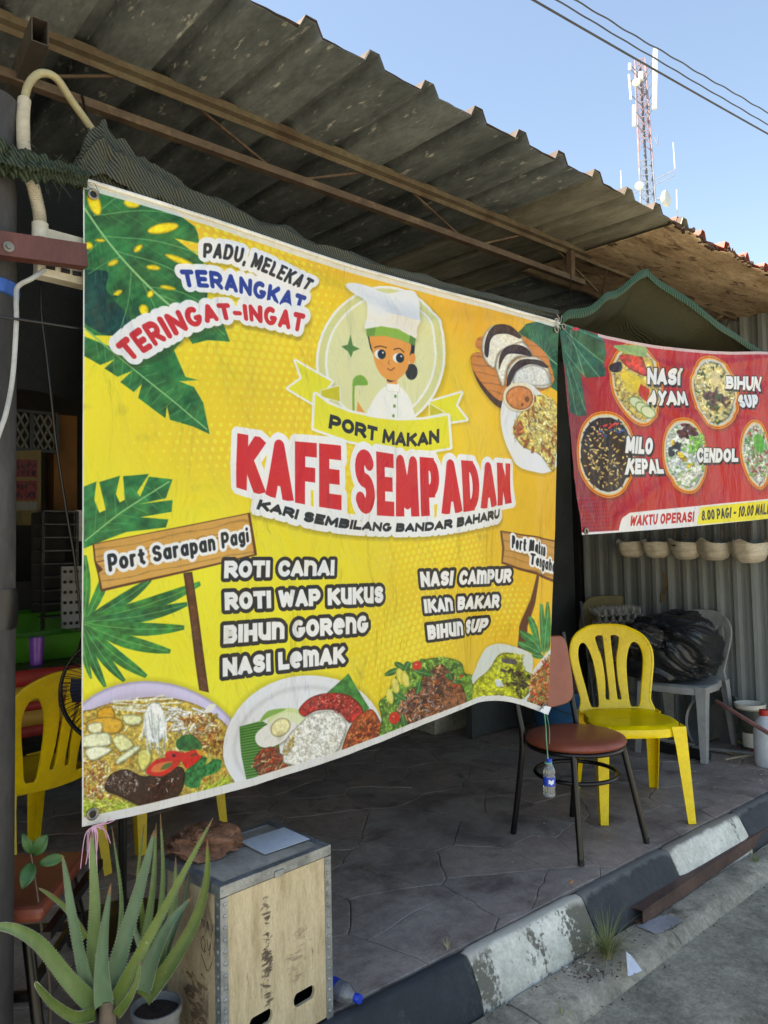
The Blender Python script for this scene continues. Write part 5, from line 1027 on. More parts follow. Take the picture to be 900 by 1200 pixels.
def plastic_chair(name, mat, label, loc, rz, group, tall=1.0, back=True):
    t = empty(name, (0, 0, 0), label, 'chair', group)
    mir = lambda P: [(-x, y) for x, y in P]
    half = [(-.172, -.03), (-.186, .05), (-.206, .15), (-.222, .24), (-.220, .31), (-.188, .37), (-.125, .408), (-.06, .423)]
    outer = smooth_poly(half + [(-x, y) for x, y in half[::-1]], 4)
    h1 = smooth_poly([(-.134, .012), (-.152, .10), (-.172, .20), (-.178, .27), (-.164, .322), (-.134, .335), (-.108, .300), (-.088, .23), (-.080, .13), (-.082, .012), (-.108, .0)], 3)
    h2 = smooth_poly([(-.046, .045), (-.038, .13), (-.042, .24), (-.060, .31), (-.068, .355), (-.05, .37), (-.024, .368), (-.018, .34), (-.018, .2), (-.018, .05), (-.031, .035)], 3)
    if back:
        f = lambda x, y, z: (x*(.96 + .02*y), .175 + .27*y*tall**.5 - .0 + .25*y*y*.2 - 1.1*x*x + z + .05, .43 + y*tall)
        outline_mesh(outer, [h1, mir(h1), h2, mir(h2)], .004, .0035, f, mat, 'backrest', t)
        # raised rim
        MB().tube([f(x*.985, y*.985, -.004) for x, y in smooth_poly(half + [(-x, y) for x, y in half[::-1]], 4)[:60]], .0055, 8).build('rim', mat, t, smooth=True)
    def se(a, rx, ry, e=.55): c, s = math.cos(a), math.sin(a); return (rx*abs(c)**e*(1 if c > 0 else -1), ry*abs(s)**e*(1 if s > 0 else -1))
    secs = []; n = 56
    for r, z in ((.02, -.010), (.4, -.009), (.7, -.004), (.88, .002), (.96, .004), (1.0, .0), (1.015, -.012), (1.02, -.036), (1.012, -.038), (1.0, -.014), (.9, -.006), (.5, -.014), (.02, -.014)):
        q = []
        for k_ in range(n):
            a = 2*math.pi*k_/n; x, y = se(a, .212 - (.02 if math.sin(a) > 0 else 0), .205); fr = .012*(y < -.1)*max(0, -y-.1)*10
            q.append((x*r, y*r - .005, .425 + z - (fr if r > .9 else 0)))
        secs.append(q)
    MB().loft(secs).build('seat', mat, t, smooth=True)
    for sx, sy in ((-1, -1), (1, -1), (-1, 1), (1, 1)):
        tx, ty, bx, by = sx*.188, sy*.175 - .005, sx*.196, sy*.225 + (-.01 if sy < 0 else .02); secs = []
        for k_ in range(6):
            f_ = k_/5; W_ = .062*(1-f_) + .036*f_ + .03*max(0, .2-f_); th = .0045; cx_, cy_ = tx + (bx-tx)*f_, ty + (by-ty)*f_; z = .425*(1-f_)
            L = [(0, 0), (-W_, 0), (-W_, th), (-th, th), (-th, W_), (0, W_)]
            q = [(cx_ + sx*(.02+a), cy_ + sy*(.025) - sy*b_, z) for a, b_ in L]; secs.append(q if sx*sy < 0 else q)
        MB().loft(secs).build('leg', mat, t, bevel=.0015)
    t.location = loc; t.rotation_euler.z = rz; return t
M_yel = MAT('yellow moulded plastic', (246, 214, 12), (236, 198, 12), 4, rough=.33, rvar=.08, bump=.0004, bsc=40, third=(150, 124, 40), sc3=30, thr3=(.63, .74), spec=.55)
M_greypl = MAT('grey moulded plastic', (160, 162, 160), (132, 134, 132), 5, rough=.5, third=(90, 90, 84), sc3=22, thr3=(.64, .8))
f0, f1, r0, r1 = np.array([2.976, .243]), np.array([3.272, .038]), np.array([3.307, .555]), np.array([3.518, .391])
ctr = (f0+f1+r0+r1)/4; dirv = (r0+r1)/2 - (f0+f1)/2; rzy = math.atan2(dirv[1], dirv[0]) - math.pi/2
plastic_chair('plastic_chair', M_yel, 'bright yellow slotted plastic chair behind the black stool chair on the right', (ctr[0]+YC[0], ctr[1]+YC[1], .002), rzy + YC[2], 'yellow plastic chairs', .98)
plastic_chair('plastic_chair', MAT('yellow plastic in shade', (226, 190, 20), (200, 166, 20), 4, rough=.4, third=(140, 110, 30), sc3=30, thr3=(.68, .8)), 'yellow slotted plastic chair by the table on the left', LC[:2] + (.002,), LC[2], 'yellow plastic chairs', .98)  # darker copy of the chair yellow, with the shade put into its colour
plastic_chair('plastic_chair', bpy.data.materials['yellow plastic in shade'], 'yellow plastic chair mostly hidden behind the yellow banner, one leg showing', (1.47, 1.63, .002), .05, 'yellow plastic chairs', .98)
plastic_chair('grey_chair', M_greypl, 'grey plastic chair under the black rubbish bag', GC[:2] + (.002,), GC[2], 'grey chair', .95)

M_brown = MAT('brown vinyl', (152, 82, 62), (130, 68, 50), 3, rough=.38, rvar=.06, bump=.0006, bsc=12)
def tube_chair(loc, rz, label, square=False):
    t = empty('metal_chair', (0, 0, 0), label, 'chair', 'black metal chairs with brown pads'); r = .0135
    FL, BL = [(-.20, -.20), (.20, -.20)], [(-.165, .20), (.165, .20)]
    for (x, y), (tx, ty) in zip(FL, [(-.15, -.13), (.15, -.13)]):
        MB().tube([(x, y, 0), (tx, ty, .408)], r, 12).build('leg', M_black, t, smooth=True)
    for sx in (-1, 1):
        MB().tube(spline([(sx*.185, .21, 0), (sx*.175, .17, .25), (sx*.17, .15, .43), (sx*.172, .175, .56), (sx*.175, .225, .86)], 8), r, 12).build('rear_leg', M_black, t, smooth=True)
    for f_ in FL: MB().tube([(f_[0], f_[1], 0), (f_[0]*.995, f_[1]*.995, .022)], .0125, 12).build('foot_cap', M_blackpl, t)
    if square:
        MB().box((0, 0, .45), (.34, .34, .035)).build('seat', M_brown, t, bevel=.012)
        for y in (-.15, .15): MB().box((0, y, .30), (.34, .012, .02)).build('rail', M_black, t)
        for x in (-.16, .16): MB().box((x, 0, .27), (.012, .3, .02)).build('rail', M_black, t)
        MB().box((0, -.19, .418), (.40, .02, .02)).box((0, .19, .418), (.40, .02, .02)).build('seat_frame', M_black, t)
    else:
        MB().lathe([(.0, .415), (.195, .415), (.211, .420), (.217, .430), (.211, .442), (.19, .451), (.13, .456), (.06, .457), (0, .457)], (0, 0, 0), 48).build('seat', M_brown, t, smooth=True)
        ring = lambda R_, z: [(R_*math.cos(a), R_*math.sin(a), z) for a in np.linspace(0, 2*math.pi, 41)]
        MB().tube(ring(.203, .407), .010, 10, cap=False).build('seat_ring', M_black, t, smooth=True)
        MB().tube(ring(.175, .285), .009, 10, cap=False).build('stretcher', M_black, t, smooth=True)
    o2 = smooth_poly([(-.155, .62), (-.162, .72), (-.155, .83), (-.08, .845), (.08, .845), (.155, .83), (.162, .72), (.155, .62), (.13, .56), (.05, .545), (-.05, .545), (-.13, .56)], 3)
    outline_mesh(o2, [], .006, .006, lambda x, y, z: (x, .165 + (y-.56)*.2 + z - .012 + .5*(.0225-x*x)*.6, y), M_brown, 'backrest', t)
    t.location = loc; t.rotation_euler.z = rz; return t
tube_chair(TC[:2] + (.003,), TC[2], 'black metal chair with round brown seat beside the yellow chair')
tube_chair(TS[:2] + (.003,), TS[2], 'black metal chair with square brown seat behind the aloe', True)
# ------------------------------------------------------------------ bowls hung on the cladding
M_bowl = MAT('pale husk bowl', (206, 198, 182), (176, 168, 150), 9, rough=.8, bump=.002, bsc=50, third=(126, 108, 84), sc3=20, thr3=(.6, .72), stretch=(1, 1, 4))
M_string = MAT('brown string', (120, 108, 90), (90, 80, 66), 20, rough=.8)
bl = ['leftmost and smallest pale hanging bowl under the red banner', 'second pale hanging bowl from the left under the red banner', 'middle pale hanging bowl with dark smudge under the red banner', 'fourth pale hanging bowl from the left under the red banner', 'rightmost and largest pale hanging bowl under the red banner']
for i, (px, w_) in enumerate(((740, 32), (770, 33), (804, 36), (838, 38), (878, 42))):
    top = at(px, 636 if i < 4 else 637, 0, 4.84); pxm = .00505*(4.84 - 0)/4.84; dep = (top - CAMPOS) @ _F; R_ = w_*.54*dep/FPX; b = empty('hanging_bowl', tuple(top), bl[i], 'bowl', 'pale bowls hanging on the cladding')
    ear = lambda a, k_, R_=R_, i=i: 0
    prof = [(.0, -1.02), (.40, -1.0), (.70, -.84), (.93, -.45), (1.0, .02), (.97, .03), (.89, -.4), (.66, -.78), (.35, -.92), (0, -.93)]
    secs = []
    for (r, z) in prof:
        q = []
        for k_ in range(40):
            a = 2*math.pi*k_/40; e = max(0, math.cos(a - 1.7 - i*.35))**14 + .8*max(0, math.cos(a + 1.5 - i*.2))**14 if r > .9 else 0
            wv = 1 + .035*math.sin(3*a+i) + .02*math.sin(7*a+2*i); q.append((top[0] + R_*r*wv*math.cos(a), top[1] + R_*r*wv*math.sin(a), top[2] + R_*(z + .26*e + .05*math.sin(2*a+i)*(r > .8))))
        secs.append(q)
    MB().loft(secs).build('bowl', M_bowl, b, smooth=True)
    for s_ in (-1, 1): MB().tube([(top[0], top[1] + s_*R_*.93, top[2] + .01), (top[0] + .02, top[1] + s_*R_*.35, top[2] + .16), (top[0] + .03, top[1] + s_*.03, top[2] + .45)], .0014, 5).build('cord', M_string, b)
    if i == 2: MB().grid(lambda u, v: (top[0] - R_*(.965 - .25*v*v), top[1] + R_*(.15 + .3*u), top[2] - R_*(.1 + .14*v) + .01*math.sin(u*9)*v), 6, 3).build('smudge', M_black, b)
for i, px in enumerate((791, 805, 846, 866, 881)):
    tp = at(px, 633, 0, 4.9); s_ = empty('braided_cord', tuple(tp), 'thick braided cord hanging %s under the red banner' % ['left above the middle bowl', 'right above the middle bowl', 'above the fourth bowl', 'left above the largest bowl', 'right above the largest bowl'][i], 'cord', 'braided cords above the bowls')
    MB().tube([(tp[0], tp[1] + .003*math.sin(k_*2.2), tp[2] + k_*.01) for k_ in range(45)], [.007 + .0018*(k_ % 2) for k_ in range(45)], 8).build('cord', M_string, s_, smooth=True)
tag(MB().grid(lambda u, v: (4.936 - .002*math.sin(u*3), at(776 + 4*u + 3*math.sin(v*5), 700, 0, 4.93)[1], at(776, 672 + 34*v, 0, 4.93)[2]), 3, 9).build('peeling_strip', MAT('torn brown tape', (140, 116, 84), (96, 74, 50), 20), solid=.003), 'torn strip of brown tape on the grey cladding', 'tape')

# ------------------------------------------------------------------ egg trays on a folding chair, bag, bin
fp = at(722, 752, 1, 1.28); fx, fy = fp[0], 1.28
fc = empty('folding_chair', (fx, fy, 0), 'folding chair with olive rounded back behind the egg trays', 'chair')
M_alu = MAT('aluminium tube', (150, 154, 158), (120, 124, 128), 10, rough=.35, metal=.7)
sd = np.array([.72, -.69, 0]); fd = np.array([-.69, -.72, 0])          # chair's own side and front directions
FC = np.array([fx, fy, 0])
def L_(a, b, z): return tuple(FC + sd*a + fd*b + np.array([0, 0, z]))
for s_ in (-1, 1):
    MB().tube([L_(s_*.2, .22, 0), L_(s_*.2, -.20, .86)], .011, 10).build('leg', M_alu, fc, smooth=True); MB().tube([L_(s_*.17, -.24, 0), L_(s_*.17, .16, .46)], .011, 10).build('leg', M_alu, fc, smooth=True)
MB().tube([L_(-.17, -.05, .2), L_(.17, -.05, .2)], .008, 8).build('rung', M_alu, fc)
v_ = [L_(x, -.02 + y, .45) for x, y in ((-.2, -.18), (.2, -.18), (.2, .2), (-.2, .2))]; MB().loft([v_, [(a, b, c + .03) for a, b, c in v_]]).build('seat', MAT('olive vinyl', (112, 98, 52), (88, 76, 40), 3, rough=.5), fc, bevel=.008)
o3 = smooth_poly([(-.2, .62), (-.205, .75), (-.17, .86), (-.09, .895), (.09, .895), (.17, .86), (.205, .75), (.2, .62), (0, .60)], 4)
bk = outline_mesh(o3, [], .008, .006, lambda x, y, z: (L_(x, -.19 + z, y)[0]-fx, L_(x, -.19 + z, y)[1]-fy, y), MAT('olive backrest', (120, 104, 54), (92, 78, 42), 3, rough=.45), 'backrest', fc)
M_pulp = MAT('grey egg tray pulp', (190, 182, 172), (150, 142, 132), 9, rough=.9, bump=.001, bsc=80)
egx = [L_(.0, .06, .485 + .045*k_) for k_ in range(8)]
def tray(u, v, base=(0, 0, 0), ang=0., seed=0):
    x, y = (u-.5)*.29, (v-.5)*.29; c = math.cos(u*math.pi*2*6)*math.cos(v*math.pi*2*6); pk_ = max(0, math.cos(u*math.pi*12))*max(0, math.cos(v*math.pi*12)); z = .046*pk_**.8 - .010*max(0, -c)
    q = FC*0 + sd*(x*math.cos(ang)-y*math.sin(ang)) + fd*(x*math.sin(ang)+y*math.cos(ang)); return (base[0]+q[0], base[1]+q[1], base[2] + z + x*.05)
tl = ['topmost grey egg tray of the stack on the folding chair', 'second grey egg tray from the top of the stack', 'third grey egg tray from the top of the stack', 'fourth grey egg tray from the top of the stack', 'fifth grey egg tray from the top of the stack', 'sixth grey egg tray from the top of the stack', 'seventh grey egg tray, next to the lowest of the stack', 'lowest grey egg tray resting on the folding chair seat']
for k_ in range(8):
    b = egx[k_]; a_ = random.uniform(-.06, .06) if k_ < 6 else (.12 if k_ == 6 else -.02); b = (b[0] - .03*(k_ >= 6), b[1] - (.03 if k_ == 6 else 0), b[2] + .0 )
    eg = empty('egg_tray', b, tl[7-k_], 'egg tray', 'grey egg trays stacked on the folding chair')
    MB().grid(lambda u, v: tray(u, v, b, a_), 61, 61).build('moulded_sheet', M_pulp, eg, smooth=True, solid=.002)
    rim = [tray(u, v, b, a_) for u, v in ((0, 0), (1, 0), (1, 1), (0, 1))]

bb = at(676, 876, 2, 0); bb = np.array([bb[0]+.12, bb[1]+.22, 0])
bin_ = empty('blue_bucket', tuple(bb), 'blue plastic bucket on the floor behind the brown chair', 'bucket')
M_blue = MAT('dull blue plastic', (34, 92, 138), (26, 74, 112), 4, rough=.45)
MB().lathe([(.135, 0), (.15, .05), (.172, .28), (.182, .30), (.182, .32), (.172, .32), (.168, .28), (.14, .03), (0, .03)], tuple(bb), 36).build('bucket', M_blue, bin_, smooth=True)
MB().tube([(bb[0] + .178*math.cos(a), bb[1] + .178*math.sin(a), .28 - .1*abs(math.sin(a*1))) for a in np.linspace(math.pi, 2*math.pi, 20)], .003, 6).build('handle', M_blackpl, bin_)
def crumple(c, rad, amp, seed, n=56, flat=None, e=.75, dirs=(1, 1, 1), f0=1.6):
    """film or cloth bunched up: sharp creases pushed into a rounded body"""
    U_, V_ = np.meshgrid(np.linspace(0, 1, n), np.linspace(0, 1, n)); th = V_*math.pi; ph = U_*2*math.pi
    X_ = np.sin(th)*np.cos(ph); Y_ = np.sin(th)*np.sin(ph); Z_ = np.cos(th)
    def nz(s, sd_): return np.clip((fbm(X_*s*dirs[0] + Z_*s*.9 + 7*sd_, Y_*s*dirs[1] - Z_*s*dirs[2] + 3*sd_, sd_, 3) - .5)*1.9 + .5, 0, 1)
    rid = 1 - np.abs(nz(f0, seed)*2 - 1); r2 = (1 - np.abs(nz(f0*2.3, seed+9)*2 - 1))**2; r3 = (1 - np.abs(nz(f0*5, seed+20)*2 - 1))**2
    R_ = 1 + amp*((rid - .5)*1.2 + (r2 - .5)*.8 + (r3 - .5)*.22)
    sx = np.sign(X_)*np.abs(X_)**e; sy = np.sign(Y_)*np.abs(Y_)**e; sz = np.sign(Z_)*np.abs(Z_)**e
    P = np.stack([c[0] + rad[0]*sx*R_, c[1] + rad[1]*sy*R_, c[2] + rad[2]*sz*R_], -1)
    if flat is not None: P[..., 2] = np.maximum(P[..., 2], flat)
    P[:, -1] = P[:, 0]
    return MB().add(P.reshape(-1, 3), [(j*n+i, j*n+i+1, (j+1)*n+i+1, (j+1)*n+i) for j in range(n-1) for i in range(n-1)])
M_net2 = MAT('dark mauve netting', (84, 72, 78), (48, 42, 46), 24, rough=.8, bump=.004, bsc=60, stretch=(1, 1, 5))
tag(crumple((bb[0], bb[1], .36), (.15, .15, .10), .12, 3, 40, flat=.31).build('net_sack', M_net2, smooth=True, loc=(bb[0], bb[1], .31)), 'dark mauve net sack stuffed in the blue bucket', 'sack')
M_bag = MAT('black bin bag film', (26, 27, 31), (38, 40, 44), 5, rough=.42, rvar=.1, bump=.006, bsc=9, spec=.6, stretch=(1, 1, 1.6), distort=.8, detail=3)
bagc = np.array([GC[0] - .02, GC[1] + .06, .0])
bg = empty('rubbish_bag', (bagc[0], bagc[1], .44), 'bulging black rubbish bag on the grey plastic chair', 'bag')
crumple((bagc[0], bagc[1], .615), (.27, .26, .195), .17, 21, 130, flat=.445, dirs=(1, 1, .8), f0=.9).build('film', M_bag, bg, smooth=True)
kc = at(800, 722, 1, bagc[1] + .05)
crumple((kc[0], kc[1], kc[2] - .02), (.14, .11, .055), .34, 33, 80, dirs=(1, 1, 1), f0=1.0).build('knotted_top', M_bag, bg, smooth=True)
kc = at(752, 738, 1, bagc[1]); crumple((kc[0], kc[1], kc[2] - .04), (.11, .10, .075), .3, 37, 70, f0=1.0).build('bag_corner', M_bag, bg, smooth=True)

# ------------------------------------------------------------------ clutter by the cladding
M_galv = MAT('dull aluminium', (160, 166, 168), (116, 122, 124), 5, rough=.32, metal=.85, rvar=.12)
bs = at(852, 850, 0, 4.80); ba = empty('metal_basin', tuple(bs), 'dull metal basin leaning on the cladding behind the grey chair', 'basin')
Mx = Matrix.Rotation(math.radians(-78), 3, 'Y') @ Matrix.Rotation(math.radians(12), 3, 'Z')
mb = MB().lathe([(0, 0), (.15, .002), (.175, .03), (.205, .12), (.215, .125), (.212, .13), (.198, .125), (.168, .035), (.148, .008), (0, .006)], n=44); mb.v = [tuple(Mx @ Vector(p) + Vector((bs[0], bs[1], bs[2]))) for p in mb.v]; mb.build('basin', M_galv, ba, smooth=True)
pk2 = at(858, 878, 0, 4.7)
tag(MB().tube([at(840, 822, 0, 4.62), at(905, 862, 0, 4.15)], .012, 12).build('pink_pipe', MAT('faded pink pipe', (196, 140, 130), (170, 110, 104), 8, rough=.5), smooth=True), 'faded pink plastic pipe leaning over to the right edge', 'pipe')
q0, q1 = at(800, 874, 2, .02), at(930, 889, 2, .02); tag(MB().tube([q0, q1], .013, 12).build('grey_pipe', MAT('grey pipe', (132, 132, 128), (100, 100, 96), 8, rough=.5), smooth=True, loc=tuple(q0)), 'grey metal pipe lying on the floor behind the grey chair', 'pipe')
q0, q1 = at(846, 862, 2, .03), at(900, 878, 2, .03); tag(MB().bar(q0, q1, .03, .018).build('wood_stick', MAT('raw wood', (150, 128, 94), (120, 98, 68), 9, rough=.8, stretch=(1, 8, 8)), loc=tuple(q0)), 'short wooden stick on the floor near the white tub', 'stick')
q0, q1 = at(770, 866, 2, .012), at(835, 878, 2, .012); tag(MB().tube([q0, q1], .012, 10).build('white_pipe', M_pvc, smooth=True, loc=tuple(q0)), 'thin pale pipe on the floor under the grey chair', 'pipe')
tc_ = at(880, 868, 2, 0); tc_ = at(880, 852, 0, 4.62); tz = 0
dep_ = (tc_ - CAMPOS) @ _F
zb = at(880, 874, 0, tc_[0])[2]; zt_ = at(880, 824, 0, tc_[0])[2]; hh = zt_ - max(zb, 0)
tub = empty('tub', (tc_[0], tc_[1], max(zb, 0)), 'dark tub with white rim and white foot near the right edge', 'tub'); z0 = max(zb, 0)
MB().lathe([(.048, 0), (.05, hh*.35), (.0, hh*.36)], (tc_[0], tc_[1], z0), 28).build('foot', M_pvc, tub, smooth=True)
MB().lathe([(.046, hh*.3), (.068, hh*.45), (.072, hh*.86), (0, hh*.87)], (tc_[0], tc_[1], z0), 32).build('body', MAT('dark olive tub', (64, 66, 58), (50, 52, 46), 6, rough=.5), tub, smooth=True)
MB().lathe([(.072, hh*.86), (.086, hh*.9), (.088, hh), (.08, hh*1.0), (.07, hh*.9)], (tc_[0], tc_[1], z0), 32, cap=False).build('rim', M_pvc, tub, smooth=True)
jp = at(897, 868, 0, 4.45); jz = 0
jug = empty('jug', (jp[0], jp[1], 0), 'white plastic jug with red cap at the right edge', 'jug'); sc_ = ((jp - CAMPOS) @ _F)/FPX
ztop = at(897, 832, 0, jp[0])[2]
MB().lathe([(.055, 0), (.062, .02), (.062, ztop*.62), (.05, ztop*.8), (.024, ztop*.9), (.022, ztop*.94), (0, ztop*.94)], (jp[0], jp[1], 0), 28).build('body', MAT('milky plastic', (196, 202, 208), (176, 182, 190), 5, rough=.4, trans=.15), jug, smooth=True); MB().lathe([(.027, ztop*.9), (.027, ztop), (0, ztop)], (jp[0], jp[1], 0), 18).build('cap', MAT('red cap plastic', (190, 30, 36), (160, 26, 30), 6, rough=.4), jug, smooth=True)
lp = at(891, 881, 2, .012); tag(MB().lathe([(.055, 0), (.058, .012), (.04, .02), (0, .022)], tuple(lp - np.array([0, 0, .012])), 24).build('red_lid', MAT('red lid plastic', (186, 30, 44), (150, 26, 36), 6, rough=.4), smooth=True, loc=tuple(lp)), 'red plastic lid lying on the floor at the right edge', 'lid')
for i, (a_, b_, r_, lab) in enumerate((((812, 872), (868, 886), .006, 'thin bamboo stick lying behind the grey chair leg'), ((790, 884), (842, 866), .005, 'short dark twig under the grey chair'), ((850, 890), (905, 884), .005, 'thin pale reed on the floor near the red lid'))):
    q0, q1 = at(a_[0], a_[1], 2, .012 + .012*i), at(b_[0], b_[1], 2, .012 + .012*i); tag(MB().tube(spline([q0, (q0+q1)/2 + np.array([.01, .02, 0]), q1], 6), r_, 7).build('stick', MAT('stick %s' % 'abc'[i], ((150, 130, 90), (70, 56, 44), (170, 158, 128))[i], None, 20, rough=.8), smooth=True, loc=tuple(q0)), lab, 'stick')
# dark packet with yellow letters
pkp = at(806, 880, 2, .03); pt_ = empty('black_packet', tuple(pkp), 'black packet with yellow lettering on the floor under the grey chair', 'packet')
dx_ = at(816, 882, 2, .03) - at(796, 878, 2, .03); dx_ /= np.linalg.norm(dx_); an = math.atan2(dx_[1], dx_[0])
MB().box((pkp[0] - .02, pkp[1] + .03, .028), (.34, .06, .05), rz=an).build('packet', M_blackpl, pt_, bevel=.008)
def text_mesh(txt, size, mat, parent, M, name='lettering', ext=.0006, off=.0):
    cu = bpy.data.curves.new(name, 'FONT'); cu.body = txt; cu.size = size; cu.extrude = ext; cu.offset = off; cu.align_x = 'CENTER'
    tmp = bpy.data.objects.new('tmp', cu); COL.objects.link(tmp); dg = bpy.context.evaluated_depsgraph_get(); me = bpy.data.meshes.new_from_object(tmp.evaluated_get(dg)); bpy.data.objects.remove(tmp)
    o = bpy.data.objects.new(name, me); COL.objects.link(o); o.parent = parent; me.transform(M); me.materials.clear(); me.materials.append(mat); me.name = name; return o
Mt = Matrix.Translation(Vector((0.0, -.002, -.015))) @ Matrix.Rotation(an, 4, 'Z') @ Matrix.Rotation(math.radians(90), 4, 'X')
text_mesh('MANDIRI', .05, MAT('yellow print', (222, 190, 40), (200, 170, 40), 9), pt_, Mt, off=.0012)
# small floor litter
M_lit = MAT('pale litter', (190, 184, 170), (150, 140, 124), 20)
mb = MB()
for q in range(60):
    p = at(random.uniform(800, 900), random.uniform(876, 925), 2, .004); s = random.uniform(.002, .006); mb.box(tuple(p), (s*2.5, s, .003), rz=random.uniform(0, 3))
for q in range(26):
    p = at(random.uniform(560, 800), random.uniform(900, 1040), 2, .004)
    if p[1] > .0: s = random.uniform(.001, .003); mb.box(tuple(p), (s*2.2, s, .002), rz=random.uniform(0, 3))
tag(mb.build('floor_crumbs', M_lit, loc=tuple(at(850, 900, 2, .004))), 'pale crumbs and chips scattered on the stall floor', 'crumbs', kind='stuff')
for i, (px, py, l_, lab) in enumerate(((668, 1035, .022, 'small orange cigarette stub at the kerb edge'),)):
    p = at(px, py, 2, .007); tag(MB().tube([p, p + np.array([.022, .006, 0])], .0038, 8).build('cigarette_stub', MAT('orange filter paper', (206, 140, 70), (180, 116, 56), 20), loc=tuple(p)), lab, 'cigarette')

# ------------------------------------------------------------------ steel channel on the drain slab, litter, grass
c0 = at(754, 1080, 2, -.13); c1 = at(905, 976, 2, -.13); dv = (c1 - c0)/np.linalg.norm(c1-c0); c1 = c0 + dv*2.6
nv_ = np.array([-dv[1], dv[0], 0]); up_ = np.array([0, 0, 1.]); base = np.array([0, 0, -.146 + .13])
ch = empty('steel_channel', tuple(c0), 'rusty brown steel channel lying along the kerb', 'steel channel')
w_, h_, t_ = .046, .052, .0035
def rect(a, b, y0, y1, z0, z1):
    return [[tuple(p + nv_*y + np.array([0, 0, z])) for y, z in ((y0, z0), (y1, z0), (y1, z1), (y0, z1))] for p in (a, b)]
a0, a1 = c0*1.0, c1*1.0; a0[2] = a1[2] = -.142
MB().loft(rect(a0, a1, 0, t_, 0, h_)).build('web', M_channel, ch); MB().loft(rect(a0, a1, t_, w_, h_-t_, h_)).build('flange', M_channel, ch); MB().loft(rect(a0, a1, t_, w_, 0, t_)).build('flange', M_channel, ch)
for s_ in (0,): MB().loft(rect(a0, a1, w_-t_, w_, h_-.014, h_-t_)).build('lip', M_channel, ch)
pp = at(741, 1139, 2, -.152); pl = MB().add([tuple(pp + np.array(q)) for q in ((-.045, -.012, .006), (.024, -.022, .004), (.034, .02, .03), (.014, .030, .05), (-.006, .008, .022))], [(0, 1, 4), (1, 2, 4), (2, 3, 4), (3, 0, 4)])
tag(pl.build('paper_scrap', MAT('pale blue paper', (206, 212, 226), (190, 196, 212), 6, rough=.7), loc=tuple(pp), solid=.0008), 'torn pale paper scrap on the drain edge', 'paper')
p2 = at(698, 1164, 2, -.146)
tag(MB().grid(lambda u, v: (at(782 + 30*u, 1090, 2, -.143)[0] - .06 + .1*u, at(785, 1062 + 22*v, 2, -.143)[1] - .02*u, -.1425 + .003*math.sin(u*5+v*3)), 6, 6).build('clear_wrapper', MAT('clear wrapper', (150, 152, 158), (126, 128, 134), 6, rough=.25), solid=.0006), 'flattened pale wrapper on the drain slab beside the channel', 'wrapper')
M_grass = MAT('dry green grass', (92, 122, 60), (132, 132, 84), 9, thr=(.3, .6), rough=.6); M_straw = MAT('straw grass', (186, 176, 140), (150, 138, 100), 14, rough=.7)
def tuft(c, n, h, mats, label, spread=.7):
    t = empty('grass_tuft', tuple(c), label, 'grass')
    for mi, mt in enumerate(mats):
        mb = MB()
        for q in range(n if mi == 0 else n//2):
            a = random.uniform(0, 6.283); l = h*random.uniform(.45, 1.1)*(1 if mi == 0 else .6); tl_ = random.uniform(.15, spread)*(1 if mi == 0 else 1.4); wd = random.uniform(.0009, .0019)
            d = np.array([math.cos(a), math.sin(a), 0]); s_ = np.array([-math.sin(a), math.cos(a), 0]); b0_ = np.array(c) + d*random.uniform(0, .018); v = []
            for k_ in range(6):
                f_ = k_/5; p = b0_ + d*l*tl_*f_**1.4*1.2 + np.array([0, 0, l*(f_ - .45*tl_*f_*f_*1.3)]); ww = wd*(1-f_*.9); v += [tuple(p - s_*ww), tuple(p + s_*ww)]
            mb.add(v, [(2*k_, 2*k_+1, 2*k_+3, 2*k_+2) for k_ in range(5)])
        tag(mb.build('blades', mt, t), kind='stuff')
    return t
tuft(at(712, 1122, 2, -.147), 170, .19, [M_grass, M_straw], 'green grass tuft growing at the foot of the striped kerb', 1.0)
tuft(at(884, 1010, 2, -.15), 26, .06, [M_grass], 'small grass sprig on the drain slab near the right edge')
tuft(at(712, 1168, 2, -.195), 9, .09, [M_grass], 'thin grass blades at the road side of the drain edge', 1.3)
tuft(at(660, 1190, 2, -.15), 8, .07, [M_grass, M_straw], 'sparse dry grass on the drain slab at the lower frame edge')
tuft(at(524, 1112, 2, 0.0), 14, .035, [M_straw], 'dry little weed in the paving joint beside the white kerb block', .9)
mb = MB()
for q in range(90):
    p = at(random.gauss(690, 22), random.gauss(1140, 6), 2, -.1445); s = random.uniform(.001, .0045); mb.box(tuple(p), (s*2, s, .002), rz=random.uniform(0, 3))
for q in range(260):
    p = at(random.uniform(600, 900), 0, 2, -1)*0; x_ = random.uniform(1.5, 4.6); y_ = random.choice([random.gauss(-.178, .006), random.gauss(edge(x_) - .05, .012), random.uniform(-.29, -.17)]); s = random.uniform(.0008, .0038); z_ = -.1445 if y_ > edge(x_) else -.188
    mb.box((x_, y_, z_), (s*2, s, s*.8), rz=random.uniform(0, 3))
tag(mb.build('leaf_debris', MAT('dark leaf debris', (60, 44, 38), (90, 74, 60), 30), loc=tuple(at(690, 1140, 2, -.1445))), 'dark leaf debris gathered at the kerb foot', 'debris', kind='stuff')
mb = MB()
for q in range(12):
    p = at(random.gauss(684, 10), random.gauss(1132, 4), 2, -.143); mb.box(tuple(p), (.008, .005, .004), rz=random.uniform(0, 3))
tag(mb.build('paint_chips', M_pvc, loc=tuple(at(684, 1132, 2, -.143))), 'white paint flakes fallen beside the kerb', 'paint flakes', kind='stuff')

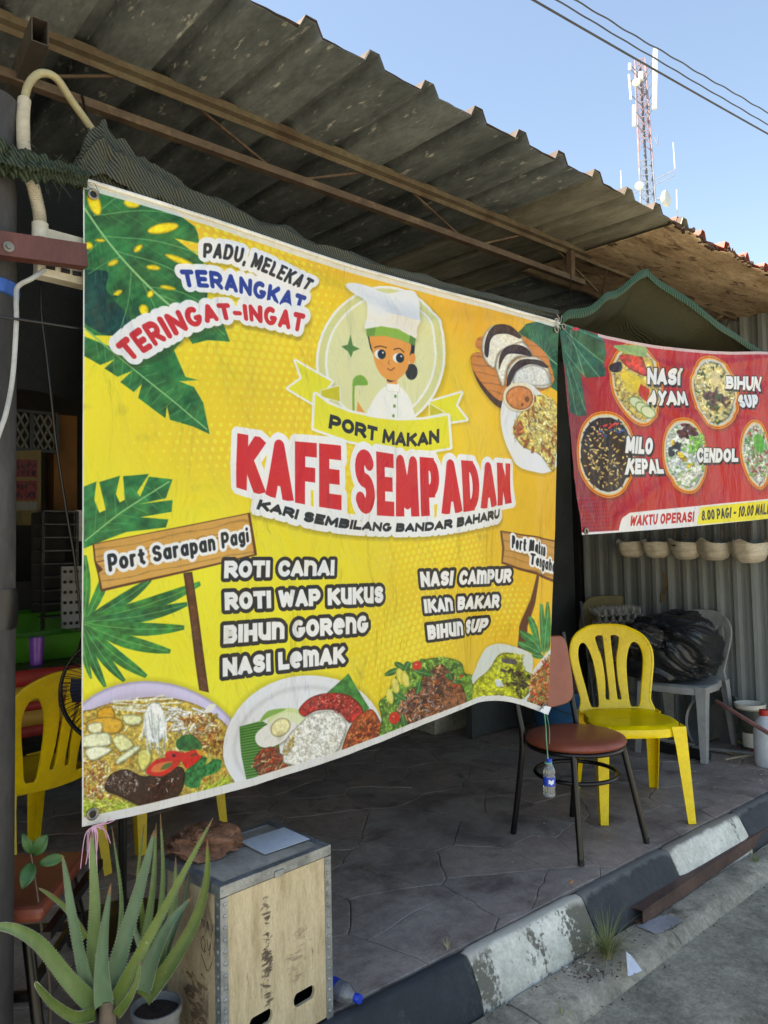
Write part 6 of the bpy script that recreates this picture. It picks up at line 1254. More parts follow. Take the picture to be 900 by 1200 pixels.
# ------------------------------------------------------------------ bottles
M_clear = MAT('clear bottle plastic', (222, 228, 232), (206, 212, 218), 5, rough=.08, rvar=.02, trans=.82, spec=.6); M_blab = MAT('blue label', (34, 70, 190), (30, 60, 170), 12, rough=.4); M_bcap = MAT('blue cap', (20, 64, 196), (18, 56, 176), 5, rough=.35)
M_water = MAT('pale blue bottle contents', (176, 196, 206), (160, 184, 196), 3, rough=.2)
M_wlab = MAT('white label print', (226, 230, 236), (210, 214, 224), 8)
def bottle(root, M, s=1., capmat=M_bcap, label_z=(.06, .105)):
    R_ = .032*s
    def put(mb): mb.v = [tuple(M @ Vector(p)) for p in mb.v]; return mb
    prof = [(0, .004*s), (.6*R_, 0), (.95*R_, .006*s), (R_, .02*s), (.93*R_, .028*s), (R_, .036*s), (.93*R_, .046*s), (R_, .055*s), (R_, .11*s), (.93*R_, .118*s), (R_, .126*s), (.9*R_, .145*s), (.6*R_, .165*s), (.42*R_, .178*s), (.40*R_, .188*s), (0, .188*s)]
    put(MB().lathe(prof, n=28)).build('body', M_clear, root, smooth=True, local=True)
    put(MB().lathe([(R_*1.015, label_z[0]*s), (R_*1.015, label_z[1]*s)], n=28, cap=False)).build('label', M_blab, root, smooth=True, local=True)
    for a0_ in (-2.6, .3): put(MB().grid(lambda u, v: (R_*1.03*math.cos(a0_+u*.9), R_*1.03*math.sin(a0_+u*.9), (label_z[0]+.012+.02*v+.004*math.sin(u*9))*s), 7, 3)).build('white_print', M_wlab, root, local=True)
    put(MB().lathe([(.45*R_, .176*s), (.45*R_, .196*s), (.40*R_, .198*s), (0, .198*s)], n=20)).build('cap', capmat, root, smooth=True, local=True)
hb = at(643, 912, 1, .05); hbz = at(643, 934, 1, .05)[2]
b_ = empty('water_bottle', (hb[0], hb[1], hbz), 'small clear water bottle hanging on a green string from the yellow banner', 'bottle')
sz_ = (at(643, 889, 1, .05)[2] - hbz)/.198; bottle(b_, Matrix.Rotation(.05, 3, 'Y').to_4x4(), sz_)
M_gstr = MAT('green raffia', (70, 150, 110), (120, 180, 150), 12, rough=.5)
cr = SA[-2, -2]; st = empty('green_string', tuple(cr), 'green raffia string tying the water bottle to the banner corner', 'string')
tp_ = np.array([hb[0], hb[1], hbz + .19*sz_])
MB().tube(spline([cr, (cr*2 + tp_)/3 + np.array([.003, 0, 0]), (cr + tp_*2)/3, tp_], 8), .0022, 6).build('strand', M_gstr, st, smooth=True); MB().tube(spline([cr + np.array([.004, -.004, 0]), (cr + tp_)/2 + np.array([.014, -.006, .02]), (cr+tp_)/2 + np.array([.008, -.01, -.04])], 8), .0013, 5).build('strand', M_gstr, st)
MB().tube([tp_ + np.array([.012*math.cos(a), .012*math.sin(a), -.012*sz_]) for a in np.linspace(0, 6.283, 12)], .003, 6).build('loop', M_gstr, st)
mb = MB(); mb.add([tuple(cr + np.array(q)) for q in ((-.03, -.004, -.012), (.0, -.006, .004), (.034, -.01, -.006), (.012, -.012, -.03), (-.006, -.01, -.026))], [(0, 1, 4), (1, 3, 4), (1, 2, 3)]); mb.build('folded_corner', M_wlab, st, solid=.0006)
lb_ = at(410, 1166, 2, .03)
b2_ = empty('fallen_bottle', (lb_[0], lb_[1], .03), 'crumpled clear bottle with blue label lying beside the wooden crate', 'bottle')
dd = at(432, 1172, 2, .03) - at(396, 1156, 2, .03); aa = math.atan2(dd[1], dd[0])
bottle(b2_, Matrix.Rotation(aa, 4, 'Z') @ Matrix.Rotation(math.radians(90), 4, 'Y') @ Matrix.Translation((0, 0, -.13)), .85)

# ------------------------------------------------------------------ crate
M_ply = MAT('worn plywood', (198, 182, 150), (170, 152, 120), 5, gr=.45, rough=.75, bump=.0008, bsc=60, third=(112, 96, 78), sc3=13, thr3=(.61, .72), stretch=(6, 6, 1.2), detail=12)
M_ply2 = MAT('stained plywood', (184, 168, 136), (154, 134, 104), 5, gr=.4, rough=.75, bump=.0008, bsc=60, third=(96, 78, 60), sc3=8, thr3=(.56, .7), stretch=(2, 2, 1), detail=12, distort=.6)
M_zinc = MAT('galvanised edge', (156, 162, 166), (110, 116, 120), 14, gr=.5, rough=.45, metal=.6, rvar=.1)
M_lid = MAT('grey lid board', (168, 162, 150), (128, 124, 116), 6, gr=.5, rough=.6, third=(96, 90, 84), sc3=16, thr3=(.62, .75))
M_dirt = MAT('black scuff', (62, 52, 44), (90, 76, 62), 30, rough=.9)
cw_, cdp, chh = .352, .275, .46
cr0 = np.array([.884, -.098]); ra = math.radians(5.2); cc = np.array([cr0[0] + math.cos(ra)*cw_/2 - math.sin(ra)*cdp/2, cr0[1] + math.sin(ra)*cw_/2 + math.cos(ra)*cdp/2])
crate = empty('wooden_crate', (cc[0], cc[1], 0.002), 'plywood crate with riveted metal edges standing beside the aloe', 'crate', rz=ra)
def lb(mb, name, mat, **k): return mb.build(name, mat, crate, local=True, **k)
hw_, hd_ = cw_/2, cdp/2
# front with two hand holes: built from strips round the slots
fr = smooth_poly([(-hw_+.004, .006), (hw_-.004, .006), (hw_-.004, chh-.03), (-hw_+.004, chh-.03)], 1)
slot = lambda x0: [(x0 + .036*c_ + .020*s1, .094 + .018*s_) for c_, s_, s1 in [(math.cos(a)*.0 + (1 if math.cos(a) > 0 else -1)*.6 + math.cos(a)*.4, math.sin(a), 0) for a in np.linspace(0, 2*math.pi, 25)[:-1]]]
outline_mesh(fr, [slot(-.060)[::-1], slot(.080)[::-1]], .005, .0, lambda x, y, z: (x, -hd_ + .005 + z, y), M_ply, 'front_panel', crate, .2)
lb(MB().box((0, -hd_ + .06, .1), (cw_-.03, .003, .12)), 'dark_inside', M_hole)  # near-black sheet behind the hand holes, standing in for the inner shade
lb(MB().box((-hw_ + .006, 0, chh/2 - .005), (.012, cdp-.012, chh-.03)), 'side_panel', M_ply2); lb(MB().box((hw_ - .006, 0, chh/2 - .005), (.012, cdp-.012, chh-.03)), 'side_panel', M_ply2); lb(MB().box((0, hd_ - .006, chh/2 - .005), (cw_-.02, .012, chh-.03)), 'back_panel', M_ply2)
lid = lb(MB().box((0, 0, chh-.014), (cw_-.002, cdp-.002, .022)), 'lid', M_lid)
e_ = .022; t_ = .0018
for sx, sy in ((-1, -1), (1, -1), (-1, 1), (1, 1)):
    z0, z1 = .0, chh-.030
    ed = lb(MB().box((sx*(hw_ - e_/2 + t_), sy*(hd_ + t_/2 + .0005), (z0+z1)/2), (e_, t_, z1-z0)).box((sx*(hw_ + t_/2 + .0005), sy*(hd_ - e_/2), (z0+z1)/2), (t_, e_, z1-z0)), 'corner_strip', M_zinc)
    for k_ in range(15):
        z = .02 + k_*(chh-.065)/14
        MB().lathe([(.0042, 0), (.0036, .0014), (.0015, .0022), (0, .0023)], n=10).v
        r1_ = MB().lathe([(.0056, 0), (.0050, .0022), (.0022, .0034), (0, .0035)], n=8); Mr = Matrix.Translation((sx*(hw_ - e_/2), sy*(hd_ + t_ + .0005), z)) @ Matrix.Rotation(math.radians(90)*sy*-1, 4, 'X'); r1_.v = [tuple(Mr @ Vector(p)) for p in r1_.v]; r1_.build('rivet', M_zinc, ed, local=True, smooth=True)
        r1_ = MB().lathe([(.0056, 0), (.0050, .0022), (.0022, .0034), (0, .0035)], n=8); Mr = Matrix.Translation((sx*(hw_ + t_ + .0005), sy*(hd_ - e_/2), z)) @ Matrix.Rotation(math.radians(90)*sx, 4, 'Y'); r1_.v = [tuple(Mr @ Vector(p)) for p in r1_.v]; r1_.build('rivet', M_zinc, ed, local=True, smooth=True)
for (c_, d_) in (((0, -hd_ - .001, chh-.014), (cw_+.004, .0026, .026)), ((0, hd_ + .001, chh-.014), (cw_+.004, .0026, .026)), ((-hw_ - .001, 0, chh-.014), (.0026, cdp, .026)), ((hw_ + .001, 0, chh-.014), (.0026, cdp, .026)), ((0, -hd_ + .009, chh-.0015), (cw_+.002, .02, .0022)), ((0, hd_ - .009, chh-.0015), (cw_+.002, .02, .0022)), ((-hw_ + .009, 0, chh-.0012), (.02, cdp-.04, .0022)), ((hw_ - .009, 0, chh-.0012), (.02, cdp-.04, .0022))): lb(MB().box(c_, d_), 'lid_strip', M_zinc)
for x in (-.17, -.12, -.04, .04, .12, .17):
    r1_ = MB().lathe([(.0035, 0), (.002, .0016), (0, .0017)], n=8); Mr = Matrix.Translation((x, -hd_ - .0023, chh-.012)) @ Matrix.Rotation(math.radians(90), 4, 'X'); r1_.v = [tuple(Mr @ Vector(p)) for p in r1_.v]; r1_.build('rivet', M_zinc, lid, local=True)
lb(MB().box((.0, -hd_ - .004, chh-.022), (.03, .004, .016)), 'latch', M_zinc, bevel=.001)
def stain(m, axis, c0, w0, zlo, zhi, col, th, seed):
    """a column of scraped dirt that belongs to the board itself"""
    t = m.node_tree; n = t.nodes; L = t.links; b = n['Principled BSDF']; src = b.inputs['Base Color'].links[0].from_socket
    tc = n.new('ShaderNodeTexCoord'); sp = n.new('ShaderNodeSeparateXYZ'); L.new(tc.outputs['Object'], sp.inputs[0])
    mp = n.new('ShaderNodeMapping'); mp.inputs['Scale'].default_value = (1, 1, 2.4); mp.inputs['Rotation'].default_value = (.4, .5, 0); mp.inputs['Location'].default_value = (seed, 0, 0); L.new(tc.outputs['Object'], mp.inputs[0])
    nz = n.new('ShaderNodeTexNoise'); nz.inputs['Scale'].default_value = 22; nz.inputs['Detail'].default_value = 9; nz.inputs['Roughness'].default_value = .68; nz.inputs['Distortion'].default_value = .5; L.new(mp.outputs[0], nz.inputs[0])
    def mth(op, a, b_=None, c=None):
        q = n.new('ShaderNodeMath'); q.operation = op
        for i, v in enumerate((a, b_, c)):
            if v is None: continue
            if isinstance(v, (int, float)): q.inputs[i].default_value = v
            else: L.new(v, q.inputs[i])
        return q.outputs[0]
    d = mth('DIVIDE', mth('ABSOLUTE', mth('SUBTRACT', sp.outputs[axis], c0)), w0); g = mth('SUBTRACT', .30, mth('MULTIPLY', mth('MULTIPLY', d, d), .16))
    zc, zw = (zlo+zhi)/2, (zhi-zlo)/2; dz = mth('DIVIDE', mth('ABSOLUTE', mth('SUBTRACT', sp.outputs[2], zc)), zw); g = mth('SUBTRACT', g, mth('MULTIPLY', mth('POWER', dz, 4), .14))
    v = mth('ADD', nz.outputs[0], g); r1 = n.new('ShaderNodeMapRange'); r1.inputs[1].default_value = th; r1.inputs[2].default_value = th + .07; L.new(v, r1.inputs[0])
    x = n.new('ShaderNodeMix'); x.data_type = 'RGBA'; L.new(r1.outputs[0], x.inputs[0]); L.new(src, x.inputs[6]); x.inputs[7].default_value = lin(col); L.new(x.outputs[2], b.inputs['Base Color'])
stain(M_ply, 0, -.040, .022, .10, .42, (88, 74, 62), .76, 3.); stain(M_ply, 0, .06, .06, .1, .3, (150, 134, 112), .80, 9.)
stain(M_ply2, 1, -.02, .06, .0, .24, (104, 86, 68), .73, 5.)
M_ink = MAT('marker ink', (50, 46, 44), (60, 54, 50), 30)
for pts in ([(0, 0), (.004, .03), (.010, .008), (.016, .03), (.020, 0)], [(.026, .004), (.03, .03), (.036, .01), (.026, .018), (.038, .02)], [(.044, .028), (.05, .012), (.056, .03), (.048, .0)], [(.006, -.05), (.0, -.03), (.01, -.012), (.02, -.03), (.012, -.05), (.022, -.045)], [(.028, -.014), (.034, -.04), (.044, -.016), (.038, -.05)], [(.0, -.06), (.03, -.09), (.05, -.06)]):
    lb(MB().tube([(-hw_ - .0006, hd_*.0 - .07 - (p[0]-.0) + .02, .33 + p[1]) for p in spline([(a, b, 0) for a, b in pts], 5)], .0008, 4), 'handwriting', M_ink)
tag(MB().box((0, 0, 0), (.15, .125, .0012), rz=0).build('paper_sheet', MAT('off white paper', (202, 206, 212), (186, 190, 196), 4, rough=.6), loc=(0, 0, 0), local=True), 'pale blank paper sheet taped on the crate lid', 'paper sheet')
ps = bpy.data.objects['paper_sheet']; pq = at(322, 985, 2, .464); ps.location = (pq[0], pq[1], .4646); ps.rotation_euler.z = ra - .05
cl = at(236, 990, 2, .475); mbc = crumple((cl[0], cl[1], .474), (.088, .07, .036), .42, 51, 110, flat=.4625, e=.9, f0=.8)
tag(mbc.build('brown_cloth', MAT('brown rag', (158, 112, 86), (118, 78, 58), 14, rough=.95, bump=.012, bsc=22, distort=1.6, gr=.5), smooth=True, loc=(cl[0], cl[1], .463)), 'crumpled brown rag on the crate lid', 'cloth')
q0 = at(222, 985, 2, .49); q1 = at(255, 962, 2, .53)

# ------------------------------------------------------------------ aloes
M_stem = MAT('grey stem', (112, 98, 84), (90, 78, 66), 14)
M_aloe = MAT('aloe green', (78, 106, 54), (108, 130, 80), 7, gr=.3, thr=(.35, .65), rough=.42, bump=.0006, bsc=60, third=(170, 182, 150), sc3=60, thr3=(.66, .74), stretch=(1, 1, .4))
M_aloe2 = MAT('aloe blue green', (80, 108, 80), (110, 136, 106), 7, gr=.3, rough=.42, bump=.0006, bsc=60, third=(168, 184, 164), sc3=70, thr3=(.68, .76), stretch=(1, 1, .4))
M_aloe3 = MAT('aloe yellow green', (100, 118, 50), (74, 96, 42), 6, gr=.3, rough=.42, bump=.0006, bsc=60, third=(176, 176, 120), sc3=50, thr3=(.64, .74))
M_tip = MAT('dry leaf tip', (136, 110, 72), (104, 84, 58), 30, rough=.7)
M_pot = MAT('grey white pot', (132, 132, 132), (104, 104, 102), 6, rough=.5, third=(100, 90, 76), sc3=14, thr3=(.6, .72)); M_soil = MAT('potting soil', (58, 46, 38), (38, 30, 26), 30, rough=.95, bump=.004, bsc=70)
def aloe_leaf(parent, pts, wpx, mat):
    P = [at(px, py, 1, y) for px, py, y in pts]; dep = (P[0] - CAMPOS) @ _F; W_ = wpx*.62*dep/FPX; S_ = spline(P, 8); secs = []; N = len(S_); teeth = []
    view = None
    for i, p in enumerate(S_):
        f_ = i/(N-1); t = np.array(S_[min(i+1, N-1)]) - np.array(S_[max(i-1, 0)]); t /= np.linalg.norm(t); tocam = CAMPOS - p; side = np.cross(t, tocam); side /= np.linalg.norm(side); up = np.cross(side, t)
        w_ = W_/2*(1 - f_)**.72*(1.25 - .1*f_) + .0006; th = w_*.42 + .0006; q = []
        for (a, b) in ((-1, .55), (-.6, .0), (0, -.35), (.6, .0), (1, .55), (.85, -.15), (.45, -.75), (0, -.95), (-.45, -.75), (-.85, -.15)): q.append(tuple(p + side*a*w_ + up*b*th*1.0))
        secs.append(q)
        if 0 < i < N-1: teeth.append((p, side, t, up, w_, th))
    kt_ = max(3, N//11); lf = MB().loft(secs[:N-kt_+1]).build('leaf', mat, parent, smooth=True); MB().loft(secs[N-kt_:]).build('dry_tip', M_tip, lf, smooth=True)
    mb = MB()
    for k_ in range(len(teeth)-1):
        for fr_ in (0., .5):
            (p, s_, t, u_, w_, th), (p_, _, _, _, w2, th2) = teeth[k_], teeth[k_+1]; p = p*(1-fr_) + p_*fr_; ww = w_*(1-fr_)+w2*fr_; hh_ = th*(1-fr_)+th2*fr_
            for sg in (-1, 1):
                b = p + s_*sg*ww*.97 + u_*hh_*.33; l = .0008 + ww*.09; mb.add([tuple(b - t*l*.6), tuple(b + t*l*.6), tuple(b + u_*l*.35), tuple(b + s_*sg*l*1.3 + t*l*.5)], [(0, 1, 2), (0, 1, 3), (1, 2, 3), (0, 2, 3)])
    tag(mb.build('teeth', M_pvc2, lf), kind='stuff')
M_pvc2 = MAT('pale teeth', (214, 216, 186), (196, 196, 160), 20)
def pot(parent, c, R_, h):
    MB().lathe([(R_*.72, 0), (R_*.95, h*.88), (R_*1.03, h*.9), (R_*1.05, h), (R_*.97, h), (R_*.9, h*.85), (0, h*.84)], c, 36).build('pot', M_pot, parent, smooth=True)
    MB().grid(lambda u, v: (c[0] + R_*.92*(v)*math.cos(u*6.2832), c[1] + R_*.92*v*math.sin(u*6.2832), c[2] + h*.88 + .008*hn(u*9, v*9, 1, 3)), 25, 6).build('soil', M_soil, parent)
b1 = at(126, 1176, 1, -.07); a1_ = empty('aloe_plant', (b1[0], b1[1], 0), 'big grey green aloe with curling leaf across the dark post', 'aloe plant'); pot(a1_, (b1[0], b1[1]+.0, 0), .06, max(.04, b1[2] - .10)); MB().tube([(b1[0], b1[1], max(.03, b1[2]-.12)), (b1[0], b1[1], b1[2]+.01)], [.02, .017], 10).build('stem', M_stem, a1_, smooth=True)
for pts, w_, mt in [([(112, 1180, -.07), (82, 1150, -.09), (48, 1108, -.10), (20, 1090, -.11), (-4, 1086, -.11), (-24, 1094, -.11)], 25, M_aloe), ([(112, 1188, -.07), (88, 1192, -.10), (62, 1176, -.12), (46, 1158, -.13), (41, 1150, -.13)], 17, M_aloe3),
                    ([(108, 1176, -.06), (96, 1130, -.08), (84, 1070, -.09), (78, 1030, -.09), (73, 1002, -.09)], 19, M_aloe2), ([(116, 1172, -.06), (110, 1120, -.07), (111, 1060, -.08), (109, 1010, -.08), (107, 972, -.08)], 24, M_aloe),
                    ([(122, 1178, -.08), (119, 1140, -.10), (122, 1090, -.11), (130, 1035, -.12)], 26, M_aloe2), ([(126, 1178, -.07), (140, 1120, -.09), (158, 1060, -.10), (172, 1010, -.11), (181, 972, -.12)], 30, M_aloe2),
                    ([(132, 1182, -.08), (152, 1140, -.11), (190, 1070, -.14), (222, 1010, -.16), (250, 958, -.17)], 21, M_aloe3), ([(136, 1190, -.09), (150, 1172, -.12), (160, 1150, -.13), (165, 1126, -.13)], 13, M_aloe3),
                    ([(100, 1100, .0), (82, 1070, .02), (60, 1050, .03), (44, 1040, .03)], 10, M_aloe3), ([(124, 1178, -.05), (138, 1110, -.02), (142, 1050, .0), (131, 968, .02)], 11, M_aloe)]: aloe_leaf(a1_, pts, w_, mt)
b2 = at(176, 1166, 1, .0); a2_ = empty('aloe_plant', (b2[0], b2[1], 0), 'smaller upright aloe in a pale pot between big aloe and crate', 'aloe plant'); pot(a2_, (b2[0]+.02, b2[1]+.01, 0), .058, max(.06, b2[2] - .035))
for pts, w_, mt in [([(168, 1170, .0), (196, 1135, -.03), (228, 1080, -.05), (242, 1030, -.06), (243, 984, -.07)], 26, M_aloe3), ([(166, 1162, .0), (180, 1120, -.02), (200, 1080, -.04), (226, 1050, -.05)], 26, M_aloe2), ([(160, 1150, .02), (172, 1090, .03), (180, 1030, .03), (183, 964, .03)], 16, M_aloe),
                    ([(176, 1160, .01), (184, 1100, .02), (191, 1030, .02), (188, 953, .02)], 14, M_aloe), ([(164, 1160, .03), (168, 1090, .05), (162, 1030, .05), (169, 966, .05)], 12, M_aloe3), ([(178, 1160, .0), (190, 1110, .0), (204, 1060, .0), (206, 1004, .0)], 19, M_aloe), ([(180, 1158, .02), (200, 1100, .03), (215, 1060, .04), (222, 1020, .04)], 12, M_aloe2), ([(168, 1120, .0), (158, 1090, .0), (155, 1070, .0), (152, 1052, .0)], 8, M_aloe2)]: aloe_leaf(a2_, pts, w_, mt)
M_sleaf = MAT('seedling leaf', (62, 104, 56), (84, 126, 66), 12, rough=.5); 
sb_ = at(58, 1170, 1, .12); sd_ = empty('seedling', (sb_[0], sb_[1], 0), 'thin seedling with dark green leaves beside the dark post', 'plant')
pot(sd_, (sb_[0], sb_[1], 0), .06, .1)
MB().tube(spline([(sb_[0], sb_[1], .08), at(58, 1160, 1, .12), at(50, 1100, 1, .11), at(44, 1050, 1, .1), at(36, 1000, 1, .1)], 8), [.004]*8 + [.0035]*8 + [.0028]*8 + [.002]*9, 7).build('stem', M_stem, sd_, smooth=True)
def sleaf(a, b, w_):
    a, b = at(*a), at(*b); t = b - a; l = np.linalg.norm(t); t /= l; s_ = np.cross(t, CAMPOS - a); s_ /= np.linalg.norm(s_); n_ = np.cross(s_, t)
    MB().grid(lambda u, v: tuple(a + t*l*v + s_*(u-.5)*w_*math.sin(math.pi*min(1, v*.96+.03))**.8 + n_*(-.15*w_*math.sin(math.pi*u) + .01*math.sin(v*3))), 5, 10).build('leaf', M_sleaf, sd_, smooth=True, solid=.0008)
sleaf((37, 1002, 1, .1), (56, 978, 1, .08), .035); sleaf((38, 1010, 1, .1), (26, 1042, 1, .07), .034); sleaf((45, 1012, 1, .1), (76, 1004, 1, .09), .026); sleaf((36, 1000, 1, .1), (26, 976, 1, .1), .02); sleaf((50, 1100, 1, .11), (36, 1120, 1, .1), .018)

# ------------------------------------------------------------------ inside the stall, left
tb = at(60, 780, 2, .75); tx, ty = tb[0], tb[1]
tbl = empty('table', (tx + .1, ty + .35, 0), 'long table with red and yellow striped cloth behind the yellow chair', 'table')
MB().box((tx + .1, ty + .4, .725), (2.2, .8, .035)).build('table_top', MAT('olive table top', (84, 80, 44), (60, 58, 34), 5, rough=.5), tbl)
mats_ = [MAT('red cloth', (150, 34, 28), (120, 28, 24), 5, rough=.6), MAT('yellow cloth', (170, 130, 52), (140, 106, 42), 5, rough=.6)]
z = .742
for i, h in enumerate((.075, .075, .04, .07, .05)):
    MB().grid(lambda u, v: (tx - 1.0 + 2.2*u, ty - .012 - .006*math.sin(u*40) - .01*i*.2, z - h*v), 60, 3).build('cloth_stripe', mats_[i % 2], tbl, smooth=True, solid=.002); z -= h
for sx in (-.9, 1.1): MB().tube([(tx + sx, ty + .1, 0), (tx + sx, ty + .1, .70)], .02, 10).build('leg', M_black, tbl); MB().tube([(tx + sx, ty + .7, 0), (tx + sx, ty + .7, .70)], .02, 10).build('leg', M_black, tbl)
M_grn = MAT('green plastic', (62, 134, 26), (54, 116, 22), 4, rough=.4)
def crateg(c, w_, d_, h, label, rz):
    g = empty('green_tray', tuple(c), label, 'tray', 'green plastic trays on the table', rz)
    v = lambda s, z, o=0: [(-w_/2*s-o, -d_/2*s-o, z), (w_/2*s+o, -d_/2*s-o, z), (w_/2*s+o, d_/2*s+o, z), (-w_/2*s-o, d_/2*s+o, z)]
    MB().loft([v(.86, 0), v(1, h), v(1, h, -.006), v(.86, .006, -.004)]).build('basin', M_grn, g, local=True, bevel=.004); MB().loft([v(1, h-.004, .014), v(1, h+.004, .016), v(1, h+.004, -.002), v(1, h-.004, -.002)], cap=False).build('rim', M_grn, g, local=True)
    return g
p = at(38, 776, 2, .745); crateg((p[0]+.03, p[1]+.13, .745), .42, .26, .125, 'nearer green plastic tray on the table behind the purple cup', .10)
p = at(70, 742, 2, .80); crateg((p[0]+.10, p[1]+.42, .745), .8, .34, .17, 'rear long green plastic tray on the table', .10)
cpz = .746; cp_ = at(43, 779, 2, .746); dc = (cp_ - CAMPOS) @ _F; r_ = 8.5*dc/FPX; hc = 32*dc/FPX
cup = empty('purple_cup', (cp_[0], cp_[1]-.0, .746), 'translucent purple cup on the table in front of the green tray', 'cup'); MB().lathe([(r_*.82, 0), (r_, hc), (r_*.93, hc), (r_*.76, .006), (0, .006)], (cp_[0], cp_[1], .746), 32, wob=lambda a, i: .0008*math.cos(a*16)*(i < 2)).build('cup', MAT('purple plastic', (140, 80, 190), (120, 64, 170), 4, rough=.25, trans=.25), cup, smooth=True)
# pedestal fan
fc_ = at(139, 806, 1, .72); R_ = 63*((fc_ - CAMPOS) @ _F)/FPX
fan = empty('pedestal_fan', (fc_[0], .74, 0), 'black pedestal fan with round wire guard half hidden by the banner', 'fan')
nrm = Vector((-.45, -.88, .05)).normalized(); sx_ = nrm.cross(Vector((0, 0, 1))).normalized(); uy_ = sx_.cross(nrm)
F3 = lambda r, a, d: tuple(Vector(fc_) + sx_*(r*math.cos(a)) + uy_*(r*math.sin(a)) + nrm*d)
for d_, rr_ in ((.0, 1.), (.03, .99)): MB().tube([F3(R_*rr_, a, d_) for a in np.linspace(0, 6.2832, 50)], .005, 8, cap=False).build('guard_ring', M_black, fan, smooth=True)
for rr_, d_ in ((.3, .075), (.6, .06), (.3, -.07)): MB().tube([F3(R_*rr_, a, d_) for a in np.linspace(0, 6.2832, 40)], .0025, 6, cap=False).build('guard_ring', M_black, fan, smooth=True)
for k_ in range(72):
    a = k_*2*math.pi/72; MB().tube([F3(R_*f_, a + .25*(1-f_), .03 + .05*math.sqrt(max(0, 1-f_*f_))) for f_ in (.12, .35, .6, .8, .93, 1)], .0013, 5).build('guard_wire', M_black, fan)
for k_ in range(48):
    a = k_*2*math.pi/48; MB().tube([F3(R_*f_, a, -.06*math.sqrt(max(0, 1-f_*f_))) for f_ in (.12, .6, .93, 1)], .0013, 5).build('guard_wire', M_black, fan)
for k_ in range(3):
    secs = []
    for f_ in (.12, .35, .6, .85): a = k_*2.094; w_ = R_*(.18 + .35*f_); secs.append([F3(R_*f_, a - w_/R_/max(f_, .3)*.5, -.015), F3(R_*f_, a, 0), F3(R_*f_, a + w_/R_/max(f_, .3)*.5, .015), F3(R_*f_, a, .003)])
    MB().loft(secs).build('blade', MAT('dark blue fan blade', (30, 40, 70), (24, 32, 58), 4, rough=.4), fan, smooth=True)
MB().tube([F3(0, 0, -.02), F3(0, 0, -.16)], [.05, .045], 20).build('motor', M_blackpl, fan, smooth=True); MB().tube([F3(0, 0, .06), F3(0, 0, .085)], .03, 20).build('hub_cap', M_blackpl, fan)
pb = Vector(F3(0, 0, -.1)); MB().tube([tuple(pb), (pb.x, pb.y, .05)], .014, 12).build('pole', M_black, fan, smooth=True); MB().lathe([(.18, 0), (.18, .02), (.05, .04), (0, .045)], (pb.x, pb.y, 0.002), 30).build('base', M_blackpl, fan, smooth=True)
# far left background: lattice, column, poster, shelf, patterned board
def A3(px, py, y=3.6): return at(px, py, 1, y)
la = empty('lattice_screen', tuple(A3(45, 505)), 'grey diamond lattice panels high inside the stall', 'lattice'); M_lat = MAT('grey lattice', (98, 98, 92), (80, 80, 76), 9)
l0, l1 = A3(24, 482), A3(66, 530); X0, X1, Z1, Z0 = l0[0]-.1, l1[0], l0[2], l1[2]; hgt = Z1 - Z0; n_ = 0; s = X0
while s < X1 + hgt*.5:
    for sg in (1, -1):
        a = [s, Z0] if sg > 0 else [s - hgt*.5, Z0]; b = [s + sg*hgt*.5, Z1]
        if sg < 0: a = [s, Z0]; b = [s - hgt*.5, Z1]
        t0_, t1_ = 0., 1.
        for (c_, lo) in ((X0, True), (X1, False)):
            dxx = b[0]-a[0]; tt = (c_ - a[0])/dxx
            if (dxx > 0) == lo: t0_ = max(t0_, tt)
            else: t1_ = min(t1_, tt)
        if t1_ > t0_ + .05:
            MB().bar((a[0]+(b[0]-a[0])*t0_, 3.6 + .006*sg, a[1]+(b[1]-a[1])*t0_), (a[0]+(b[0]-a[0])*t1_, 3.6 + .006*sg, a[1]+(b[1]-a[1])*t1_), .014, .008, up=(0, 1, 0)).build('slat', M_lat, la)
    s += .05
for x_ in (X0, (X0+X1)/2, X1): MB().box((x_, 3.59, (Z0+Z1)/2), (.025, .03, hgt)).build('frame', M_blackpl, la)
for z_ in (Z0, Z1): MB().box(((X0+X1)/2, 3.585, z_), (X1-X0, .03, .02)).build('frame', M_blackpl, la)
c0_, c1_ = A3(66, 484), A3(93, 598)
tag(MB().box(((c0_[0]+c1_[0])/2, 3.75, (c0_[2]+c1_[2])/2 - .0), (c1_[0]-c0_[0], .2, c0_[2]-c1_[2])).build('orange_column', M_orange), 'orange painted pillar deep inside the stall', 'pillar')
p0, p1 = A3(24, 532), A3(45, 616); W_ = p1[0]-p0[0]+.15
A_ = Art(220, 300, [[(0, 0), (220, 0)], [(0, 300), (220, 300)]]); A_.im[:] = np.array([.62, .52, .28]); A_.poly([(0, 28), (200, 40), (200, 110), (0, 100)], (150, 60, 70)); A_.poly([(0, 118), (200, 122), (200, 200), (0, 200)], (160, 66, 70)); A_.poly([(0, 205), (200, 207), (200, 240), (0, 240)], (170, 170, 160)); A_.poly([(0, 245), (120, 245), (120, 300), (0, 300)], (120, 110, 60))
for ytx in (60, 88, 140, 178): A_.scatter([(20, ytx-9), (190, ytx-9), (190, ytx+9), (20, ytx+9)], 40, (8, 14), (2.5, 4), [(60, 24, 30)], ang=(60, 120), seed=ytx)
im_ = A_.image('poster print'); pm = MB().grid(lambda u, v: (p1[0] - W_ + W_*u, 3.55 + .01*math.sin(u*5), p0[2] + (p1[2]-p0[2])*v + .03*u*(1-v)), 8, 8); po_ = pm.build('shop_poster', img_mat('poster', im_, bright=.5), smooth=True, loc=(p1[0]-W_, 3.55, p0[2])); uvl = po_.data.uv_layers.new(name='print')
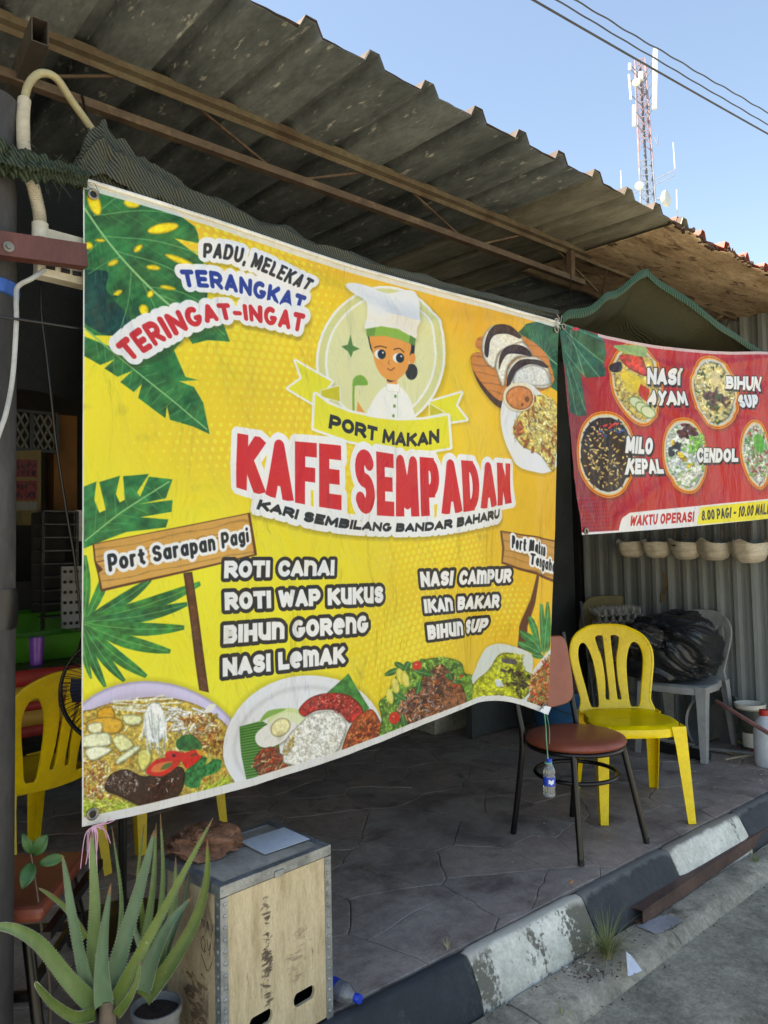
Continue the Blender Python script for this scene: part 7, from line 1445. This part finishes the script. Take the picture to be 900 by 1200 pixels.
for lp_ in po_.data.loops: i_, j_ = lp_.vertex_index % 8, lp_.vertex_index // 8; uvl.data[lp_.index].uv = (i_/7, 1 - j_/7)
tag(po_, 'faded yellow and pink poster hanging inside the stall', 'poster')
s0, s1 = A3(45, 600, 3.3), A3(84, 720, 3.3); sh_ = empty('wire_rack', tuple(s0), 'dark wire rack with ribbed shelves inside the stall', 'rack'); MB().box(((s0[0]+s1[0])/2, 3.45, (s0[2]+s1[2])/2), (s1[0]-s0[0], .02, s0[2]-s1[2])).build('back', M_void, sh_)
for k_ in range(9): z_ = s0[2] - (s0[2]-s1[2])*k_/8; MB().box(((s0[0]+s1[0])/2, 3.3, z_), (s1[0]-s0[0], .25, .008)).build('shelf', MAT('dull wire', (86, 88, 86), (66, 68, 66), 9) if k_ == 0 else bpy.data.materials['dull wire'], sh_)
for x_ in (s0[0], s1[0]): MB().box((x_, 3.2, (s0[2]+s1[2])/2 - .3), (.02, .02, s0[2]-s1[2] + .6)).build('upright', M_blackpl, sh_)
b0_, b1_ = A3(73, 664, 3.0), A3(101, 735, 3.0)
m_pat = MAT('patterned tile', (150, 150, 148), (120, 120, 120), 5, rough=.5); pb_ = empty('patterned_board', tuple((b0_+b1_)/2), 'pale board with small repeated flower tiles inside the stall', 'board')
MB().box(((b0_[0]+b1_[0])/2, 3.02, (b0_[2]+b1_[2])/2), (b1_[0]-b0_[0], .02, b0_[2]-b1_[2])).build('board', m_pat, pb_)
for i in range(4):
    for j in range(6):
        cx_, cz_ = b0_[0] + (b1_[0]-b0_[0])*(i+.5)/4, b0_[2] + (b1_[2]-b0_[2])*(j+.5)/6; MB().tube([(cx_, 3.008, cz_), (cx_, 3.004, cz_)], .011, 6).build('flower', M_void, pb_)
w0, w1 = A3(88, 598, 3.4), A3(110, 634, 3.4); tag(MB().box(((w0[0]+w1[0])/2, 3.4, (w0[2]+w1[2])/2), (w1[0]-w0[0], .05, w0[2]-w1[2])).build('pale_box', M_pvc), 'pale cardboard box edge beside the wire rack', 'box')
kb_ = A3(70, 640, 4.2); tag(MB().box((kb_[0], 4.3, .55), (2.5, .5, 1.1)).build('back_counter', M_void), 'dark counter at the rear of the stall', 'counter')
for p_, lab in (((540, 845), 'grey concrete block on the floor behind the banner bottom'),):
    q = at(p_[0], 862, 2, 0); q = at(548, 850, 1, 2.1); tag(MB().box((q[0], 2.1, .1), (.9, .25, .2)).build('concrete_block', M_gutter, bevel=.01), lab, 'block')

# ------------------------------------------------------------------ tower and overhead cables
D = 60.
def T_(px, py, d=D): q = _F + _R*(px-450)/FPX - _U*(py-600)/FPX; return CAMPOS + q*(d/math.hypot(q[0], q[1]))
base_t = T_(760, 245); tx_, ty_ = base_t[0], base_t[1]; ztop_ = T_(756, 72)[2]
tw = empty('antenna_tower', (tx_, ty_, -.2), 'tall red and white lattice antenna tower behind the roof', 'tower')
M_tw = MAT('tower grey steel', (132, 138, 150), (108, 116, 130), 3, rough=.5, metal=.2); M_twr = MAT('tower faded red steel', (150, 112, 116), (140, 132, 142), 3, rough=.5); M_ant = MAT('antenna white', (190, 196, 194), (170, 178, 178), 3, rough=.4); M_dish = MAT('cream dish', (222, 208, 170), (200, 188, 150), 2, rough=.5)  # distance haze mixed into the tower steel colours, the red muted towards grey
rgt = np.array([math.sin(YAW), -math.cos(YAW), 0]); fwd = np.array([math.cos(YAW), math.sin(YAW), 0])
def half(z): return .56 + .26*(ztop_-z)/14 if z > ztop_ - 30 else 1.12
def cor(z, i):
    a = .5 + i*math.pi/2; r = half(z)*1.0; lean = (z - 26)*-.018
    return np.array([tx_, ty_, 0]) + rgt*(math.cos(a)*r*.95 + lean) + fwd*math.sin(a)*r*.95 + np.array([0, 0, z])
zs = [-.2] + list(np.arange(18, ztop_, 1.15)) + [ztop_]
for i in range(4):
    MB().tube([cor(z, i) for z in zs if z < ztop_ - 7], .05, 6).build('leg', M_tw, tw); MB().tube([cor(z, i) for z in zs if z >= ztop_ - 8.1], .05, 6).build('leg', M_twr, tw)
for sec, mt in (((17, ztop_-7), M_tw), ((ztop_-7.5, ztop_+.1), M_twr)):
    mb = MB(); mh = MB(); zz = [z for z in zs if sec[0] <= z <= sec[1]]
    for z0_, z1_ in zip(zz[:-1], zz[1:]):
        for i in range(4):
            j = (i+1) % 4; mb.bar(cor(z0_, i), cor(z1_, j), .045, .045); mb.bar(cor(z0_, j), cor(z1_, i), .045, .045); mh.bar(cor(z1_, i), cor(z1_, j), .055, .055)
    tag(mb.build('cross_bracing', mt, tw), kind='stuff'); tag(mh.build('ring_bars', mt, tw), kind='stuff')
lad = MB(); z = 18.
while z < ztop_: lad.box(tuple(np.array([tx_, ty_, z]) + rgt*((z-26)*-.018)), (.34, .08, .05)); z += .4
lad.bar(np.array([tx_, ty_, 17]) + rgt*(9*.018), np.array([tx_, ty_, ztop_]) + rgt*((ztop_-26)*-.018), .28, .1); lad.build('cable_ladder', MAT('dark cable run', (84, 90, 100), (110, 116, 126), 3), tw)
def ant(px, py0, py1, w_, d=D-2.2, mt=None, nm='panel_antenna'):
    a, b = T_(px[0], py0, d), T_(px[1], py1, d); MB().bar(a, b, w_, w_*.6, up=tuple(fwd)).build(nm, mt or M_ant, tw, bevel=.02)
    if nm == 'panel_antenna':
        for f_ in (.2, .8): q = a*(1-f_) + b*f_; MB().bar(q, np.array([tx_, ty_, q[2]]), .06, .06).build('bracket', M_tw, tw)
ant((768, 768), 57, 98, .30); ant((767, 767), 100, 128, .28); ant((737, 739.5), 87, 117, .16); ant((743, 743), 123, 148, .24); ant((738, 738), 74, 82, .22); ant((768, 767), 60, 128, .32)
ant((751, 751), 84, 94, .3); ant((745, 746), 76, 150, .06, nm='mast_pipe', mt=M_tw)
ant((789, 791), 167, 198, .09, nm='rod_antenna'); ant((727.5, 728.5), 200, 226, .09, nm='rod_antenna'); ant((793, 793.5), 222, 256, .09, nm='rod_antenna'); ant((771, 770.5), 158, 170, .08, nm='rod_antenna', mt=M_tw)
for a, b in (((769, 210), (791, 199)), ((769, 216), (791, 205)), ((728, 230), (748, 219)), ((732, 232), (750, 223)), ((788, 257), (795, 254)), ((770, 170), (766, 160))): MB().bar(T_(*a, D-1.5), T_(*b, D-1.5), .06, .06).build('boom', M_tw, tw)
def dish(px, py, rpx, mt, dirv_, d=D-2.5):
    c = T_(px, py, d); r = rpx*d*1.1/FPX; n_ = Vector(dirv_).normalized(); s_ = n_.cross(Vector((0, 0, 1))).normalized(); u_ = s_.cross(n_)
    secs = [[tuple(Vector(c) + s_*(r*rr_*math.cos(a)) + u_*(r*rr_*math.sin(a)) + n_*(r*dd_)) for a in np.linspace(0, 6.2832, 25)[:-1]] for rr_, dd_ in ((.1, -.55), (.6, -.4), (.95, -.1), (1, .15), (.96, .3), (.5, .36), (.05, .38))]
    MB().loft(secs).build('dish', mt, tw, smooth=True)
dish(780, 233, 8.2, M_ant, tuple(rgt*.75 - fwd*.7)); dish(749, 218, 4.2, M_dish, tuple(-rgt*.35 - fwd)); dish(745.5, 97, 4.0, M_dish, tuple(-rgt*.35 - fwd))
MB().bar(T_(770, 233, D-2.5), T_(778, 233, D-2.5), .15, .15).build('boom', M_tw, tw)
M_cable = MAT('black overhead cable', (44, 44, 48), (34, 34, 38), 3, rough=.6)
for (a, b, r, wv, lab) in (((625, 0), (900, 157), .021, 0, 'lowest and thickest overhead cable crossing the sky'), ((652, 0), (900, 146), .0145, .006, 'middle overhead cable crossing the sky'), ((670, -2), (900, 132), .0145, .012, 'highest twisted overhead cable crossing the sky')):
    y0_, y1_ = 6.0, 6.0; p0_, p1_ = at(a[0], a[1], 1, y0_), at(b[0], b[1], 1, y1_); dvv = p1_ - p0_; pts = []
    for k_ in range(-80, 150):
        f_ = k_/50; q = p0_ + dvv*f_; q = q + np.array([0, 0, .05*((f_-.5)**2 - .25)*1. + wv*math.sin(k_*1.1) + wv*.6*math.sin(k_*.37)]); pts.append(q)
    tag(MB().tube(pts, r, 7).build('overhead_cable', M_cable, smooth=True, loc=tuple(pts[0])), lab, 'cable', 'overhead cables')
